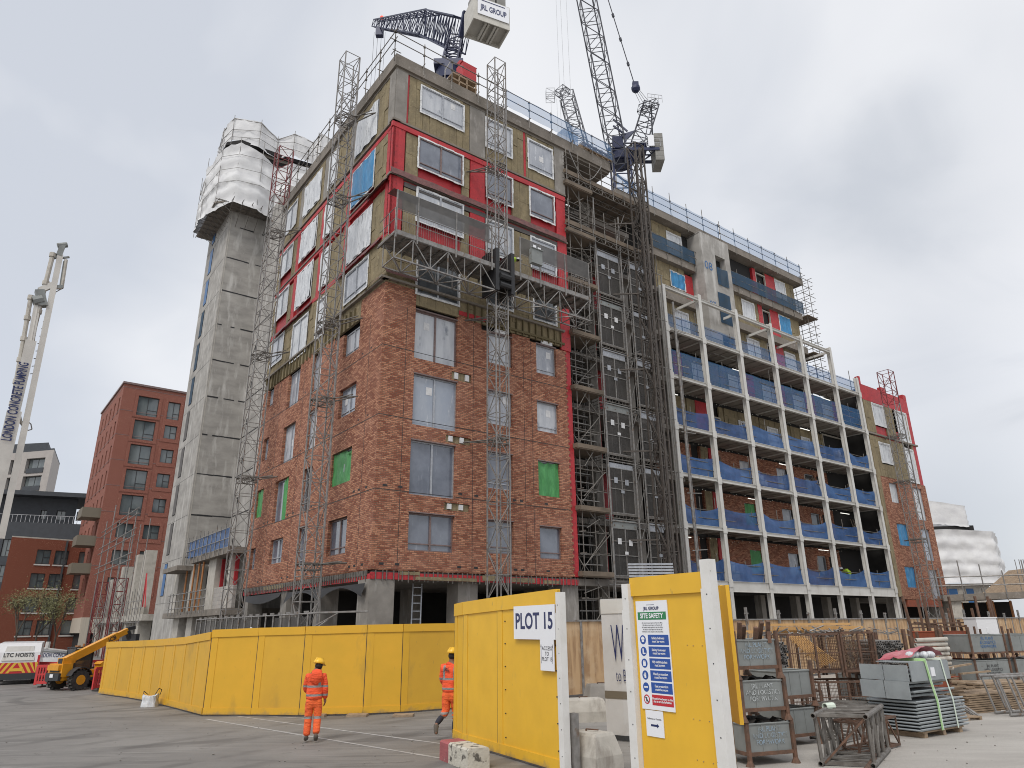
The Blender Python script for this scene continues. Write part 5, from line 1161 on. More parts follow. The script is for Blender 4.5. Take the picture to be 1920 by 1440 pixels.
b = MB(); at_ = w2l(AT(1221, 196, 70)); ab = Vector((1.8, 0, pz + 1.2)); b.lattice(ab, at_, 1.8, .9, 1.3, .1, .05, up=(0, 1, 0)); b.bar(Vector((3.9, 0, pz + 1.3)), at_, .14); b.bar(Vector((2.6, -.8, pz + 1.3)), at_, .1)
b.lattice(at_ + Vector((-1.5, 0, -.8)), at_ + Vector((.6, 0, .1)), 1.2, .6, .8, .05, .03); b.build('a_frame', 'crane_grey', t)
b = MB()
for h in (.5, 1.0): b.tube(at_ + Vector((-.5, -.7, h)), at_ + Vector((1.2, -.7, h - .3)), .03, 4); b.tube((4.5, -1.4, pz + 1.4 + h), (-2, -1.4, pz + 1.4 + h), .03, 4)
for i in range(5): b.tube(at_ + Vector((-.5 + .42 * i, -.7, -.3)), at_ + Vector((-.5 + .42 * i, -.7, 1.0 - .07 * i)), .03, 4); b.tube((4.5 - 1.6 * i, -1.4, pz + 1.4), (4.5 - 1.6 * i, -1.4, pz + 2.4), .03, 4)
b.build('handrail', 'crane_pale', t)
hb = w2l(AT(1192, 166, 68)); b = MB(); b.sphere(hb, .55, n=8, k=5); b.box(hb.x - .35, hb.x + .35, hb.y - .2, hb.y + .2, hb.z - .3, hb.z + .9); b.build('pulley_block', 'crane_navy', t)
pend = w2l(AT(1128, -40, 66)); b = MB(); b.tube(hb, pend, .06, 5)
for q in (.2, .42, .64, .86): c = hb.lerp(pend, q); b.bar(c, hb.lerp(pend, q + .03), .22)
b.build('pendant', 'crane_grey', t)
b = MB()
for k in range(4): b.tube(hb + Vector((-.3 + .2 * k, 0, 0)), at_ + Vector((-1.3 + .4 * k, 0, .2)), .03, 4)
b.build('luffing_rope', 'crane_pale', t)
b = MB(); b.bar(w2l(AT(1150, 224, 69)), w2l(AT(1176, 246, 69)), .18); b.bar(w2l(AT(1150, 236, 69)), w2l(AT(1172, 252, 69)), .18); p1, p2, p3, p4 = [w2l(AT(*q, 69)) for q in ((1164, 252), (1190, 244), (1186, 250), (1174, 262))]; b.ext([p1, p2, p3, p4], (0, .3, 0)); b.bar(p4, w2l(AT(1166, 290, 69)), .16); b.build('jib_stop', 'crane_navy', t)
hx = w2l(AT(1052, 60, 74))
b = MB()
for dx in (-.5, .1, .9): b.tube((hx.x + dx, hx.y, 55), (hx.x + dx, hx.y, 105), .028, 4)
b.build('hoist_rope', 'crane_pale', t)

# distant jib
t = empty('distant_crane', AT(1095, 300, 115) * Vector((1, 1, 0)), 0, 'smaller far-off crane jib showing above the roof, left of the raised jib', 'crane'); T0 = t.location.copy()
b = MB(); r0 = w2l(AT(1098, 310, 115)); r1 = w2l(AT(1062, 178, 118)); b.lattice(r0, r1, 2.6, 2.4, 2.0, .15, .06, up=(0, 1, 0)); b.lattice(r1, w2l(AT(1048, 168, 118)), 2.2, 1.2, 1.2, .1, .06, up=(0, 1, 0)); b.build('jib', 'crane_grey', t)
b = MB(); b.lattice((0, 0, 0), r0, 2.2, 2.2, 2.5, .14, .07, up=(0, 1, 0)); b.build('tower', 'crane_grey', t)
b = MB(); c = w2l(AT(1040, 178, 118)); b.lattice(c + Vector((-.9, 0, -1.2)), c + Vector((-.9, 0, 1)), 1.8, 1.8, 1.1, .06, .05, up=(0, 1, 0)); b.build('head_cage', 'crane_pale', t)
b = MB()
for dx in (-.8, .4): b.tube(c + Vector((dx, 0, -1)), c + Vector((dx, 0, -45)), .04, 4)
b.build('hoist_rope', 'crane_pale', t)
# red plant box on the roof behind the mast
t = bthing('roof_plant_box', 4.0, .5, 29.65, 'small red box on timber crates behind the roof guardrail', 'plant box')
b = MB(); b.box(.25, 1.15, 0, .7, 1.5, 2.5); b.ext([(.2, 0, 2.5), (1.2, 0, 2.5), (1.2, .3, 2.75), (.2, .3, 2.75)], (0, .3, 0)); b.build('red_box', 'red_membrane', t)
b = MB()
for z in (0.2, .6, 1.0, 1.4):
    b.box(-.4, .5, 0, .8, z - .1, z); b.box(.45, 1.2, .0, .8, z - .05, z + .02)
for x in (0.0, .5, 1.1): b.box(x, x + .07, 0, .07, 0, 1.5)
b.build('crates', 'timber', t)
b = MB(); b.path([(-.9, 0, 0), (-.9, 0, 1.2), (-.6, 0, 1.9), (.3, 0, 2.1)], .025, 5); b.path([(-.5, .4, 0), (-.5, .4, 1.2), (.3, .4, 1.3)], .025, 5); b.build('hoop_rail', 'galv', t)
t = bthing('blue_crate_stack', 12.6, .2, 29.65, 'blue netted timber pallets on the roof edge beside the right-hand crane', 'pallets')
b = MB()
for i in range(5): b.box(i * .5, i * .5 + .1, -.4, .6, .0, .55)
b.box(0, 2.4, -.4, -.3, .1, .25); b.box(0, 2.4, -.4, -.3, .4, .5); b.build('pallet_boards', 'timber', t)
b = MB(); b.box(-1.2, -.1, 0, .7, 0, 1.2); b.build('tarpaulin', 'net_roof', t)

# ------------------------------------------------------------------ left podium between core and block
t = bthing('concrete_podium', 0, 16, 0, 'low concrete podium with blue-netted deck between core tower and brick block', 'building')
b = MB(); b.box(-.9, 6, .3, 9.0, 6.35, 6.7); b.box(-.9, 5, .3, 15, 3.0, 3.35); b.box(-1.5, 1.2, 9.8, 14.0, 6.0, 6.3); b.build_each('deck_slab', 'slab', t)
b = MB(True)
for y, w_ in ((1.0, .5), (4.2, 1.6), (9.2, 1.0), (13.4, 1.2)): b.box(-.5, .3, y, y + w_, 3.35, 6.35)
for y, w_ in ((.6, .6), (3.5, 1.6), (8.6, 1.4), (12.2, 1.6)): b.box(-.4, .4, y, y + w_, -.15, 3.0)
b.build_each('column', 'concrete_pale', t)
b = MB(); b.box(-.45, -.25, .3, 4.2, 3.36, 4.6); b.build('block_wall', 'blockwork', t)
b = MB(); b.box(.6, .8, .3, 15, -.15, 6.3); b.build('dark_rooms', 'dark', t)
b = MB(True); b.box(-.3, -.1, .85, 1.0, 4.6, 6.3); b.box(-.2, .0, 4.0, 4.12, 3.4, 6.3); b.build_each('red_panel', 'red_membrane', t)
b = MB(True)
for y in (6.3, 7.3, 8.5, 10.4): b.tube((-.7, y, 3.35), (-.7, y, 6.3), .06, 8)
b.build_each('prop', 'prop_orange', t)
t = bthing('podium_guardrail', -1.0, 16.2, 6.7, 'blue netted scaffold guardrail on the podium deck left of the brick block', 'guardrail')
b = MB(); n = MB()
for y in [i * .95 for i in range(11)]: b.tube((0, y, -.4), (0, y, 1.25 + .3 * random.random()), .03, 5)
for h in (.45, 1.05): b.tube((-.04, -.2, h), (-.04, 9.8, h), .028, 5); b.tube((0, 9.6, h), (3.5, 9.6, h), .028, 5)
n.grid(lambda s, q: (.05 + .05 * math.sin(s * 20), 9.6 * s, .02 + 1.08 * q), 20, 4); b.build('rails', 'galv', t); n.build('net', 'net_blue', t, True)
t = bthing('podium_edge_rail', -1.1, 19.5, 3.35, 'bare scaffold handrail along the lower podium floor with orange props', 'guardrail'); b = MB()
for y in [i * .9 for i in range(11)]: b.tube((0, y, -.2), (0, y, 1.2), .028, 5)
for h in (.2, .65, 1.1): b.tube((-.04, -.3, h), (-.04, 9.4, h), .025, 5)
b.build('rails', 'galv', t)
# ground-level compound under the climbing masts
t = bthing('mesh_enclosure', -1.9, 1.2, -.15, 'grey mesh fence enclosure round the feet of the left facade masts', 'fence'); b = MB(); n = MB()
for i in range(18):
    y = i * .95; b.tube((0, y, 0), (0, y, 2.95), .035, 6)
    if i < 17 and i not in (4, 5): n.grid(lambda s, q, y=y: (.03, y + .95 * s, .1 + 2.7 * q), 1, 1)
b.tube((0, -.6, 2.9), (0, 16.2, 2.9), .03, 5); b.tube((.9, 0, 2.75), (-.0, 0, 2.1), .03, 5); b.tube((0, 0, 2.92), (1.6, -1.8, 2.95), .04, 5); b.tube((0, 0, 2.3), (.8, -.9, 2.9), .025, 5)
for i in range(17):
    for j in range(4): b.tube((0, i * .95 + .12 * j, 2.9), (0, i * .95 + .12 * j + .03, 3.0), .03, 4)
b.build('posts', 'galv', t); n.build('mesh', 'grille', t)
for y, zz in ((5.9, 1.9), (10.1, 1.8), (6.3, 2.05)):
    q = MB(); q.box(-.06, -.05, y, y + .28, zz, zz + .4); q.build('notice', 'sign_white', t)
ld = bthing('ladder', 2.15, .15, -.15, 'aluminium ladder leaning in the dark opening under the brick block', 'ladder')
b = MB(); p0, p1 = Vector((0, .4, 0)), Vector((.35, .9, 4.1))
for s_ in (0, .42): b.bar(p0 + Vector((s_, 0, 0)), p1 + Vector((s_, 0, 0)), .05, .08)
b.build('stile', 'frame_alu', ld); b = MB()
for i in range(13): q = p0.lerp(p1, (i + .5) / 13); b.bar(q, q + Vector((.42, 0, 0)), .04)
b.build('rungs', 'frame_alu', ld)

# far podium beyond the core (building under construction, left)
t = bthing('unfinished_podium', 3.4, 40, 0, 'unfinished concrete frame with bare columns and scaffold rails, left of core tower', 'building')
b = MB(True); b.box(-4, 6, 0, 26, 3.0, 3.5); b.box(-3.5, -3.2, 4, 14, 3.5, 4.6); b.box(-3.5, -3.2, 16, 25, 3.5, 4.3); b.build_each('slab', 'concrete_pale', t)
b = MB(True)
for y, h in ((4.5, 9), (8.0, 8.9), (15, 8.3), (21, 7.4)): b.box(-3.6, -2.7, y, y + 1.1, 3.5, h)
for y in (2, 7.5, 13, 18.5, 24): b.box(-3.8, -2.8, y, y + 1.1, -.15, 3.0)
b.build_each('column', 'concrete_pale', t)
b = MB(); b.box(0, .3, 0, 26, -.15, 3.0); b.build('dark_rooms', 'dark', t)
b = MB()
for i in range(22): y = .5 + i * 1.15; b.tube((-4.1, y, 2.6), (-4.1, y, 5.0 + random.random()), .035, 4)
for h in (4.0, 4.6, 2.9): b.tube((-4.1, 0, h), (-4.1, 26, h), .035, 4)
b.build('scaffold_rails', 'galv', t)
t = bthing('tube_scaffold', -1.4, 45, -.15, 'open galvanised tube scaffold in front of the red-brick tower foot', 'scaffold'); b = MB()
for i in range(5): b.tube((0, i * 4.4, 0), (0, i * 4.4, 13.5 + random.uniform(-1, 1.5)), .05, 5); b.tube((1.2, i * 4.4, 0), (1.2, i * 4.4, 12), .04, 5)
for h in (8.2, 8.8, 10.3, 10.9, 12.2, 12.7): b.tube((-.1, -1.5, h), (-.1, 19.5, h), .045, 5)
b.build('tubes', 'galv', t)
for k, (y, h) in enumerate(((50.0, 7.0), (60.5, 7.2))):
    t = bthing('climbing_mast', -1.0, y, -.15, ['short dark red lattice mast nearest the core tower foot', 'short dark red lattice mast further left before the unfinished podium'][k], 'mast', 'short red masts'); b = MB(); b.lattice((0, 0, 0), (0, 0, h), 1.0, 1.0, 1.2, .06, .035, up=(0, 1, 0)); b.build('mast', 'mast_red', t)
t = bthing('red_prop', -.4, 41.5, 5.6, 'bright red steel push-pull prop on the unfinished podium', 'prop'); b = MB(); b.bar((0, 0, -1.5), (0, .3, 1.2), .10); b.bar((0, .3, 1.2), (-.2, -2.2, -1.6), .07); b.build('prop', 'red_membrane', t)

# ------------------------------------------------------------------ distant buildings, left
def face_windows(parent, P0, P1, rects, frm, pane, rec=.25, sill=None, out_=None, reveal=None):
    """rects in metres along P0->P1 and height; recessed window parts"""
    d = (Vector(P1) - Vector(P0)); d.z = 0; d.normalize(); nrm = Vector((d.y, -d.x, 0))
    for u0, u1, z0, z1 in rects:
        P = lambda u, o, z: Vector(P0) + d * u + nrm * o + Vector((0, 0, z))
        b = MB(); e = .02; f = .07
        def pb(a, c, o0, o1, z_0, z_1): b.ext([P(a, o0, z_0), P(c, o0, z_0), P(c, o0, z_1), P(a, o0, z_1)], nrm * (o1 - o0))
        pb(u0, u1, -rec, -rec + .06, z0, z0 + f); pb(u0, u1, -rec, -rec + .06, z1 - f, z1); pb(u0, u0 + f, -rec, -rec + .06, z0 + f, z1 - f); pb(u1 - f, u1, -rec, -rec + .06, z0 + f, z1 - f)
        um = (u0 + u1) / 2; pb(um - f / 2, um + f / 2, -rec, -rec + .05, z0 + f, z1 - f)
        if z1 - z0 > 1.5: pb(um, u1 - f, -rec, -rec + .055, z0 + .8, z0 + .87)
        wn = b.build('window', frm, parent)
        q = MB(); q.quad(P(u0 + .02, -rec + .01, z0 + .02), P(u1 - .02, -rec + .01, z0 + .02), P(u1 - .02, -rec + .01, z1 - .02), P(u0 + .02, -rec + .01, z1 - .02)); q.build('pane', pane, wn)
        if sill:
            q = MB(); q.ext([P(u0 - .1, -.02, z0 - .18), P(u1 + .1, -.02, z0 - .18), P(u1 + .1, -.02, z0 - .02), P(u0 - .1, -.02, z0 - .02)], nrm * .1); q.build('sill', sill, wn)
def facade(parent, name, m, P0, P1, z0, z1, holes, depth=.3):
    """wall sheet in its own local frame so brick courses run true"""
    d = (Vector(P1) - Vector(P0)); d.z = 0; Lw = d.length; a = math.atan2(d.y, d.x)
    b = MB(); wall(b, lambda u, o, z: (u, -o, z), 0, Lw, z0, z1, holes, 0, depth); o = b.build(name, m, parent); o.location = P0; o.rotation_euler.z = a; return o
tw = empty('brick_tower', (0, 0, 0), 0, 'red-brown apartment tower with flush square windows, left of the concrete core', 'tower')
PC = Vector((-49.7, 84.5, 0)); PR = Vector((-43.2, 89.6, 0)) + Vector((3.2, 2.6, 0)); PL = Vector((-60.2, 98.0, 0))
dR_ = (PR - PC).normalized(); dL_ = (PL - PC).normalized(); H_ = 32.4
ft = [32.4 - 3.15 * i for i in range(11)]
rects = []
for i in range(8):
    zt = 31.1 - 3.2 * i
    if i < 5: rects.append((1.9, 4.35, zt - 2.55 if i == 0 else zt - 2.5, zt)); rects.append((5.5, 7.0, zt - (2.5 if i == 0 else 1.9), zt - .15))
    elif i < 8: rects.append((1.9, 3.7, zt - 2.0, zt - .3)); rects.append((4.9, 6.7, zt - 2.0, zt - .3))
facade(tw, 'front_wall', 'brick_far', PC, PR, 3.9, H_, rects)
face_windows(tw, PC, PR, rects, 'frame_dark', 'glass_far')
LL = (PL - PC).length; rl = []
for i in range(8):
    zt = 30.9 - 3.2 * i
    for j in range(5): u = LL - (2.2 + 3.1 * j); rl.append((u, u + .95, zt - 2.3, zt))
facade(tw, 'side_wall', 'brick_far', PL, PC, 3.9, H_, rl); face_windows(tw, PL, PC, rl, 'frame_dark', 'glass_far')
b = MB(); b.prism([tuple((PC - dR_ * .15 - dL_ * .15)[:2]), tuple((PR - dL_ * .15)[:2]), tuple((PR + dL_ * 16)[:2]), tuple((PL - dR_ * .15)[:2])], H_, H_ + .25); b.build('roof_edge', 'frame_brown', tw)
b = MB()
for i in range(8):
    z = 31.95 - 3.2 * i + (-.0 if i == 0 else .15)
    for P0, P1 in ((PC, PR), (PL, PC)):
        d = (P1 - P0).normalized(); nr = Vector((d.y, -d.x, 0)); b.ext([P0 + Vector((0, 0, z)), P1 + Vector((0, 0, z)), P1 + Vector((0, 0, z + .06)), P0 + Vector((0, 0, z + .06))], nr * .02)
b.build('course_line', 'frame_brown', tw)
# raised brick surrounds
b = MB(); d = dR_; nr = Vector((d.y, -d.x, 0))
for u0, u1, z0, z1 in rects:
    for a, c, e_, f_ in ((u0 - .4, u0 - .02, z0 - .5, z1 + .35), (u1 + .02, u1 + .4, z0 - .5, z1 + .35), (u0 - .02, u1 + .02, z1 + .02, z1 + .35), (u0 - .02, u1 + .02, z0 - .5, z0 - .02)):
        P = lambda u, z: PC + d * u + Vector((0, 0, z)); b.ext([P(a, e_), P(c, e_), P(c, f_), P(a, f_)], nr * .05)
b.build('window_surrounds', 'flap2' if 'flap2' in M else 'brick_far', tw)
b = MB()
for P0, P1 in ((PC, PR), (PL, PC)): d = (P1 - P0).normalized(); nr = Vector((d.y, -d.x, 0)); b.ext([P0 + Vector((0, 0, 2.2)), P1 + Vector((0, 0, 2.2)), P1 + Vector((0, 0, 3.9)), P0 + Vector((0, 0, 3.9))], nr * .06)
for u in (0, 2.6, 6.5): P = PC + dR_ * u; b.ext([P, P + dR_ * .8, P + dR_ * .8 + Vector((0, 0, 2.2)), P + Vector((0, 0, 2.2))], Vector((dR_.y, -dR_.x, 0)) * .06)
b.build('stone_base', 'stone', tw)
b = MB(); b.prism([tuple((PC + dR_ * .4 + dL_ * .4)[:2]), tuple((PR + dL_ * .4)[:2]), tuple((PR + dL_ * 15)[:2]), tuple((PL + dR_ * .4)[:2])], 0, H_ - .2); b.build('core_body', 'dark', tw)
b = MB(True)
for z in (8.8, 12.0, 15.3):
    P = PC + dL_ * .2; nr = Vector((-dL_.y, dL_.x, 0)); nr = nr if nr.x < 0 else -nr
    b.ext([P + Vector((0, 0, z)), P + dL_ * 3.4 + Vector((0, 0, z)), P + dL_ * 3.4 + nr * 2 + Vector((0, 0, z)), P + nr * 2 + Vector((0, 0, z))], (0, 0, 1.15))
b.build_each('balcony', 'taupe', tw)

def bxb(name, label, pts, z1, m, z0=0, cat='building'):
    t = empty(name, (0, 0, 0), 0, label, cat); b = MB(); b.prism([(p.x, p.y) for p in pts], z0, z1); b.build('wall', m, t); return t
# beige tower far left
Pa, Pb, Pc_ = AT(94, 880, 150), AT(-60, 870, 165), AT(110, 880, 164)
Pa.z = Pb.z = Pc_.z = 0
bt = empty('beige_tower', (0, 0, 0), 0, 'pale beige apartment tower with dark glazed balconies at the far left edge', 'tower')
d = (Pb - Pa).normalized(); zt = 2.35 + .21 * 150
rects = []; Lb = (Pb - Pa).length
for i in range(9):
    for u in (1.6, 7.0, 10.2, 15.6, 18.8, 24): rects.append((Lb - u - (4.2 if u in (1.6, 24) else 2.6), Lb - u, zt - 1.3 - 3.3 * i - 2.75, zt - 1.3 - 3.3 * i))
facade(bt, 'front_wall', 'beige_clad', Pb, Pa, 0, zt, rects, .8); face_windows(bt, Pb, Pa, rects, 'frame_dark', 'glass_far', rec=.7)
facade(bt, 'side_wall', 'beige_clad', Pa, Pc_, 0, zt, [], .3)
b = MB(True)
for i in range(8):
    z = zt - 1.6 - 3.3 * i - 2.5
    P0 = Pb + (Pa - Pb).normalized() * (Lb - 5.3); dd = (Pa - Pb).normalized(); nr = Vector((dd.y, -dd.x, 0)); b.ext([P0 + Vector((0, 0, z)), P0 + dd * 3.8 + Vector((0, 0, z)), P0 + dd * 3.8 + Vector((0, 0, z + .9)), P0 + Vector((0, 0, z + .9))], nr * .12)
b.build_each('balcony_front', 'slate', bt)
b = MB(); b.prism([tuple(p[:2]) for p in (Pa, Pb, Pb + (Pc_ - Pa), Pc_)], zt, zt + .3); q_ = [Pa + (Pb - Pa) * .1 + (Pc_ - Pa) * .15, Pb, Pb + (Pc_ - Pa), Pa + (Pb - Pa) * .1 + (Pc_ - Pa) * .9]; b.prism([tuple(p[:2]) for p in q_], zt + .3, zt + 2.0); b.build('roof_screen', 'slate', bt)
# dark slate building and orange brick front
sb_ = empty('slate_building', (0, 0, 0), 0, 'dark slate-clad apartment block with set-back top floor behind orange brick front', 'building')
S0, S1 = AT(-70, 1000, 119), AT(172, 1000, 116); S0.z = S1.z = 0; Ls = (S1 - S0).length; z2 = 2.35 + .122 * 117
ss = lambda px: (AT(px, 1000, 117) - AT(-70, 1000, 117)).length
rects = [(ss(a), ss(c), z, z + 2.3) for a, c, z in ((12, 30, 12.0), (52, 64, 12.4), (78, 102, 11.6), (128, 140, 12.0), (10, 27, 8.6), (5, 20, 5.3), (2, 17, 2.0), (-30, -8, 11.6), (-34, -14, 8.0))]
facade(sb_, 'front_wall', 'slate', S0, S1, 0, z2, rects, .3); face_windows(sb_, S0, S1, rects, 'frame_dark', 'glass_far')
bk_ = Vector((0, 3.5, 0)); rects = [(ss(a), ss(c), z2 + .9, z2 + 2.2) for a, c in ((40, 52), (72, 90), (112, 124))]
facade(sb_, 'upper_wall', 'slate', S0 + bk_, AT(135, 1000, 119.5) * Vector((1, 1, 0)), z2, z2 + 4.0, rects, .3); face_windows(sb_, S0 + bk_, S1 + bk_, rects, 'frame_dark', 'glass_far')
b = MB(); b.prism([tuple((S0 + bk_ * .3)[:2]), tuple(((S1 + bk_ * .3))[:2]), tuple((S1 + bk_ * 4)[:2]), tuple((S0 + bk_ * 4)[:2])], z2 + 3.9, z2 + 4.5); b.prism([tuple((S0 + bk_ * 1.3)[:2]), tuple(((S1 + bk_ * 1.3))[:2]), tuple((S1 + bk_ * 4)[:2]), tuple((S0 + bk_ * 4)[:2])], 0, z2 - .1); b.build('roof', 'slate', sb_)
b = MB(); d = (S1 - S0).normalized()
for i in range(30): p = S0 + d * Ls * i / 29; b.bar(p + Vector((0, 0, z2)), p + Vector((0, 0, z2 + 1.0)), .05)
b.bar(S0 + Vector((0, 0, z2 + 1)), S1 + Vector((0, 0, z2 + 1)), .06); b.build('terrace_rail', 'crane_pale', sb_)
ob = empty('orange_brick_block', (0, 0, 0), 0, 'orange-brown brick apartment block with white sills, lower left behind the tree', 'building')
O0, O1 = AT(2, 1100, 104), AT(170, 1100, 106); O0.z = O1.z = 0; z3 = 2.35 + .104 * 104
so_ = lambda px: (AT(px, 1110, 105) - AT(2, 1110, 105)).length
rects = []; blank = []
for r_i, z in enumerate((9.8, 7.0, 4.2, 1.6)):
    for c_i, px in enumerate((44, 80, 128)): u = so_(px - 3 * r_i - 4); wd = 1.5 if c_i < 2 else 2.6; rects.append((u + .9, u + .9 + wd, z + .4, z + 2.1))
facade(ob, 'front_wall', 'brick_orange', O0, O1, 0, z3, rects, .3); face_windows(ob, O0, O1, rects, 'frame_dark', 'glass_far', sill='white_steel')
b = MB(); nr = (O1 - O0).normalized(); nr = Vector((nr.y, -nr.x, 0)); P = O0 + (O1 - O0).normalized() * so_(110); b.ext([P, P + Vector((.25, 0, 0)), P + Vector((.25, 0, z3)), P + Vector((0, 0, z3))], nr * .04); b.build('downpipe_shadow_gap', 'black', ob)
b = MB(); b.ext([O0 + Vector((0, 0, z3)), O1 + Vector((0, 0, z3)), O1 + Vector((0, 0, z3 + .15)), O0 + Vector((0, 0, z3 + .15))], (0, 6, 0)); b.ext([O0 + Vector((0, .5, 0)), O1 + Vector((0, .5, 0)), O1 + Vector((0, .5, z3)), O0 + Vector((0, .5, z3))], (0, 8, 0)); b.build('coping', 'concrete_pale', ob)

# trees in front of the brick block
def tree(px, py, D, h, w_, label, seed, dens=1700):
    base = AT(px, py, D); base.z = 0; t = empty('street_tree', base, 0, label, 'tree', 'street trees before the orange brick block'); rnd = random.Random(seed)
    b = MB(); tips = []
    def grow(p, d, l, r, k):
        q = p + d * l; b.tube(p, q, r, 5, r2=r * .65, caps=False)
        if k == 0: tips.append(q); return
        for _ in range(3 if k > 1 else 4):
            nd = (d + Vector((rnd.uniform(-.6, .6), rnd.uniform(-.6, .6), rnd.uniform(.0, .35)))).normalized(); grow(q, nd, l * rnd.uniform(.55, .8), r * .6, k - 1)
    grow(Vector((0, 0, 0)), Vector((0, 0, 1)), h * .3, h * .018, 4); b.build('trunk', 'bark', t)
    c = MB()
    for i in range(dens):
        p = rnd.choice(tips) + Vector([rnd.gauss(0, .33) * w_ / 3 for _ in range(3)])
        s = rnd.uniform(.04, .10); a = Vector([rnd.uniform(-1, 1) for _ in range(3)]).normalized(); q = a.orthogonal().normalized(); r_ = a.cross(q)
        c._add([p - q * s, p + r_ * s * .6, p + q * s, p - r_ * s * .6], [(0, 1, 2, 3)])
    c.build('crown', 'leaf', t)
tree(28, 1205, 92, 7.6, 4.0, 'thin budding green tree in front of the orange brick block, left one', 1)
tree(66, 1205, 90, 7.0, 5.4, 'sparse brownish-green tree behind the white pump boom, middle one', 2)
tree(102, 1205, 88, 6.6, 4.6, 'sparse budding tree nearest the stone base of the brown tower', 3)

# ------------------------------------------------------------------ distant building, right
ww = empty('wrapped_building', (0, 0, 0), 0, 'far building wrapped in white sheeting in two tiers, right of the end wing', 'building')
W0, W1, W2 = AT(1735, 1050, 92), AT(1873, 1050, 95), AT(1880, 1050, 110)
for p in (W0, W1, W2): p.z = 0
dd = (W1 - W0).normalized(); A0 = W0 - dd * 3
wrap(ww, [(A0.x, A0.y, 0, 0), (W0.x + dd.x * 3, W0.y + dd.y * 3, .1, .1), (W1.x, W1.y, -.3, -.3), (W2.x, W2.y, 0, 0)], 6.2, 12.0, amp=.25, belly=.5, seed=5)
T1 = W0 + dd * ((W1 - W0).length * .80) + Vector((.5, 2, 0))
wrap(ww, [(A0.x, A0.y + 2, .4, .5), (W0.x + dd.x * 3, W0.y + 2, .3, .5), (T1.x, T1.y, -.2, -.3), (T1.x + 2, T1.y + 12, 0, 0)], 12.7, 15.2, amp=.12, belly=.2, ruck=False, seed=6, nv=8)
b = MB(); b.prism([tuple((A0 + Vector((0, 2.4, 0)))[:2]), tuple((T1 + Vector((.6, .2, 0)))[:2]), tuple((T1 + Vector((.6, 12, 0)))[:2]), tuple((A0 + Vector((0, 12, 0)))[:2])], 11.9, 12.7); b.prism([tuple((A0 + Vector((0, .3, 0)))[:2]), tuple((W1 + Vector((-.2, .3, 0)))[:2]), tuple((W1 + Vector((0, 12, 0)))[:2]), tuple((A0 + Vector((0, 12, 0)))[:2])], 6.0, 6.2); b.build('dark_floor', 'dark', ww)
b = MB(); b.prism([tuple((A0 + Vector((0, .8, 0)))[:2]), tuple((W1 + Vector((-1.2, .8, 0)))[:2]), tuple((W1 + Vector((-1.2, 12, 0)))[:2]), tuple((A0 + Vector((0, 12, 0)))[:2])], 0, 6.0); b.build('lower_wall', 'concrete_pale', ww)
b = MB(True)
for s0, s1 in ((.22, .40), (.52, .62)): P = W0 + (W1 - W0) * s0 + Vector((0, .7, 3.4)); Q = W0 + (W1 - W0) * s1 + Vector((0, .7, 3.4)); b.ext([P, Q, Q + Vector((0, 0, 2.3)), P + Vector((0, 0, 2.3))], (0, -.05, 0))
b.build_each('blue_door_sheet', 'blue_paint', ww)
b = MB(); b.tube(T1 + Vector((-5, 0, 15)), T1 + Vector((-5, 0, 16.3)), .07, 4); b.box(T1.x - 5.5, T1.x - 4.6, T1.y - .1, T1.y + .1, 15.7, 16.5)
for i in range(9): p = A0 + dd * (3 + i * 1.7); b.tube(p + Vector((0, 0, 6)), p + Vector((0, 0, 4.9)), .05, 4)
b.tube(A0 + Vector((0, -.1, 6.1)), W1 + Vector((0, -.1, 6.1)), .12, 4); b.build('scaffold_tubes', 'scaff', ww)
dk = empty('slab_structure', (0, 0, 0), 0, 'low concrete slab on columns and orange props at the right edge', 'building')
Q0, Q1 = AT(1772, 1140, 70), AT(2010, 1140, 72); Q0.z = Q1.z = 0; dd = (Q1 - Q0).normalized(); P = lambda u, y, z: Q0 + dd * u + Vector((0, y, z)); LQ = (Q1 - Q0).length
b = MB(); b.ext([P(0, 0, 3.9), P(LQ, 0, 4.1), P(LQ, 0, 4.6), P(0, 0, 4.4)], (0, 9, 0)); b.build('slab', 'slab', dk)
b = MB(True)
for u in (.5, 8.6, 15): b.ext([P(u, .3, 0), P(u + .9, .3, 0), P(u + .9, .3, 3.9), P(u, .3, 3.9)], (0, .9, 0))
b.build_each('column', 'concrete_pale', dk)
b = MB(True); rnd = random.Random(2)
for i in range(16): u = 3.6 + i * .75 + rnd.uniform(-.2, .2); y = rnd.uniform(1, 5); b.tube(P(u, y, 0), P(u, y, 3.9), .09, 5)
b.build_each('prop', 'prop_orange', dk)
b = MB(); b.ext([P(-1, 7, 0), P(LQ, 7, 0), P(LQ, 7, 3.9), P(-1, 7, 3.9)], (0, .3, 0)); b.build('dark_rooms', 'interior', dk)
b = MB()
for i in range(12): u = i * 1.5; b.tube(P(u, -.1, 3.9), P(u, -.1, 6.3 + rnd.uniform(-.3, .8)), .05, 5)
for h in (5.1, 5.8): b.tube(P(-1, -.1, h), P(LQ, -.1, h), .05, 5)
for i in range(7): u = 7.4 + i * .3; b.tube(P(u, 3, 4.5), P(u, 3, 7.2), .03, 4)
b.build('guardrail', 'galv', dk)
b = MB(); b.ext([P(9.2, 6, 4.6), P(14, 6, 4.6), P(14, 6, 5.2), P(12, 6, 6.8)], (0, 6, 0)); b.build('gabled_roof', 'timber', dk)

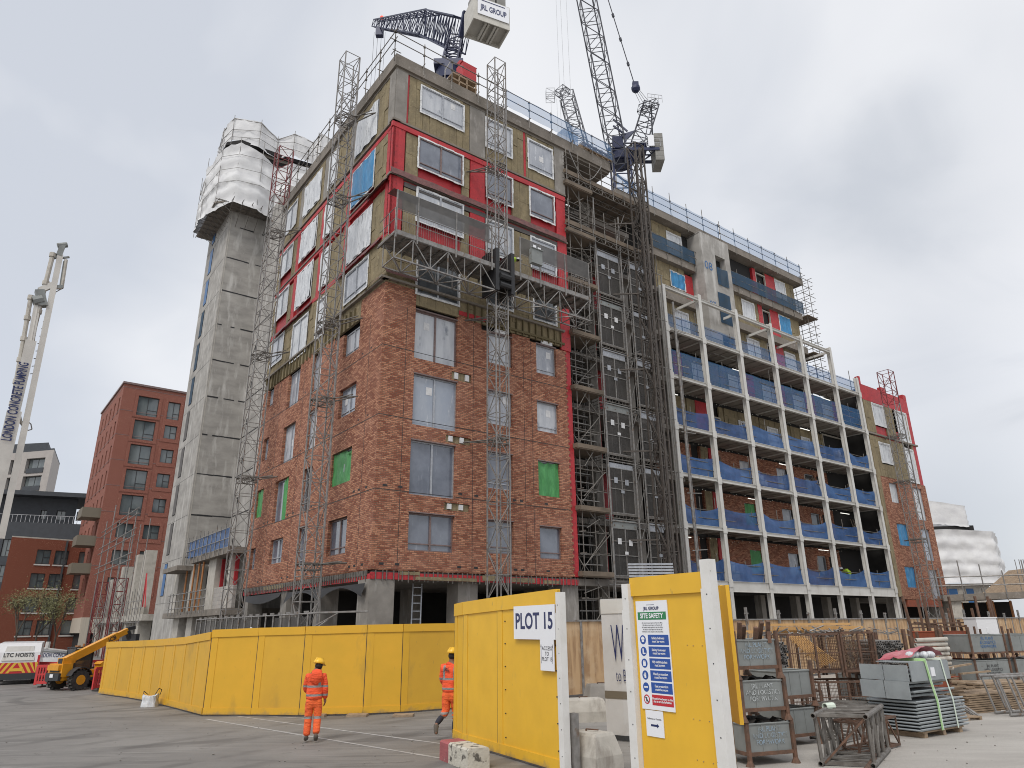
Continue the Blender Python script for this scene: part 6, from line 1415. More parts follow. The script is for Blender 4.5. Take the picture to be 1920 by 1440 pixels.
# ------------------------------------------------------------------ hoardings
def panel_run(name, label, cat, base, tops, m, thick=.05, cap=.22, plinth=.22, joints=1.22, group=None, smooth_n=10, strip='yellow'):
    t = empty(name, base[0], 0, label, cat, group); o = base[0]; P = [p - o for p in base]
    # resample
    pts = []; seg = []
    for i in range(len(P) - 1):
        n = max(1, int((P[i + 1] - P[i]).length / joints + .5))
        for k in range(n): s = k / n; pts.append((P[i].lerp(P[i + 1], s), tops[i] + (tops[i + 1] - tops[i]) * s))
    pts.append((P[-1], tops[-1]))
    pb, cb_, lb = MB(), MB(), MB()
    for (a, ta), (c, tc_) in zip(pts, pts[1:]):
        d = (c - a); d.z = 0; d.normalize(); n = Vector((d.y, -d.x, 0)); g_ = d * .004
        def sl(mb_, off, th, z0a, z0c, z1a, z1c, tr=0.0):
            A = a + g_ + n * off; Cc = c - g_ + n * off
            mb_.ext([A + Vector((0, 0, z0a)), Cc + Vector((0, 0, z0c)), Cc + Vector((0, 0, z1a if False else z1c)), A + Vector((0, 0, z1a))], -n * th)
        pb.mark(); sl(pb, 0, thick, .04, .04, ta - .02, tc_ - .02)
        sl(cb_, .03, .09, ta - cap, tc_ - cap, ta, tc_); sl(cb_, .022, .02, .05, .05, plinth, plinth)
        A = a + n * .003; lb.ext([A - d * .009 + Vector((0, 0, .06)), A + d * .009 + Vector((0, 0, .06)), A + d * .009 + Vector((0, 0, ta - cap)), A - d * .009 + Vector((0, 0, ta - cap))], n * .004)
        A = a + d * .14 + n * .002
        cb_.ext([A - d * .13 + Vector((0, 0, plinth)), A + d * .07 + Vector((0, 0, plinth)), A + d * .07 + Vector((0, 0, ta - cap)), A - d * .13 + Vector((0, 0, ta - cap))], n * .009)
    for i_, o_ in enumerate(pb.build_each('board', m, t)):
        if m == 'yellow' and i_ % 3 == 1: o_.data.materials.clear(); o_.data.materials.append(M['yellow_b'])
    cb_.build('trim', strip, t); lb.build('joint_line', 'ink', t); return t
hp = [(185, 1302), (235, 1309), (275, 1316), (330, 1330), (378, 1343)]
base = [G(*p) for p in hp]
panel_run('yellow_hoarding', 'far stretch of yellow site hoarding curving away behind the grey rubble sack', 'hoarding', base, [1.95, 2.0, 2.05, 2.15, 2.3], 'yellow', group='yellow hoarding stretches')
hp2 = [(379, 1343), (470, 1343), (560, 1344), (680, 1341), (750, 1338), (850, 1330), (935, 1321)]
base2 = [G(*p) for p in hp2]; base2[0] = base[-1] + Vector((.03, -.02, 0))
panel_run('yellow_hoarding', 'long yellow hoarding stretch directly behind the walking worker', 'hoarding', base2, [2.36, 2.4, 2.42, 2.45, 2.46, 2.47, 2.48], 'yellow', group='yellow hoarding stretches')
b = MB()
for px in (590, 668, 755): p = G(px, 1345); b.box(p.x - .28, p.x + .28, p.y - .05, p.y + .35, 0, .07)
o = b.build_each('timber_packer', 'timber')
for i, q in enumerate(o): tag(q, 'timber packer', 'packer', 'timber packers under the yellow hoarding')
b_ = [q for q in o]
if len(b_) == 1: tag(b_[0], 'yellow-painted timber packers under the long hoarding behind the worker', 'packer')

# entrance leaf with PLOT 15
pl = [G(850, 1388), G(882, 1399), G(955, 1428), G(1056, 1454)]
pl[1] = pl[0].lerp(pl[3], .16) + Vector((-.10, -.02, 0)); pl[2] = pl[0].lerp(pl[3], .5) + Vector((-.05, 0, 0))
plot = panel_run('yellow_gate_panel', 'curved yellow entrance panel carrying the white PLOT 15 sign', 'gate panel', pl, [2.86, 2.88, 2.93, 2.98], 'yellow_light', cap=.27, strip='yellow_light', joints=2.2)
o0 = pl[0]; e3 = pl[3] - o0; dP = (pl[3] - pl[2]); dP.z = 0; dP.normalize(); nP = Vector((dP.y, -dP.x, 0)); end = e3
def onp(u, z, off=.03): return end - dP * u + nP * off + Vector((0, 0, z))
def sign(parent, name, P00, dx, nrm, w_, h_, m='sign_white', th=.012):
    b = MB(); u = Vector((0, 0, 1)); b.ext([P00, P00 + dx * w_, P00 + dx * w_ + u * h_, P00 + u * h_], nrm * th); return b.build(name, m, parent)
s1 = sign(plot, 'plot_sign', onp(1.50, 2.12, .05), dP, nP, 1.48, .60)
text('PLOT 15', .40, 'sign_navy', s1, frame(onp(.76, 2.43, .064), dP, (0, 0, 1)), bold=.009, sx=.92, ext=.001)
s2 = sign(plot, 'access_sign', onp(.54, 1.60, .05), dP, nP, .46, .52)
text('ACCESS\nTO\nPLOT 15', .095, 'ink', s2, frame(onp(.31, 1.88, .064), dP, (0, 0, 1)), ext=.001)
b = MB()
for u in (.51, .13): b.ext([onp(u, 1.72, .0635), onp(u - .008, 1.72, .0635), onp(u - .008, 2.0, .0635), onp(u, 2.0, .0635)], nP * .001); b.ext([onp(u + .014, 1.99, .0635), onp(u - .022, 1.99, .0635), onp(u - .004, 2.05, .0635)], nP * .001)
b.build('sign_arrows', 'ink', s2)
b = MB(); rnd = random.Random(8)
for k in range(6):
    for u in (1.95, .1): b.tube(onp(u, .35 + .42 * k, .0), onp(u, .35 + .42 * k, .02), .012, 6)
b.build('screw_heads', 'ink', plot)
def chipped_post(label, loc, h, w_=.13, d_=.13, rz=0, group='white-painted gate posts'):
    t = empty('gate_post', loc, rz, label, 'post', group)
    b = MB(); b.box(-w_ / 2, w_ / 2, -d_ / 2, d_ / 2, 0, h); b.box(-w_ / 2 - .02, -w_ / 2, -d_ / 2, d_ / 2, 0, h - .35); b.build('post', 'white_paint', t)
    b = MB()
    for k in range(7): b.tube((0, -d_ / 2 - .004, .3 + k * .4), (0, -d_ / 2, .3 + k * .4), .009, 6)
    b.build('bolt_holes', 'ink', t); return t
pe = pl[3] + dP * .09; aP = math.atan2(dP.y, dP.x)
chipped_post('chipped white post at the right edge of the PLOT 15 panel', pe, 2.92, rz=aP)
b = MB(); b.box(.0, .14, .1, .2, 0, .95); b.build('tmp', 'galv'); q = bpy.data.objects['tmp']; q.name = 'steel_bracket'; q.location = pe; q.rotation_euler.z = aP; tag(q, 'grey steel channel foot behind the chipped post of PLOT 15', 'bracket')

# site safety panel
D2 = 10.2; gl = AT(1185, 1090, D2 * 1.02); gr = AT(1322, 1085, 9.45); gl.z = gr.z = 0
dG = (gr - gl).normalized(); nG = Vector((dG.y, -dG.x, 0)); WG = (gr - gl).length
gp = empty('yellow_gate_panel', gl, math.atan2(dG.y, dG.x), 'tall yellow gate leaf carrying the blue and white SITE SAFETY board', 'gate panel')
HG = 2.98
b = MB(); b.box(0, WG, 0, .03, .05, HG - .02); b.build('board', 'yellow_light', gp)
b = MB(); b.box(-.02, WG + .0, -.035, -.002, HG - .25, HG); b.build('top_trim', 'yellow_light', gp)
b = MB(); b.box(0.0, WG, .03, .12, HG - .12, HG - .02); b.box(0, WG, .03, .12, .1, .25); b.build('back_frame', 'timber', gp)
b = MB()
for z in (2.1, 1.25, .8):
    for u in (.95, 1.05, 1.2, 1.35): b.tube((u, -.003, z + .01 * math.sin(u * 40)), (u, .0, z), .007, 5)
b.build('screw_heads', 'frame_brown', gp)
for s_, nm in ((-.07, 'left'), (WG + .08, 'right')):
    pp = gl + dG * s_
    chipped_post(f'chipped white post on the {nm} of the SITE SAFETY panel', pp - nG * -.02, 2.9 if s_ < 0 else 3.12, w_=.13 if s_ < 0 else .15, rz=math.atan2(dG.y, dG.x))
# safety board
sw, sh_ = .60, 1.36; sx0, sz0 = .06, 1.30
b = MB(); b.box(sx0, sx0 + sw, -.016, -.004, sz0, sz0 + sh_); sbd = b.build('safety_board', 'sign_white', gp)
def tf(s, size, m, x, z, name='lettering', **k): return text(s, size, m, sbd, frame((x, -.021, z), (1, 0, 0), (0, 0, 1)), name=name, ext=.0006, **k)
cx = sx0 + sw / 2; zt_ = sz0 + sh_
tf('JRL GROUP', .058, 'sign_navy', cx, zt_ - .10, bold=.001)
b = MB(); b.box(cx - .09, cx + .06, -.018, -.017, zt_ - .055, zt_ - .05); b.box(sx0 + .03, sx0 + sw - .03, -.018, -.017, zt_ - .245, zt_ - .145, 1); b.build('header_band', ['sign_navy', 'sign_green'], sbd)
tf('SITE SAFETY', .088, 'sign_white', cx, zt_ - .197, bold=.0025, sx=.92)
small = ['Under the Health and Safety at Work Act', 'all persons entering this site', 'must comply with all regulations', 'Only authorised persons may enter', 'this site. Safety signs and']
for i in range(5): tf('All visitors must report to the site office'[: 43 - 3 * (i % 2)], .021, 'ink', cx, zt_ - .285 - .028 * i, sx=1.15)
items = ['Safety helmets\nmust be worn', 'Safety footwear\nmust be worn', 'High visibility jackets\nmust be worn', 'Hand protection\nmust be worn', 'Eye protection\nmust be worn', 'Unauthorised entry to this\nsite is strictly forbidden']
for i, s in enumerate(items):
    z = zt_ - .50 - .148 * i; m_ = 'sign_red' if i == 5 else 'sign_blue'
    b = MB(); b.box(sx0 + .20, sx0 + sw - .015, -.018, -.0165, z - .064, z + .064); b.build('instruction_plate', m_, sbd)
    tf(s, .043 if i < 5 else .036, 'sign_white', sx0 + .20 + (sw - .215) / 2, z, sx=.95 if i != 2 else .78, bold=.0008)
    c = (sx0 + .10, z); b = MB(); b._add([(c[0] + .058 * math.cos(a), -.0175, c[1] + .058 * math.sin(a)) for a in [k * math.pi / 12 for k in range(24)]], [tuple(range(24))]); b.build('pictogram_disc', m_, sbd)
    b = MB(); y_ = -.019
    if i == 0: b._add([(c[0] + .036 * math.cos(a), y_, c[1] + .004 + .036 * math.sin(a)) for a in [k * math.pi / 8 for k in range(9)]], [tuple(range(9))]); b.box(c[0] - .022, c[0] + .022, y_, y_ + .0004, c[1] - .03, c[1] + .002)
    elif i == 1: b.box(c[0] - .02, c[0] + .004, y_, y_ + .0004, c[1] - .02, c[1] + .036); b.box(c[0] - .02, c[0] + .034, y_, y_ + .0004, c[1] - .034, c[1] - .018)
    elif i == 2: b.box(c[0] - .026, c[0] + .026, y_, y_ + .0004, c[1] - .034, c[1] + .02); b.box(c[0] - .018, c[0] - .006, y_, y_ + .0004, c[1] + .02, c[1] + .034); b.box(c[0] + .006, c[0] + .018, y_, y_ + .0004, c[1] + .02, c[1] + .034)
    elif i == 3: b.box(c[0] - .016, c[0] + .018, y_, y_ + .0004, c[1] - .036, c[1] + .004); [b.box(c[0] - .016 + k * .009, c[0] - .010 + k * .009, y_, y_ + .0004, c[1] + .004, c[1] + .034 - .004 * abs(k - 1.5)) for k in range(4)]; b.box(c[0] - .028, c[0] - .018, y_, y_ + .0004, c[1] - .014, c[1] + .012)
    elif i == 4: b.box(c[0] - .034, c[0] - .004, y_, y_ + .0004, c[1] - .010, c[1] + .012); b.box(c[0] + .004, c[0] + .034, y_, y_ + .0004, c[1] - .010, c[1] + .012); b.box(c[0] - .005, c[0] + .005, y_, y_ + .0004, c[1], c[1] + .006)
    else:
        b._add([(c[0] + .042 * math.cos(a), y_, c[1] + .042 * math.sin(a)) for a in [k * math.pi / 12 for k in range(24)]], [tuple(range(24))])
    b.build('pictogram', 'sign_white', sbd)
    if i == 5:
        b = MB(); b.box(c[0] - .012, c[0] + .012, -.0204, -.020, c[1] - .028, c[1] + .006); b.box(c[0] - .008, c[0] + .008, -.0204, -.020, c[1] + .01, c[1] + .026); b.bar((c[0] - .034, -.0212, c[1] + .034), (c[0] + .034, -.0212, c[1] - .034), .0008, .012, up=(1, 0, 1)); b.build('pictogram', ['ink'], sbd)
b = MB(); b.box(sx0 + .05, sx0 + .37, -.013, -.004, sz0 - .32, sz0 - .01); sm = b.build('direction_notice', 'sign_white', gp)
text('Deliveries to Turnstile', .028, 'ink', sm, frame((sx0 + .21, -.015, sz0 - .11), (1, 0, 0), (0, 0, 1)), ext=.0006)
b = MB(); b.box(sx0 + .14, sx0 + .25, -.0148, -.0138, sz0 - .20, sz0 - .175); b.ext([(sx0 + .25, -.0138, sz0 - .215), (sx0 + .29, -.0138, sz0 - .1875), (sx0 + .25, -.0138, sz0 - .16)], (0, -.001, 0)); b.build('arrow', 'sign_navy', sm)

# side return behind the safety panel
r0 = AT(1338, 1110, 10.9); r1 = AT(1369, 1112, 10.1); r0.z = r1.z = 0
rt = empty('yellow_return_panel', r0, math.atan2((r1 - r0).y, (r1 - r0).x), 'narrow edge-on yellow hoarding return with steel brace, right of the safety panel', 'hoarding')
Wd = (r1 - r0).length; b = MB(); b.box(0, Wd * .45, 0, .04, 1.15, 2.86); b.box(Wd * .45, Wd * .98, -.05, .0, 1.15, 2.84); b.build('board', 'yellow_light', rt)
b = MB(); b.box(-.1, 0, -.02, .08, .3, 2.9); b.build('timber_post', 'timber', rt)
b = MB(); b.box(Wd * .3, Wd * .5, -.12, -.06, .3, 1.1); b.bar((Wd * .6, -.1, 1.15), (Wd + .45, -.3, .48), .06, .06); b.bar((Wd * .4, -.1, .5), (Wd + .45, -.3, .47), .08, .02); b.build('steel_brace', 'galv', rt)

def kblock(name, label, px, py, D=None, l=1.0, w_=.6, h=.55, rz=0, m='concrete_pale', tl=.75, tw_=.6, group=None, loc=None):
    o = loc or G(px, py); t = empty(name, o, rz, label, 'concrete block', group)
    b = MB(); v = []
    for z, sx_, sy_ in ((0, 1, 1), (h * .45, .98, .96), (h * .93, tl + .05, tw_ + .08), (h, tl, tw_)):
        v += [(-l / 2 * sx_, -w_ / 2 * sy_, z), (l / 2 * sx_, -w_ / 2 * sy_, z), (l / 2 * sx_, w_ / 2 * sy_, z), (-l / 2 * sx_, w_ / 2 * sy_, z)]
    fs = [(0, 3, 2, 1), (12, 13, 14, 15)] + [(4 * k + i, 4 * k + (i + 1) % 4, 4 * k + 4 + (i + 1) % 4, 4 * k + 4 + i) for k in range(3) for i in range(4)]
    b._add(v, fs); b.build('block', m, t)
    b = MB(); b.tube((-.12, 0, h), (-.12, 0, h + .03), .015, 6); b.tube((-.12, 0, h + .03), (.12, .05, h + .03), .012, 6); b.build('lifting_eye', 'rust', t); return t
cg = 'grey concrete kentledge blocks'
kblock('concrete_block', 'worn concrete block behind the post of the PLOT 15 panel', 0, 0, l=.8, w_=.7, h=.62, rz=aP + .2, loc=pe + Vector((.48, .35, 0)), group=cg)
kblock('concrete_block', 'pale concrete block against plywood, seen through the gateway', 1096, 1352, l=1.2, w_=.7, h=.55, rz=.2, group=cg)
kblock('concrete_block', 'grey concrete block beside the white curved WE panel, by plywood', 1130, 1340, l=1.0, w_=.7, h=.75, rz=.2, loc=G(1130, 1335), group=cg, m='concrete')
kblock('concrete_block', 'brown-stained concrete block at the right foot of the safety panel', 0, 0, l=.75, w_=.8, h=.62, rz=.3, loc=AT(1400, 1400, 9.9) * Vector((1, 1, 0)), group=cg, tl=.8)
# red and white kerb block
k0 = G(824, 1425); k1 = G(930, 1440 + 28); dK = (k1 - k0).normalized(); kb = empty('barrier_block', k0 + dK * -.0, math.atan2(dK.y, dK.x), 'red and white painted concrete kerb block lying before the PLOT 15 panel', 'kerb block')
def bev(b, x0, x1, y0, y1, z0, z1, c=.03, m=0):
    pts = [(y0, z0), (y1, z0), (y1, z1 - c), (y1 - c, z1), (y0 + c, z1), (y0, z1 - c)]
    b.ext([(x0, p[0], p[1]) for p in pts], (x1 - x0, 0, 0), m)
mat('kerb_red', (0.36, 0.10, 0.105), 0.8, c2=(0.28, 0.085, 0.09), scale=5, bump=.3, dirt=(0.40, 0.24, 0.22), dscale=7, dlo=.62)
mat('kerb_white', (0.55, 0.52, 0.45), 0.85, c2=(0.48, 0.45, 0.38), scale=5, bump=.4, dirt=(0.11, 0.10, 0.085), dscale=6, dlo=.52, dhi=.60)
b = MB(); bev(b, 0, .42, 0, .42, 0, .34); b.build('red_end', 'kerb_red', kb)
b = MB(); bev(b, .421, 1.28, 0, .42, 0, .345); b.build('white_end', 'kerb_white', kb)

# white curved WE panel
wp0, wp1 = G(1139, 1388), AT(1192, 1404, 14.6); wp1.z = 0
cv = empty('curved_white_panel', wp0, 0, 'tall curved pale panel lettered We to BRE with a taupe band', 'panel')
ctrl = [Vector((0, 0, 0)), Vector((.35, -.28, 0)), Vector((.85, -.50, 0)), Vector((1.6, -.62, 0)), Vector((2.3, -.6, 0))]
ZT = 2.92
def cvp(s, z, off=0):
    x = s * 4; i = min(3, int(x)); f = x - i; p = ctrl[i].lerp(ctrl[i + 1], f); d = (ctrl[i + 1] - ctrl[i]).normalized(); return p + Vector((d.y, -d.x, 0)) * off + Vector((0, 0, z))
b = MB(); b.grid(lambda s, t_: cvp(s, .12 + (ZT - .12) * t_), 16, 2); b.grid(lambda s, t_: cvp(s, .12 + (ZT - .12) * t_, -.06), 16, 2); b.quad(cvp(0, .12), cvp(0, ZT), cvp(0, ZT, -.06), cvp(0, .12, -.06)); b.grid(lambda s, t_: cvp(s, ZT, -.06 * t_), 16, 1); b.build('board', 'pale_panel', cv)
b = MB(); b.grid(lambda s, t_: cvp(s, ZT - .32 + .3 * t_, .02), 16, 1); b.build('top_rail', 'white_steel', cv)
b = MB(); b.grid(lambda s, t_: cvp(s, .84 + .15 * t_, .012), 16, 1); b.build('taupe_band', 'taupe', cv)
b = MB(); b.grid(lambda s, t_: cvp(s, .02 + .1 * t_, .01), 16, 1); b.build('base_rail', 'frame_dark', cv)
dC = (ctrl[2] - ctrl[1]).normalized(); nC = Vector((dC.y, -dC.x, 0))
text('We', 1.15, 'sign_navy', cv, frame(cvp(.25, 1.93, .03) + dC * -.19, dC, (0, 0, 1)), align='LEFT', sx=.25, bold=-.012, ext=.003)
text('to BRENT', .36, 'sign_navy', cv, frame(cvp(.25, 1.30, .035) + dC * -.12, dC, (0, 0, 1)), align='LEFT', sx=.38, bold=-.004, ext=.002)

# plywood hoarding along the site (local y = -6)
def ply_run(x0, x1, label, top=2.55, y=-6.0):
    t = bthing('plywood_hoarding', x0, y, -.15, label, 'hoarding', 'plywood hoarding stretches'); n = round((x1 - x0) / 1.22); s = (x1 - x0) / n
    for i in range(n): b = MB(); b.box(i * s + .006, (i + 1) * s - .006, 0, .02, .1, top - .06 + random.uniform(-.01, .01)); b.build('board', 'ply', t)
    b = MB(); b.box(0, x1 - x0, -.05, .05, top - .06, top)
    for i in range(n + 1):
        if i % 1 == 0: b.box(i * s - .05, i * s + .05, -.03, .0, .1, top - .06)
    b.build('steel_frame', 'galv', t)
    b = MB()
    for i in range(1, n, 2): b.bar((i * s, -.04, top - .25), (i * s, -.04, top + .28 + .1 * (i % 3)), .12, .06); b.box(i * s - .13, i * s + .13, -.08, -.03, top + .2, top + .26)
    b.build('lifting_brackets', 'galv', t); return t
ply_run(3.0, 9.1, 'plywood hoarding glimpsed through the gateway behind concrete blocks')
ply_run(9.1, 23.8, 'plywood hoarding behind the grey stillages and mesh cages')
ply_run(23.8, 40, 'plywood hoarding behind the red stillage, below the end wing')
ply_run(40, 60, 'plywood hoarding at the far right edge of the yard')

# ------------------------------------------------------------------ storage yard on the right
def stillage(label, loc, rz, w_=.95, d_=.9, h=.62, m='grey_steel', txt=None, tm='stencil', leg=.16, posts='rust', post_up=.1, group='steel stillage boxes in the yard', ts=.11, fill=None, tilt=0):
    t = empty('stillage', loc, rz, label, 'stillage', group)
    if tilt: t.rotation_euler.x = tilt
    b = MB(); e = .02
    z0, z1 = leg, leg + h
    b.box(e, w_ - e, 0, .012, z0 + .05, z1); b.box(e, w_ - e, d_ - .012, d_, z0 + .05, z1); b.box(0, .012, e, d_ - e, z0 + .05, z1); b.box(w_ - .012, w_, e, d_ - e, z0 + .05, z1); b.box(e, w_ - e, e, d_ - e, z0 + .03, z0 + .06)
    # rolled top lip, slightly dented
    for (x0, y0, x1, y1) in ((0, 0, w_, 0), (w_, 0, w_, d_), (0, 0, 0, d_), (0, d_, w_, d_)):
        mid_ = Vector(((x0 + x1) / 2, (y0 + y1) / 2, z1 + random.uniform(-.015, .01))); b.tube((x0, y0, z1), mid_, .018, 6); b.tube(mid_, (x1, y1, z1), .018, 6)
    for k in (1, 2): x = w_ * k / 3; b.box(x - .01, x + .01, -.012, 0, z0 + .06, z1 - .02)
    b.build('side_panels', m, t)
    for x in (-.02, w_ + .02):
        for y in (-.02, d_ + .02):
            b = MB(); b.bar((x, y, .06), (x, y, z1 + post_up), .06); b.tube((x, y, 0), (x, y, .1), .085, 8, r2=.035); b.build('leg', posts, t)
    b = MB(); b.bar((0, -.012, z0 + .03), (w_, -.012, z0 + .03), .03, .06); b.bar((w_ + .012, 0, z0 + .03), (w_ + .012, d_, z0 + .03), .03, .06); b.bar((-.012, 0, z0 + .03), (-.012, d_, z0 + .03), .03, .06); b.build('base_rail', posts, t)
    if fill:
        b = MB(); b.grid(lambda s, q: (.05 + (w_ - .1) * s, .05 + (d_ - .1) * q, z1 - .03 + .12 * noise.noise((s * 5, q * 5, loc[0])) + .05), 8, 8); b.build('load', fill, t)
    if txt: text(txt, ts, tm, t, frame((w_ / 2, -.016, z0 + .05 + h * .52), (1, 0, 0), (0, 0, 1)), ext=.0006, name='stencilled_lettering', sx=.95)
    return t
a0 = G(1408, 1438); a1 = G(1497, 1430); az = math.atan2((a1 - a0).y, (a1 - a0).x)
for k, (tx, tm, lb) in enumerate((('JRL PLANT\nAND LOGISTICS\nFORMWORK', 'stencil_blue', 'bottom grey stillage of the front three-high stack, faded blue patch'), ('JRL PLANT\nAND LOGISTICS\nFORMWORK', 'stencil', 'middle grey stillage of the front three-high stack, white stencilled words'), ('JRL PLANT\nAND LOGISTICS\nFORMWORK', 'stencil_blue', 'top grey stillage of the front three-high stack, beside the yellow return'))):
    stillage(lb, a0 + Vector((-.02 * k, .02 * k, .70 * k)), az + .02 * k, w_=.93, h=.50, txt=tx, tm=tm, fill='hair' if k < 2 else None, post_up=.06 if k < 2 else .16)
b = MB(); rnd = random.Random(21)
for i in range(7): x = .05 + i * .13; b.bar((x, .1 + rnd.uniform(0, .6), 0), (x, .1 + rnd.uniform(0, .6), rnd.uniform(.2, .42)), .07)
o = b.build('steel_offcuts', 'rust'); o.location = a0 + Vector((0, .1, 2.0)); tag(o, 'rusty steel post ends standing up in the top front stillage', 'steel offcuts')
b0 = G(1487, 1406)
for k, lb in enumerate(('lower dark grey stillage standing behind the front three-high stack', 'upper slate-grey stillage with brown legs behind the front three-high stack')):
    stillage(lb, b0 + Vector((0, .3, .72 * k)), az + .12, w_=.9, h=.52, m='grey_steel', posts='rust', txt=None if k == 0 else None, tm='stencil_blue', ts=.09, post_up=.2)
# mesh cages
def cage(label, loc, rz, w_, d_, h, leg=.15, m='rust', load=None, group='mesh cages in the yard'):
    t = empty('mesh_cage', loc, rz, label, 'mesh cage', group); b = MB()
    for x in (0, w_ * .52, w_):
        for y in (0, d_): b.bar((x, y, 0), (x, y, h + leg), .05)
    for z in (leg, h + leg):
        for y in (0, d_): b.bar((0, y, z), (w_, y, z), .05)
        for x in (0, w_): b.bar((x, 0, z), (x, d_, z), .05)
    b.bar((0, 0, leg + h * .5), (w_, 0, leg + h * .5), .025); b.build('frame', m, t)
    b = MB(); n = int(w_ / .075); k = int(h / .075)
    for i in range(n + 1): x = w_ * i / n; b.box(x - .003, x + .003, -.003, .003, leg, leg + h); b.box(x - .003, x + .003, d_ - .003, d_ + .003, leg, leg + h)
    for j in range(k + 1): z = leg + h * j / k; b.box(0, w_, -.006, -.002, z - .003, z + .003); b.box(0, w_, d_ + .002, d_ + .006, z - .003, z + .003); b.box(-.003, .003, 0, d_, z - .003, z + .003); b.box(w_ - .003, w_ + .003, 0, d_, z - .003, z + .003)
    n = int(d_ / .09)
    for i in range(n + 1): y = d_ * i / n; b.box(-.003, .003, y - .003, y + .003, leg, leg + h); b.box(w_ - .003, w_ + .003, y - .003, y + .003, leg, leg + h)
    b.build('mesh', m, t); b = MB(); b.box(.02, w_ - .02, .02, d_ - .02, leg, leg + .02); b.build('floor', m, t); return t
c0 = G(1545, 1348); c1 = G(1645, 1345); ca = math.atan2((c1 - c0).y, (c1 - c0).x)
cage('lower rusty mesh cage in the middle of the yard behind the steel truss', c0, ca, 1.55, 1.0, .72)
cage('upper rusty mesh cage holding yellow and brown frames, left part of the row', c0 + Vector((-.55, .3, .95)), ca, 1.45, 1.0, .95)
cage('upper brown mesh cage with gold mesh roll, beside the tube bundles', c0 + Vector((.98, .5, .95)), ca, .95, 1.0, .98)
cage('low mesh cage full of white sacks under the slate-grey stillage row', G(1500, 1352) + Vector((0, .4, 0)), ca, .85, .8, .5)
b = MB(); rnd = random.Random(31)
for i in range(9):
    x = .1 + i * .05; b.tube((x, .5, .9), (x + .75, .3, .05 + .02 * i), .018, 5)
for i in range(5): b.tube((.1 + .1 * i, .48, .85 - .13 * i), (.35 + .1 * i, .62, .95 - .13 * i), .02, 5)
o = b.build('folding_frame', 'timber_new'); o.location = c0 + Vector((-.4, .45, 1.15)); o.scale = (1, 1, .95); tag(o, 'yellow and brown tube frame leaning inside the upper left mesh cage', 'frame')
b = MB(); rnd = random.Random(33)
for i in range(150): p = Vector((rnd.uniform(.05, .45), rnd.uniform(.1, .8), rnd.uniform(.03, .9))); b.bar(p, p + Vector((rnd.uniform(-.1, .1), rnd.uniform(-.1, .1), rnd.uniform(-.12, .12))), .012)
o = b.build('mesh_roll', 'timber'); o.location = c0 + Vector((1.1, .6, 1.13)); tag(o, 'gold-coloured wire offcuts in the upper brown mesh cage', 'wire offcuts')
# bundles of tubes seen end-on
def bundle(label, loc, rz, nx, nz, r, L_, m='galv', seed=1, coupl=False):
    t = empty('tube_bundle', loc, rz, label, 'tube bundle', 'bundles of scaffold tube'); rnd = random.Random(seed)
    b = MB(); q = MB()
    for j in range(nz):
        for i in range(nx):
            x = (i + .5 * (j % 2)) * r * 2.08 + rnd.uniform(-.01, .01); z = r + j * r * 1.85 + rnd.uniform(-.008, .008); y = rnd.uniform(-.12, .1)
            b.ring((x, y, z), (x, y + L_, z), r, r * .78, 8); q.tube((x, y + .03, z), (x, y + .04, z), r * .77, 8)
    b.build('tubes', m, t); q.build('tube_bores', 'black', t); return t
bundle('stack of grey scaffold tubes end-on between the stillage stack and cages', G(1462, 1362) + Vector((.15, .8, 1.25)), az, 9, 9, .038, 1.6, seed=2)
bundle('bundle of dark scaffold tubes end-on right of the gold wire cage', c0 + Vector((2.15, 1.0, 1.05)), ca, 11, 12, .036, 1.6, seed=3)
t = empty('rust_rack', c0 + Vector((2.0, .9, 0)), ca, 'rusty post rack holding the bundles behind the strapped tanks', 'rack'); b = MB()
for x in (-.05, 1.0, 2.1):
    for y in (0, 1.3): b.bar((x, y, 0), (x, y, 2.15), .08)
for z in (.25, .98): b.bar((-.05, 0, z), (2.1, 0, z), .07); b.bar((-.05, 1.3, z), (2.1, 1.3, z), .07)
b.build('frame', 'rust', t)
t = empty('tube_bundle', c0 + Vector((3.15, .75, 1.05)), ca, 'five pale plastic pipes lying crosswise in the rusty rack', 'pipes', 'bundles of scaffold tube'); b = MB()
for k in range(7): b.ring((0, .05 * (k % 2), .06 + k * .125), (.95, .05 * (k % 2), .06 + k * .125 + .02), .055, .045, 10)
b.build('tubes', 'concrete_pale', t)
b = MB(); rnd = random.Random(40)
for i in range(60): x = rnd.uniform(0, 2.6); p = Vector((x, rnd.uniform(0, .8), rnd.uniform(0, .18))); b.tube(p, p + Vector((rnd.uniform(-.4, .4), rnd.uniform(-.4, .4), rnd.uniform(-.02, .16))), .02, 5)
o = b.build('loose_tubes', 'galv'); o.location = c0 + Vector((-.9, .8, 1.95)); tag(o, 'heap of loose fittings and short tubes on top of the cages', 'scrap heap')
b = MB(); b.box(0, 2.6, 0, .1, 0, .06); b.box(.5, 3.1, .3, .42, -.12, -.03); b.box(-.6, 1.6, .5, .6, -.2, -.12)
o = b.build('timber_beam', 'timber_new', None); o.location = c0 + Vector((-.9, 1.3, 2.28)); o.rotation_euler.z = ca - .1; tag(o, 'new orange timber beams lying on top of the mesh cages', 'timber beams')

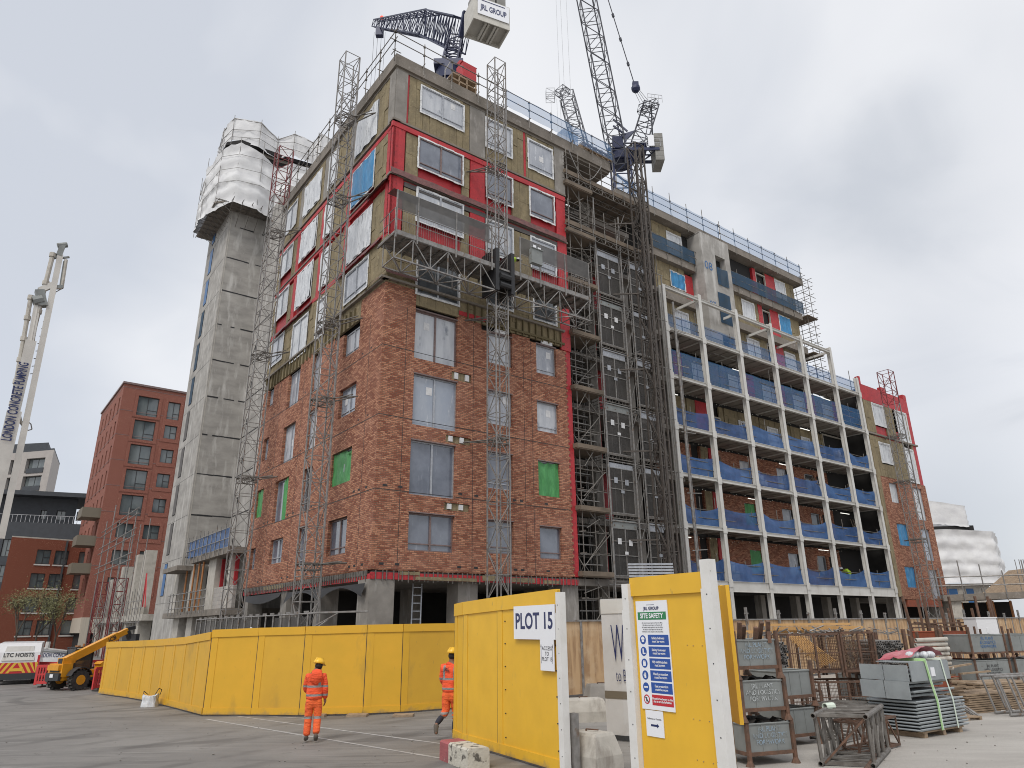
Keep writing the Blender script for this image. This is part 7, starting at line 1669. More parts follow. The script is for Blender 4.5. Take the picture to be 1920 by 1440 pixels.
# strapped pile of grey trough panels
tk = empty('strapped_panel_stack', G(1728, 1386), R(33), 'strapped pile of grey folded steel panels on a timber pallet', 'panel stack'); rnd = random.Random(6)
b = MB()
for i in range(9):
    z = .14 + i * .068; o_ = rnd.uniform(-.04, .04); x0, x1 = -.02 + o_, 1.95 + o_
    b.box(x0, x1, -.02, 1.05, z, z + .035); b.tube((x0, -.03, z + .03), (x1, -.03, z + .03), .022, 6); b.tube((x0, 1.06, z + .03), (x1, 1.06, z + .03), .022, 6); b.tube((x0 - .01, -.03, z + .02), (x0 - .01, 1.05, z + .02), .02, 5)
b.build('flat_panels', 'tank_grey', tk)
b = MB()
for i, (z, y0, l) in enumerate(((.80, .1, 1.7), (.98, .18, 1.6), (1.16, .1, 1.62))):
    for k in range(2): b.box(.0 + k * .02, l, y0 - .1 * k, y0 + .8, z + k * .085, z + .03 + k * .085); b.tube((0, y0 - .1 * k, z + .03 + k * .085), (l, y0 - .1 * k, z + .03 + k * .085), .022, 6)
b.build('channel_panels', 'tank_grey', tk)
for k, (x, z, w_, h) in enumerate(((-.30, .78, .02, .36), (-.24, 1.14, .02, .32), )):
    b = MB()
    for q in range(2): b.box(x, x + w_, -.1 + q * .56, .44 + q * .56, z + .01 * q, z + h)
    b.build('end_plate', 'tank_grey', tk)
b = MB(); b.box(-.05, 1.55, -.06, -.04, 1.12, 1.5); b.box(-.05, 1.55, -.05, .7, 1.5, 1.52); b.build('upright_trough', 'tank_grey', tk)
b = MB(); b.box(.75, .9, -.075, -.062, 1.2, 1.38); b.build('paper_label', 'sign_white', tk)
b = MB()
for x in (.15, .9, 1.6): b.box(x, x + .12, 0, 1.0, 0, .1)
b.box(.1, 1.8, .0, .1, .1, .13); b.build('pallet', 'timber', tk)
for x, m_, wd in ((.62, 'strap', .07), (1.28, 'strap_pale', .045), (.66, 'strap_pale', .03)):
    b = MB(); pts = [(x - .1, .6, 1.56), (x - .05, -.075, 1.54), (x + .02, -.08, 1.1), (x + .12, -.09, .7), (x + .16, -.07, .12)]
    for p, q in zip(pts, pts[1:]): b.bar(p, q, wd, .006, up=(0, 1, 0))
    b.build('strap', m_, tk)
b = MB(); b.grid(lambda s, q: (.35 + 1.35 * s, .1 + .8 * q, 1.60 + .22 * math.sin(s * 3.1) * (1 - .4 * q) + .07 * noise.noise((s * 6, q * 5, 1)) - .08 * q), 14, 8); o = b.build('red_tarpaulin', 'tarp_red', None, True); o.location = tk.location; o.rotation_euler.z = R(33); tag(o, 'crumpled translucent red tarpaulin on top of the strapped panels', 'tarpaulin')
b = MB()
for i in range(4): b.sphere((i * .16, .05 * (i % 2), 0), .11, 1, 1, .7, 8, 5)
o = b.build('white_rags', 'plastic', None, True); o.location = tk.location + Vector((.35, .5, 1.64)); tag(o, 'crumpled white plastic beside the red tarpaulin', 'plastic waste')

# steel trusses lying on the ground
tr = empty('steel_truss', G(1542, 1436), 0, 'weathered square steel mast section lying on the yard floor, open pipe ends', 'mast section')
g0, g1, g2 = G(1542, 1436), G(1640, 1440), G(1682, 1392); u_ = (g1 - g0); v_ = (g2 - g1).normalized(); b = MB(); LT = 1.9; Wt = u_.length; ud = u_.normalized(); r = .045
cn = [Vector((0, 0, r)), ud * Wt + Vector((0, 0, r)), ud * Wt + Vector((0, 0, .80)), Vector((-.02, 0, .80))]
for c in cn: b.ring(c - v_ * .12, c + v_ * LT, r, r * .74, 10)
b.build('chords', 'scaff', tr); b = MB()
for k in range(4):
    o_ = v_ * (.02 + k * .6)
    for i in range(4): b.bar(cn[i] + o_, cn[(i + 1) % 4] + o_, .05)
    if k < 3:
        for i in range(4): b.tube(cn[i] + o_, cn[(i + 1) % 4] + o_ + v_ * .6, .022, 6); b.tube(cn[(i + 1) % 4] + o_ + v_ * .3, cn[i] + o_ + v_ * .6, .02, 5)
b.build('bracing', 'scaff', tr)
b = MB(); b.bar(cn[0] + ud * .05, cn[2], .03); b.build('cross_bar', 'rust', tr)
b = MB(); b.ring(Vector((.55, .9, .84)), Vector((.75, 1.0, .84)), .07, .055, 10); b.build('turquoise_strap', 'strap_pale', tr)
tr2 = empty('steel_truss', G(1560, 1398), 0, 'second steel mast section behind the first, nearer the mesh cages', 'mast section'); b = MB(); b.lattice((0, .3, .38), (1.1, 1.3, .38), .62, .62, .5, .035, .02); b.build('lattice', 'scaff', tr2)
for lb, px, py, q, rz, L_ in (('brown steel tube with a small bracket lying in front of the truss', 1622, 1452, 'rust', R(58), 1.7),):
    b = MB(); b.tube((0, 0, .04), (L_, 0, .04), .04, 8); b.box(L_ * .5, L_ * .62, -.08, .0, 0, .1); o = b.build('steel_tube', q); o.location = G(px, py); o.rotation_euler.z = rz; tag(o, lb, 'tube')
for k, (x, y) in enumerate(((1790, 1325), (1797, 1327), (1806, 1329))):
    b = MB(); p = G(x - 22, y - 22, .45); q = G(x + 34, y + 16, .03); b.tube(p, q, .028, 6); o = b.build('loose_pole', 'galv'); tag(o, ['loose pole leaning down right of the strapped panels, left of three', 'middle one of three loose poles right of the strapped panels', 'loose pole right of the strapped panels, right of three'][k], 'pole', 'loose poles right of the strapped panels')
# timber pile
tp = empty('timber_pile', G(1815, 1340), R(25), 'untidy pile of weathered planks right of the strapped panels', 'timber pile'); b = MB(); rnd = random.Random(14)
for i in range(9):
    for j in range(4): b.box(rnd.uniform(0, .2), 2.3 + rnd.uniform(-.2, .3), j * .24, j * .24 + .21, i * .055, i * .055 + .04)
for i in range(9): p = Vector((rnd.uniform(-.5, .5), rnd.uniform(0, .8), .5 + .08 * i)); b.bar(p, p + Vector((rnd.uniform(.6, 1.2), rnd.uniform(-.4, .4), rnd.uniform(-.05, .1))), .1, .04)
b.build('planks', 'timber', tp)
# right-hand stillage row
R0 = G(1838, 1291); ra = R(20)
stillage('red oxide stillage with white painted scrawl, standing on a brown one', G(1765, 1287) + Vector((.2, 0, 1.02)), ra, w_=1.62, d_=1.1, h=.78, m='rust_red', txt=None, post_up=.25)
t_ = bpy.data.objects['stillage.005']
b = MB()
def loop(c, r, n=12, sx=1): return [(c[0] + r * sx * math.cos(2 * math.pi * i / n), -.03, c[1] + r * math.sin(2 * math.pi * i / n)) for i in range(n + 1)]
b.path(loop((.95, .62), .2)[:10], .018, 4); b.path(loop((.62, .72), .07), .018, 4); b.path(loop((.62, .56), .08), .018, 4); b.path([(.38, -.03, .82), (.36, -.03, .62)], .018, 4); b.path(loop((.4, .5), .02, 6), .015, 4); b.path([(.66, -.03, .45), (.8, -.03, .5)], .014, 4); b.build('painted_scrawl', 'white_paint', t_)
stillage('dull brown stillage under the red oxide one', G(1765, 1287) + Vector((.2, 0, 0)), ra, w_=1.62, d_=1.1, h=.78, m='rust_red', post_up=.1)
stillage('lower grey-green stillage by the right edge, dark stencilled words', R0, ra, w_=1.75, d_=1.1, h=.78, txt='JRL PLANT\nAND LOGISTICS\nFORMWORK', tm='ink', ts=.14)
stillage('upper grey-green stillage by the right edge, blue sprayed words', R0 + Vector((.0, 0, 1.02)), ra, w_=1.75, d_=1.1, h=.66, txt='JRL PLANT\n& LOGISTICS\nFORMWORK', tm='blue_paint', ts=.15, post_up=.3)
e1 = R0 + Vector((1.95, .7, 0))
stillage('lower pale stillage cut by the right edge of view', e1, ra, w_=1.7, d_=1.1, h=.78)
stillage('upper green-streaked stillage cut by the right edge of view', e1 + Vector((0, 0, 1.02)), ra, w_=1.7, d_=1.1, h=.66, post_up=.2)
rr_ = empty('rusty_post_row', G(1775, 1283) + Vector((.0, 1.6, 0)), ra, 'rusty steel posts and racks standing tall behind the red stillage', 'steel posts'); b = MB(); rnd = random.Random(15)
for i in range(17): x = i * .33 + rnd.uniform(-.1, .1); h = rnd.choice((2.35, 2.5, 3.3, 2.9, 2.4)) if i % 3 else 3.4; b.bar((x, rnd.uniform(0, .5), 0), (x - .02, rnd.uniform(0, .5), h), .085)
for z in (2.1, 2.25): b.bar((0, .2, z), (5.2, .3, z + .05), .06)
b.bar((.3, .2, 2.3), (1.7, .3, 2.15), .1); b.build('posts', 'rust', rr_)
b = MB(); b.box(0, 1.25, 0, .6, 0, .95); b.box(-.03, 1.28, -.03, .63, .95, 1.0); b.box(.5, .62, -.02, 0, .35, .55); o = b.build('white_cabinet', 'van_white'); o.location = AT(1838, 1200, 38) * Vector((1, 1, 0)) + Vector((0, 0, 1.5)); o.rotation_euler.z = ra; tag(o, 'white metal cabinet behind the rusty posts, before the plywood', 'cabinet')
for k, (px, py) in enumerate(((1866, 1340), (1895, 1345))):
    t = empty('trestle', G(px, py), R(12), ['galvanised trestle frame lying at the right edge, left one', 'galvanised trestle frame at the right edge, right one'][k], 'frame', 'galvanised trestle frames'); b = MB(); b.tube((0, 0, .05), (1.8, .2, .05), .035, 8); b.tube((-.15, .1, .95), (1.7, .3, .95), .035, 8)
    for x in (.1, .45, .6, 1.4): b.tube((x, .05, .05), (x - .15, .15, .95), .03, 6)
    b.build('tubes', 'galv', t)
b = MB(); b.path([(0.3 * math.cos(a), .12 * math.sin(a), .02) for a in [i * math.pi / 8 for i in range(14)]], .015, 5); o = b.build('white_hoop', 'white_paint'); o.location = G(1882, 1333); tag(o, 'broken white plastic hoop lying on the yard floor', 'hoop')
pw = empty('small_pallet', G(1815, 1352), R(20), 'broken wooden pallet end just right of the strapped stack foot', 'pallet'); b = MB()
for i in range(3): b.box(0, .5, i * .14, i * .14 + .1, .06, .09)
b.box(0, .08, 0, .4, 0, .06); b.box(.42, .5, 0, .4, 0, .06); b.build('slats', 'timber', pw)

# blue container rail and barrow seen above the gate
b = MB(); b.box(0, 1.9, 0, 1.4, 0, .9)
for i in range(7): b.box(i * .3, i * .3 + .06, -.04, 0, 0, .95)
o = b.build('blue_skip', 'blue_paint'); o.location = B(13.5, -2.6, 2.7); o.rotation_euler.z = BA; tag(o, 'dark blue steel cage skip above the safety panel, before the hoists', 'skip')
b = MB()
for i in range(5): b.box(0, 1.25, .02 * i, .02 * i + .06, .08 * i, .08 * i + .05)
b.box(0, 1.25, -.02, .0, -.25, -.06); o = b.build('panel_rack', 'frame_alu'); o.location = AT(1180, 1082, 20); o.rotation_euler.z = .05; tag(o, 'small stack of grey aluminium frames showing above the safety panel', 'frame stack')

# ------------------------------------------------------------------ vehicles and left foreground
# telehandler
V0 = G(150, 1291); va = R(24)
V0 = G(155, 1291); va = R(64)
tl = empty('telehandler', V0, va, 'orange-yellow telescopic handler with raised boom at the hoarding end', 'telehandler')
def wheel(parent, c, r, wd, axis=(0, 1, 0)):
    a = Vector(axis); c = Vector(c); b = MB(); b.tube(c - a * wd / 2, c + a * wd / 2, r * .93, 18)
    for i in range(18):
        t_ = 2 * math.pi * i / 18; d = Vector((math.cos(t_), 0, math.sin(t_))); s_ = .5 if i % 2 else -.5
        b.bar(c + d * r * .95 - a * wd * .5, c + d * r * .95 + a * wd * .02 * s_, .09, .09)
        t2 = t_ + .17; d = Vector((math.cos(t2), 0, math.sin(t2))); b.bar(c + d * r * .95, c + d * r * .95 + a * wd * .5, .09, .09)
    o = b.build('wheel', 'rubber', parent); b = MB(); b.tube(c - a * (wd / 2 + .02), c + a * (wd / 2 + .02), r * .48, 12); b.build('rim', 'machine_yellow', o)
for x in (-1.0, 1.1):
    for y in (-.95, .95): wheel(tl, (x, y, .56), .56, .42)
b = MB(); b.box(-1.75, 2.2, -.55, .55, .55, 1.05); b.box(-1.85, -1.25, -.62, .62, .75, 1.45); b.box(.2, 1.9, -1.05, -.45, .85, 1.35); b.ext([(.1, -1.05, 1.35), (1.95, -1.05, 1.35), (1.75, -1.05, 1.5), (.3, -1.05, 1.5)], (0, .6, 0)); b.build('body', 'machine_yellow', tl)
b = MB(); b.box(-2.0, -1.85, -.6, .6, .55, .95); b.box(-1.9, -1.8, -.4, .4, 1.0, 1.3); b.build('rear_grille', 'frame_dark', tl)
b = MB(); b.box(-2.02, -1.86, -.5, .5, 1.1, 1.38); b.build('rear_plate', 'machine_yellow', tl)
b = MB()
for x in (-1.0, 1.1):
    for i in range(7):
        a0_ = R(20 + 20 * i); a1_ = R(40 + 20 * i); b.bar((x + .68 * math.cos(a0_), -.98, .56 + .68 * math.sin(a0_)), (x + .68 * math.cos(a1_), -.98, .56 + .68 * math.sin(a1_)), .45, .04, up=(math.cos(a0_), 0, math.sin(a0_)))
b.build('mudguard', 'frame_dark', tl)
b = MB()
for x, y, x2 in ((-.9, .1, -.75), (-.9, .85, -.75), (.35, .1, .35), (.35, .85, .35)): b.bar((x, y, 1.0), (x2, y, 2.25), .06)
b.box(-.8, .45, .05, .9, 2.25, 2.32); b.path([(-.95, .1, 1.0), (-1.05, .1, 1.6), (-.75, .1, 2.25)], .035, 6); cb_ = b.build('cab', 'frame_dark', tl)
b = MB(); b.box(-.78, .36, .12, .83, 1.05, 2.2); b.build('cab_glass', 'glass_dark', cb_)
b = MB(); b.box(-.6, -.45, .2, .5, 2.33, 2.4); b.tube((-.2, .3, 2.32), (-.2, .3, 2.5), .06, 8); b.build('beacon', 'prop_orange', cb_)
bp0, bp1 = Vector((-1.35, -.15, 1.62)), Vector((1.55, -.15, 2.92)); b = MB(); b.bar(bp0, bp1, .34, .42); b.bar(bp0 + Vector((-.25, 0, -.15)), bp0 + Vector((.3, 0, .1)), .4, .5); b.bar(bp1, bp1 + (bp1 - bp0) * .22, .26, .32); b.box(-1.75, -1.2, -.42, .1, 1.3, 1.75); b.build('boom', 'machine_yellow', tl)
bd = (bp1 - bp0).normalized(); text('JCB', .34, 'ink', tl, frame(bp0.lerp(bp1, .86) + Vector((0, -.18, 0)), bd, Vector((0, 0, 1))), ext=.002, bold=.008)
bh = bp1 + (bp1 - bp0) * .22
b = MB(); b.bar(bh, bh + Vector((.35, 0, -.6)), .3, .2); b.box(bh.x + .2, bh.x + .45, -.8, .5, bh.z - .95, bh.z - .2); b.bar(bh + Vector((.3, -.5, -.9)), bh + Vector((1.4, -.5, -.95)), .12, .05); b.bar(bh + Vector((.3, .2, -.9)), bh + Vector((1.4, .2, -.95)), .12, .05); b.bar(bh + Vector((0, 0, .1)), bh + Vector((.5, 0, .2)), .2); b.build('fork_carriage', 'frame_dark', tl)
b = MB(); b.box(-1.78, -1.755, -.35, .0, 1.32, 1.72); b.build('checker_plate', 'ink', tl); b = MB(); b.box(-2.03, -2.02, -.15, .15, .72, .9); b.build('number_plate', 'sign_white', tl)
b = MB(); b.box(-1.0, 1.1, -1.0, -.7, .5, .65); b.build('side_step', 'frame_dark', tl)

tl.scale = (.74, .74, .74)
# van
vn = empty('van', G(24, 1284), R(120), 'white van seen from behind with red and yellow chevron doors, left edge', 'van')
def prof(y0, y1, m): pass
b = MB(); P_ = [(-.0, .35), (0, 1.0), (-.06, 1.45), (-.25, 1.86), (-2.3, 1.92), (-3.0, 1.35), (-3.9, 1.1), (-4.2, .9), (-4.2, .35)]
b.ext([(x * -1 if False else -x - 0, -.86, z) for x, z in P_], (0, 1.72, 0)); b.build('body', 'van_white', vn)
def onback(y0, y1, z0, z1, off=.012): return [(-off, y0, z0), (-off, y1, z0), (-off, y1, z1), (-off, y0, z1)]
b = MB(); b.ext(onback(-.82, .82, .5, .98), (-.01, 0, 0)); db = b.build('chevron_field', 'sign_red', vn)
mat('chev_yellow', (0.72, 0.45, 0.05), 0.5)
b = MB()
for s_ in (-1, 1):
    for k in range(4):
        y = s_ * (.0 + .24 * k); b.ext([(-.024, y, .98), (-.024, y + s_ * .12, .98), (-.024, min(.8, max(-.8, y + s_ * .40)), .52), (-.024, min(.8, max(-.8, y + s_ * .28)), .52)], (-.003, 0, 0))
b.build('chevron_stripes', 'chev_yellow', db)
b = MB(); b.ext([(-.0 + .02, -.66, 1.08), (.02, .66, 1.08), (.2, .55, 1.72), (.2, -.55, 1.72)], (-.06, 0, 0)); b.build('rear_panel', 'white_steel', vn)
text('LTC HOISTS', .25, 'ink', vn, frame((.016, 0, 1.32), (0, -1, 0), (.28, 0, 1)), ext=.002, bold=.006, sx=.92)
b = MB(); b.box(-.06, .3, -.88, .88, .22, .5); b.build('bumper', 'frame_dark', vn)
for s_ in (-1, 1):
    b = MB(); b.box(-.02, .05, s_ * .84 - .05, s_ * .84 + .05, .85, 1.3); b.build('tail_lamp', 'sign_red', vn)
    for x in (.75, 3.3):
        b = MB(); b.tube((x, s_ * .86, .32), (x, s_ * .66, .32), .32, 16); b.build('wheel', 'rubber', vn)
b = MB(); b.box(-.035, -.02, -.26, .26, .60, .73); b.build('number_plate', 'chev_yellow', vn)

# red chapter barriers
def barrier(px, py, rz, label, edge=False):
    t = empty('barrier', G(px, py), rz, label, 'barrier', 'red plastic pedestrian barriers'); b = MB(); W_, H_ = 1.75, .95
    for z0, z1 in ((.14, .26), (H_ - .12, H_)): b.box(.04, W_ - .04, -.025, .025, z0, z1)
    b.box(0, .1, -.03, .03, .1, H_ - .05); b.box(W_ - .1, W_, -.03, .03, .1, H_ - .05)
    for i in range(13): x = .14 + i * .122; b.box(x, x + .055, -.018, .018, .26, H_ - .12)
    b.box(.1, W_ - .1, -.012, .012, .5, .58); b.build('panel', 'barrier', t)
    b = MB()
    for x in (.3, W_ - .4): b.box(x, x + .12, -.28, .28, 0, .07); b.box(x + .03, x + .08, -.05, .05, .07, .14)
    b.build('feet', 'rubber', t); return t
barrier(62, 1289, R(8), 'red plastic barrier between the van and the telehandler')
barrier(60, 1279, R(-25), 'red plastic barrier partly hidden behind the front one')
barrier(150, 1276, R(70), 'red plastic barrier nearly edge-on behind the telehandler')
for k, (px, py) in enumerate(((171, 1298),)): barrier(px, py, R(76), 'red barrier turned edge-on at the end of yellow hoarding')

# concrete pump: lying boom section and raised boom
pb_ = empty('concrete_pump_boom', (0, 0, 0), 0, 'white horizontal pump boom lettered London Concrete Pumping behind the van', 'pump boom')
q0, q1 = AT(-60, 1215, 50), AT(141, 1232, 48); q0.z = 1.55; dq = (q1 - q0); dq.z = 0; dq.normalize(); n_ = Vector((dq.y, -dq.x, 0)); LQ_ = (q1 - q0).length
P = lambda u, z: Vector((q0.x, q0.y, 0)) + dq * u + Vector((0, 0, z))
b = MB(); lt_ = LQ_ * .45; b.ext([P(0, .80), P(LQ_ * .98, .80), P(LQ_, 1.28), P(LQ_ * .55, 1.60), P(0, 1.60)], -n_ * .5); b.build('boom_box', 'van_white', pb_)
b = MB(); b.ext([P(0, 1.60), P(LQ_ * .55, 1.60), P(LQ_ * .55, 1.66), P(0, 1.66)], n_ * .05); b.bar(P(LQ_ * .55, 1.63) + n_ * .03, P(LQ_, 1.30) + n_ * .03, .1, .07); b.ext([P(LQ_ * .49, 1.66), P(LQ_ * .59, 1.66), P(LQ_ * .55, 1.88), P(LQ_ * .53, 1.88)], -n_ * .06); b.tube(P(LQ_ * .72, 1.5), P(LQ_ * .72, 1.85), .12, 8); b.build('top_flange', 'white_steel', pb_)
text('LCP LONDON CONCRETE PUMPING', .30, 'sign_navy', pb_, frame(P(LQ_ * .555, 1.14) + n_ * .01, dq, (0, 0, 1)), align='LEFT', sx=.62, ext=.003, bold=.003)
b = MB(); b.path([P(0, 1.2) + n_ * .05, P(LQ_ * .30, 1.22) + n_ * .05, P(LQ_ * .36, 1.52) + n_ * .05, P(LQ_ * .58, 1.52) + n_ * .05, P(LQ_ * .64, 1.40) + n_ * .05, P(LQ_ * .97, 1.22) + n_ * .05], .03, 6); b.build('hose', 'grey_steel', pb_)
pm = empty('concrete_pump_mast', (0, 0, 0), 0, 'tall raised concrete pump boom with pipes, lettered up its side, far left', 'pump boom')
D3 = 44
vh = AT(27, 754, 1.0) - CAM; vh.z = 0; vh.normalize(); vt = Vector((vh.y, -vh.x, 0))
def s3(px, py): return AT(px, py, D3)
b = MB(); b.bar(s3(-38, 1050), s3(27, 772), .66, .45, up=vh); b.bar(s3(27, 772), s3(58, 640), .50, .36, up=vh); b.bar(s3(56, 645), s3(70, 575), .30, .3, up=vh); b.tube(s3(58, 640), s3(72, 565), .17, 8); b.build('lower_section', 'boom_white', pm)
b = MB(); b.bar(s3(2, 1010), s3(50, 785), .30, .3, up=vh); b.bar(s3(50, 785), s3(113, 478), .29, .25, up=vh); b.bar(s3(74, 545), s3(104, 532), .30, .25, up=vh); b.build('upper_section', 'boom_white', pm)
b = MB(); b.path([s3(0, 890), s3(57, 562), s3(64, 556)], .11, 8); b.path([s3(28, 760), s3(98, 482)], .12, 8); b.path([s3(100, 540), s3(116, 540), s3(124, 487)], .09, 8); b.path([s3(14, 960), s3(46, 800), s3(38, 790), s3(32, 760)], .09, 8)
for q in range(9): c = s3(0, 890).lerp(s3(57, 562), q / 8); b.tube(c, c + Vector((0, 0, .25)), .16, 8)
for q in range(6): c = s3(28, 760).lerp(s3(98, 482), q / 5); b.tube(c, c + Vector((0, 0, .25)), .17, 8)
b.build('concrete_pipe', 'concrete_pale', pm)
b = MB(); b.tube(s3(62, 566), s3(80, 562), .32, 10); b.bar(s3(74, 545), s3(80, 575), .45); b.bar(s3(110, 480), s3(118, 460), .28); b.tube(s3(108, 461), s3(126, 459), .16, 8); b.bar(s3(112, 540), s3(120, 490), .08); b.bar(s3(106, 538), s3(118, 538), .18); b.tube(s3(96, 485), s3(108, 481), .1, 6); b.tube(s3(114, 484), s3(130, 482), .07, 6); b.build('knuckle_joints', 'grey_steel', pm)
b = MB(); b.path([s3(66, 700), s3(104, 548), s3(118, 540)], .025, 4); b.path([s3(46, 785), s3(58, 795), s3(60, 805), s3(48, 808)], .03, 5)
for q in range(12): c = s3(66, 700).lerp(s3(104, 548), q / 11); b.bar(c, c + Vector((-.28, 0, -.03)), .03)
b.build('safety_cable', 'galv', pm)
up_ = (s3(45, 676) - s3(9, 832)); side = RT.copy()
text('LONDON CONCRETE PUMPING', .62, 'sign_navy', pm, frame(s3(29, 754) - vh * .30, up_, -vt), ext=.003, bold=.014, sx=(up_.length / 9.6))

# rubble sack
sk = empty('rubble_sack', G(280, 1325), R(10), 'dumpy white and grey rubble sack with loose black handles by the yellow hoarding', 'sack')
b = MB()
def sf(s, q):
    a = 2 * math.pi * s; rr2 = 1 + .14 * noise.noise((math.cos(a) * 2, math.sin(a) * 2, q * 3)); sq = 1 / max(abs(math.cos(a)), abs(math.sin(a))) ** .6
    return (.25 * sq * rr2 * math.cos(a) * (1 - .12 * q), .2 * sq * rr2 * math.sin(a) * (1 - .12 * q), .36 * q * (1 + .12 * math.sin(a * 2 + 1)))
b.grid(sf, 24, 8); b.grid(lambda s, q: tuple(Vector(sf(s, 1)) * (1 - .8 * q) + Vector((0, 0, .36 * .3 * q))), 24, 3); b.build('bag', 'plastic', sk, True)
b = MB(); b.path([(.15, -.1, .36), (.25, -.1, .56), (.3, .05, .5), (.25, .1, .35)], .012, 5); b.path([(-.2, -.1, .36), (-.22, -.05, .48), (-.1, .05, .36)], .012, 5); b.build('handles', 'black', sk)

# ------------------------------------------------------------------ people
def skin(name, verts, edges, m, parent, sub=2, smooth=True):
    me = bpy.data.meshes.new(name); me.from_pydata([v[0] for v in verts], edges, []); o = bpy.data.objects.new(name, me); col.objects.link(o)
    sm_ = o.modifiers.new('s', 'SKIN'); sm_.use_smooth_shade = True
    for i, v in enumerate(verts):
        r = v[1]; me.skin_vertices[0].data[i].radius = r if isinstance(r, tuple) else (r, r); me.skin_vertices[0].data[i].use_root = (i == 0)
    sb = o.modifiers.new('u', 'SUBSURF'); sb.levels = sub; sb.render_levels = sub
    dg = bpy.context.evaluated_depsgraph_get(); dg.update()
    nm = bpy.data.meshes.new_from_object(o.evaluated_get(dg)); bpy.data.objects.remove(o); bpy.data.meshes.remove(me)
    nm.name = name; nm.materials.clear(); nm.materials.append(M[m]); nm.polygons.foreach_set('use_smooth', [True] * len(nm.polygons))
    o = bpy.data.objects.new(name, nm); col.objects.link(o)
    if parent: o.parent = parent
    return o
reflective('jacket_cloth', 'orange', [(1.135, .022), (.955, .022)], vx=[.10], vz=(1.28, .145))
reflective('jacket_cloth_b', 'orange', [(1.17, .022), (.98, .022)], vx=[-.11, .13], vz=(1.30, .14))
reflective('trouser_cloth', 'orange_trouser', [(.50, .025)])
reflective('trouser_cloth_b', 'orange_trouser', [(.50, .022), (.42, .022)])

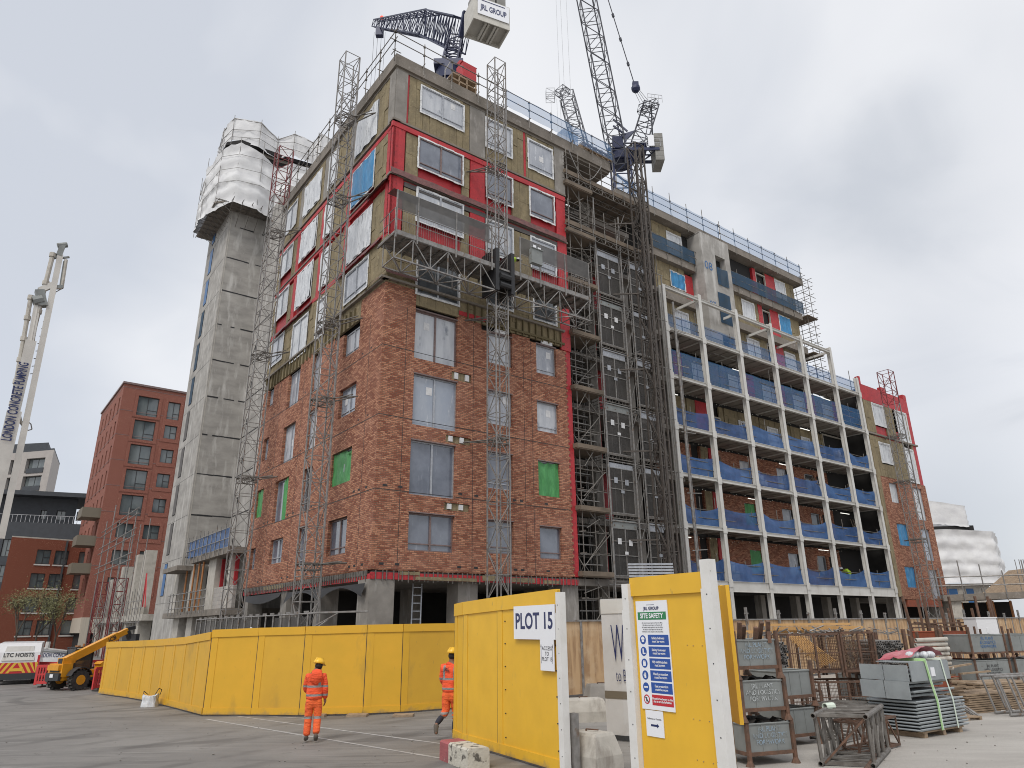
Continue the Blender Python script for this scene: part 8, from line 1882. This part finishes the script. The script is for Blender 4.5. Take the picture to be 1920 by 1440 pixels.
def person(label, loc, rz, J, jacket, trouser, gait=False, scale=1.0, logo=None, helmet='helmet', group=None):
    t = empty('person', loc, rz, label, 'person', group)
    V = []; E = []; idx = {}
    def add(n, p, r, par=None):
        idx[n] = len(V); V.append((Vector(p), r))
        if par: E.append((idx[par], idx[n]))
    j = J
    add('pel', j['pel'], (.15, .11)); add('sp', j['sp'], (.13, .10), 'pel'); add('ch', j['ch'], (.155, .11), 'sp'); add('nk', j['nk'], .058, 'ch'); add('hd0', j['hd0'], (.066, .078), 'nk'); add('hd1', j['hd1'], (.078, .098), 'hd0'); add('hd2', j['hd2'], (.062, .08), 'hd1')
    for s_ in 'lr':
        add('sh' + s_, j['sh' + s_], .062, 'ch'); add('el' + s_, j['el' + s_], .044, 'sh' + s_); add('wr' + s_, j['wr' + s_], .029, 'el' + s_)
        w_ = Vector(j['wr' + s_]); d = (w_ - Vector(j['el' + s_])).normalized(); sd = d.cross(Vector((0, 1, 0))); sd = Vector((0, 1, 0)) if sd.length < .1 else d.cross(sd.normalized()); o_ = -1 if s_ == 'l' else 1
        add('pm' + s_, w_ + d * .07, (.042, .02), 'wr' + s_)
        for k in range(4):
            q = w_ + d * .085 + sd * (.033 - .022 * k); ln = (.062, .075, .07, .055)[k]
            add(f'f{k}{s_}', q, .0095, 'pm' + s_); add(f'g{k}{s_}', q + d * ln * .55 + Vector((-.012 * o_, 0, 0)), .0085, f'f{k}{s_}'); add(f'h{k}{s_}', q + d * ln * .9 + Vector((-.035 * o_, 0, 0)), .007, f'g{k}{s_}')
        add('t0' + s_, w_ + d * .045 + sd * .045, .011, 'wr' + s_); add('t1' + s_, w_ + d * .085 + sd * .06 + Vector((-.02 * o_, 0, 0)), .009, 't0' + s_)
        add('hp' + s_, j['hp' + s_], .095, 'pel'); add('kn' + s_, j['kn' + s_], .058, 'hp' + s_); add('cf' + s_, Vector(j['kn' + s_]).lerp(Vector(j['an' + s_]), .35), .056, 'kn' + s_); add('an' + s_, j['an' + s_], .038, 'cf' + s_); add('to' + s_, j['to' + s_], (.04, .03), 'an' + s_)
    skin('body', V, E, 'skin', t, 2)
    # jacket
    c = lambda k: Vector(j[k]); V2 = [(c('pel') + Vector((0, 0, -.075)), (.185, .145)), (c('pel').lerp(c('sp'), .12), (.205, .158)), (c('pel').lerp(c('sp'), .75), (.195, .15)), (c('sp').lerp(c('ch'), .55), (.20, .15)), (c('ch') + Vector((0, 0, .01)), (.19, .135)), (c('nk') + Vector((0, -.01, -.035)), (.085, .085)), (c('nk') + Vector((0, -.02, .02)), (.075, .08))]; E2 = [(0, 1), (1, 2), (2, 3), (3, 4), (4, 5), (5, 6)]
    for s_ in 'lr':
        n = len(V2); V2 += [(c('sh' + s_), .092), (c('sh' + s_).lerp(c('el' + s_), .55), .083), (c('el' + s_), .077), (c('el' + s_).lerp(c('wr' + s_), .6), .066), (c('wr' + s_), .058)]; E2 += [(4, n), (n, n + 1), (n + 1, n + 2), (n + 2, n + 3), (n + 3, n + 4)]
    skin('jacket', V2, E2, jacket, t, 2)
    # trousers
    V3 = [(c('pel') + Vector((0, 0, -.06)), (.15, .13)), (c('pel') + Vector((0, 0, .08)), (.15, .12))]; E3 = [(0, 1)]
    for s_ in 'lr':
        n = len(V3); lo = .40 if gait else .94
        V3 += [(c('hp' + s_) + Vector((0, 0, -.13)), (.108, .12)), (c('hp' + s_).lerp(c('kn' + s_), .5), .105), (c('kn' + s_), .088), (c('kn' + s_).lerp(c('an' + s_), lo * .5), .085), (c('kn' + s_).lerp(c('an' + s_), lo), .082 if not gait else .078)]; E3 += [(0, n), (n, n + 1), (n + 1, n + 2), (n + 2, n + 3), (n + 3, n + 4)]
    skin('trousers', V3, E3, trouser, t, 2)
    for s_ in 'lr':
        if gait: skin('sock', [(c('kn' + s_).lerp(c('an' + s_), .34), .066), (c('kn' + s_).lerp(c('an' + s_), .7), .064), (c('an' + s_), .055)], [(0, 1), (1, 2)], 'navy_cloth', t, 1)
        a_, o_ = c('an' + s_), c('to' + s_); d = (o_ - a_); back = a_ - d.normalized() * .05 * Vector((1, 1, 1)); skin('boot', [(a_ + (c('kn' + s_) - a_).normalized() * .05, .058), (a_, .056), (a_.lerp(o_, .55) + Vector((0, 0, -.0)), (.05, .042)), (o_, (.048, .035)), (a_ + (a_ - c('kn' + s_)).normalized() * .035 - d.normalized() * .04, .045)], [(0, 1), (1, 2), (2, 3), (1, 4)], 'boot', t, 2)
    h = c('hd1'); ang = j.get('hang', 0)
    b = MB(); b.sphere((0, 0, 0), .122, .98, 1.13, .98, 16, 8, z0=-.05); b.sphere((0, -.0, -.005), .135, .96, 1.12, .12, 16, 3, z0=-.8); b.bar((0, -.12, .05), (0, .12, .06), .02, .12)
    for k in (-1, 0, 1): b.tube((k * .035, -.10, .07), (k * .035, .10, .085), .012, 5)
    b.ext([(-.08, .11, -.01), (.08, .11, -.01), (.06, .19, -.025), (-.06, .19, -.025)], (0, 0, .012)); o = b.build('hard_hat', helmet, t, True); o.location = c('hd2') + Vector((0, 0, .0)); o.rotation_euler = (j.get('hx', 0), 0, ang)
    b = MB(); b.sphere((0, 0, 0), .094, .92, 1.1, .9, 12, 6, z0=-.75); o = b.build('hair', 'hair', t, True); o.location = h + Vector((0, -.015, .0))
    # face
    f = Matrix.Rotation(ang, 4, 'Z'); b = MB(); b.bar((0, .085, -.005), (0, .115, -.035), .022, .02); b.sphere((-.07, .0, -.01), .022, .4, .8, 1.2, 6, 4); b.sphere((.07, .0, -.01), .022, .4, .8, 1.2, 6, 4); o = b.build('nose_and_ears', 'skin', t, True); o.location = h; o.rotation_euler.z = ang
    b = MB(); b.sphere((-.032, .092, .012), .010, n=6, k=3); b.sphere((.032, .092, .012), .010, n=6, k=3); b.box(-.022, .022, .088, .094, -.062, -.056); o = b.build('eyes_and_mouth', 'hair', t); o.location = h; o.rotation_euler.z = ang
    t.scale = (scale,) * 3
    return t
J1 = dict(pel=(0, 0, .90), sp=(0, .01, 1.08), ch=(0, .03, 1.30), nk=(.015, .05, 1.43), hd0=(.035, .08, 1.49), hd1=(.045, .10, 1.555), hd2=(.045, .10, 1.61), hang=R(-35), hx=R(-12),
          shl=(-.165, .03, 1.33), ell=(-.21, .10, 1.08), wrl=(-.12, .27, .98), shr=(.175, .03, 1.33), elr=(.225, -.02, 1.08), wrr=(.235, .05, .86),
          hpl=(-.085, 0, .87), knl=(-.10, .03, .48), anl=(-.105, -.03, .10), tol=(-.13, .11, .045), hpr=(.085, 0, .87), knr=(.10, .01, .49), anr=(.10, -.15, .15), tor=(.10, -.06, .04))
p1 = person('person in orange hi-vis suit and yellow helmet walking away across the road', G(583, 1392), R(12), J1, 'jacket_cloth', 'trouser_cloth', scale=1.0)
b = MB(); b.grid(lambda s, q: ((s - .5) * .27 * (1 - .25 * q) + .02, -.145 - .05 * math.sin(q * 3) - .02 * math.cos((s - .5) * 5), 1.24 + .22 * q - .05 * (1 - abs(s - .5) * 2) * (1 - q)), 10, 8); b.sphere((.02, -.09, 1.44), .115, 1.05, .7, .5, 12, 5); b.build('hood', 'orange', p1, True)
J2 = dict(pel=(0, .0, .95), sp=(0, .01, 1.12), ch=(0, .02, 1.35), nk=(.0, .03, 1.49), hd0=(.01, .05, 1.56), hd1=(.015, .06, 1.63), hd2=(.015, .06, 1.69), hang=R(-10), hx=R(-5),
          shl=(-.175, .02, 1.40), ell=(-.22, .06, 1.14), wrl=(-.19, .24, 1.0), shr=(.175, .02, 1.40), elr=(.23, -.1, 1.16), wrr=(.24, -.12, .92),
          hpl=(-.085, 0, .92), knl=(-.10, .0, .52), anl=(-.20, -.27, .30), tol=(-.17, -.31, .12), hpr=(.085, 0, .92), knr=(.09, .10, .52), anr=(.09, .02, .10), tor=(.10, .17, .045))
p2 = person('person in orange hi-vis and yellow helmet striding off behind the PLOT 15 panel', G(843, 1386), R(-18), J2, 'jacket_cloth_b', 'trouser_cloth_b', gait=True, scale=1.06)
text('JRL', .105, 'ink', p2, frame((-.035, -.145, 1.36), (1, 0, 0), (0, .03, 1)), ext=.004, bold=.002)
def bent(label, loc, rz, sc_):
    J = {k: (Vector(v) if isinstance(v, tuple) else v) for k, v in J1.items()}
    for k in ('sp', 'ch', 'nk', 'hd0', 'hd1', 'hd2', 'shl', 'shr', 'ell', 'elr', 'wrl', 'wrr'):
        v = J[k] - Vector((0, 0, .92)); v.rotate(Matrix.Rotation(R(-62), 3, 'X')); J[k] = v + Vector((0, 0, .92))
    for k, dz in (('wrl', -.25), ('wrr', -.25), ('ell', -.15), ('elr', -.15)): J[k] += Vector((0, .0, dz))
    t = person(label, loc, rz, J, 'hivis', 'navy_cloth', scale=sc_, helmet='van_white'); return t
bent('person in yellow hi-vis vest bending over on the lowest steel-frame deck', B(40.2, 2.3, 4.64), BA + R(80), 1.15)
bent('person in yellow hi-vis stooping on the work platform beside the mast', B(5.9, -1.15, 18.35), BA + R(-100), 1.0)

# ------------------------------------------------------------------ more of the packed yard
def at_g(px, py): return G(px, py)
stillage('dark green-grey stillage behind the middle of the strapped panels', G(1640, 1335) + Vector((.2, 1.2, 0)), ca, w_=1.5, d_=1.0, h=.7, m='grey_steel', fill='hair')
stillage('low brown stillage of fittings just left of the timber pile', G(1772, 1318) + Vector((0, .8, 0)), R(15), w_=1.3, d_=.9, h=.5, m='rust_red', fill='galv')
t = empty('rust_rack', G(1700, 1300) + Vector((0, .6, 0)), R(18), 'rusty rack of dark flat plates between the mesh cages and red stillage', 'rack'); b = MB(); rnd = random.Random(50)
for x in (0, 1.1, 2.3):
    for y in (0, .9): b.bar((x, y, 0), (x, y, 1.7 + rnd.uniform(-.2, .3)), .08)
for z in (.3, .9): b.bar((0, 0, z), (2.3, 0, z), .07); b.bar((0, .9, z), (2.3, .9, z), .07)
b.build('frame', 'rust', t); b = MB()
for i in range(12): z = .35 + .045 * i; b.box(rnd.uniform(-.1, .1), 2.2 + rnd.uniform(-.1, .2), rnd.uniform(0, .1), .85, z, z + .03)
b.build('plates', 'rust', t)
t = empty('plank_stack', G(1850, 1330) + Vector((.6, 1.0, 0)), R(22), 'stack of weathered boards behind the galvanised trestles', 'timber stack'); b = MB()
for i in range(10):
    for j in range(4): b.box(rnd.uniform(-.08, .08), 2.4 + rnd.uniform(-.2, .2), j * .25, j * .25 + .22, .06 * i, .06 * i + .045)
b.build('planks', 'timber', t)
b = MB()
for i in range(26):
    p = Vector((rnd.uniform(0, 2.6), rnd.uniform(0, 1.4), rnd.uniform(.02, .16))); a = rnd.uniform(-.5, .5); b.tube(p, p + Vector((math.cos(a) * rnd.uniform(.5, 1.3), math.sin(a), rnd.uniform(-.02, .12))), .022, 6)
o = b.build('scrap_tubes', 'scaff'); o.location = G(1560, 1372); o.rotation_euler.z = R(10); tag(o, 'scatter of short steel tubes on the ground before the lower mesh cage', 'scrap heap')
b = MB()
for i in range(9): z = .05 * i; b.box(.0 + rnd.uniform(-.03, .03), 1.5 + rnd.uniform(-.05, .05), 0, .7, z, z + .03)
o = b.build('flat_panel_stack', 'grey_steel'); o.location = G(1660, 1350) + Vector((0, .7, 0)); o.rotation_euler.z = R(30); tag(o, 'low stack of grey flat panels left of the strapped panels', 'panel stack')
t = empty('steel_truss', G(1588, 1415), R(38), 'short rusty truss section wedged beside the open-ended mast section', 'mast section'); b = MB(); b.lattice((0, 0, .3), (1.6, 0, .3), .5, .5, .45, .03, .018); b.build('lattice', 'rust', t)
b = MB(); rnd = random.Random(51)
for i in range(40):
    a = rnd.uniform(0, 6.28); p = Vector((rnd.uniform(-.9, 4.0), rnd.uniform(0, 1.2), rnd.uniform(0, .12))); b.bar(p, p + Vector((math.cos(a) * .35, math.sin(a) * .35, rnd.uniform(-.05, .1))), .03, .02)
o = b.build('steel_offcuts', 'galv'); o.location = c0 + Vector((-.2, 1.7, 2.0)); tag(o, 'grey metal offcuts piled behind the upper mesh cages', 'steel offcuts')

DC = random.Random(90)
for lv in range(4):
    for i in range(6):
        if DC.random() < .6:
            x = CX[i] + DC.uniform(.6, 2.2); b = MB(); k = DC.choice((0, 1, 2))
            if k == 0:
                for q in range(DC.randint(4, 9)): b.box(0, 1.2, 0, .6, q * .09, q * .09 + .07)
            elif k == 1:
                for q in range(3): b.box(q * .42, q * .42 + .36, 0, .4, 0, DC.uniform(.7, 1.5))
            else:
                for q in range(6): b.bar((q * .12, .1, 0), (q * .12 + .3, .7, DC.uniform(1.6, 2.2)), .06)
            o = b.build(['board_stack', 'material_boxes', 'leaning_boards'][k], ['timber', 'frame_white', 'board'][k]); o.location = B(x, 2.3, DK[lv] + .0); o.rotation_euler.z = BA
            nm = ['stack of boards', 'upright pale boxes', 'boards leaning on the wall'][k]
            tag(o, f"{nm}, {['first', 'second', 'third', 'fourth', 'fifth', 'last'][i]} bay from left, {ORD[lv]} white-framed deck", ['board stack', 'boxes', 'boards'][k], 'materials stored on the decks')
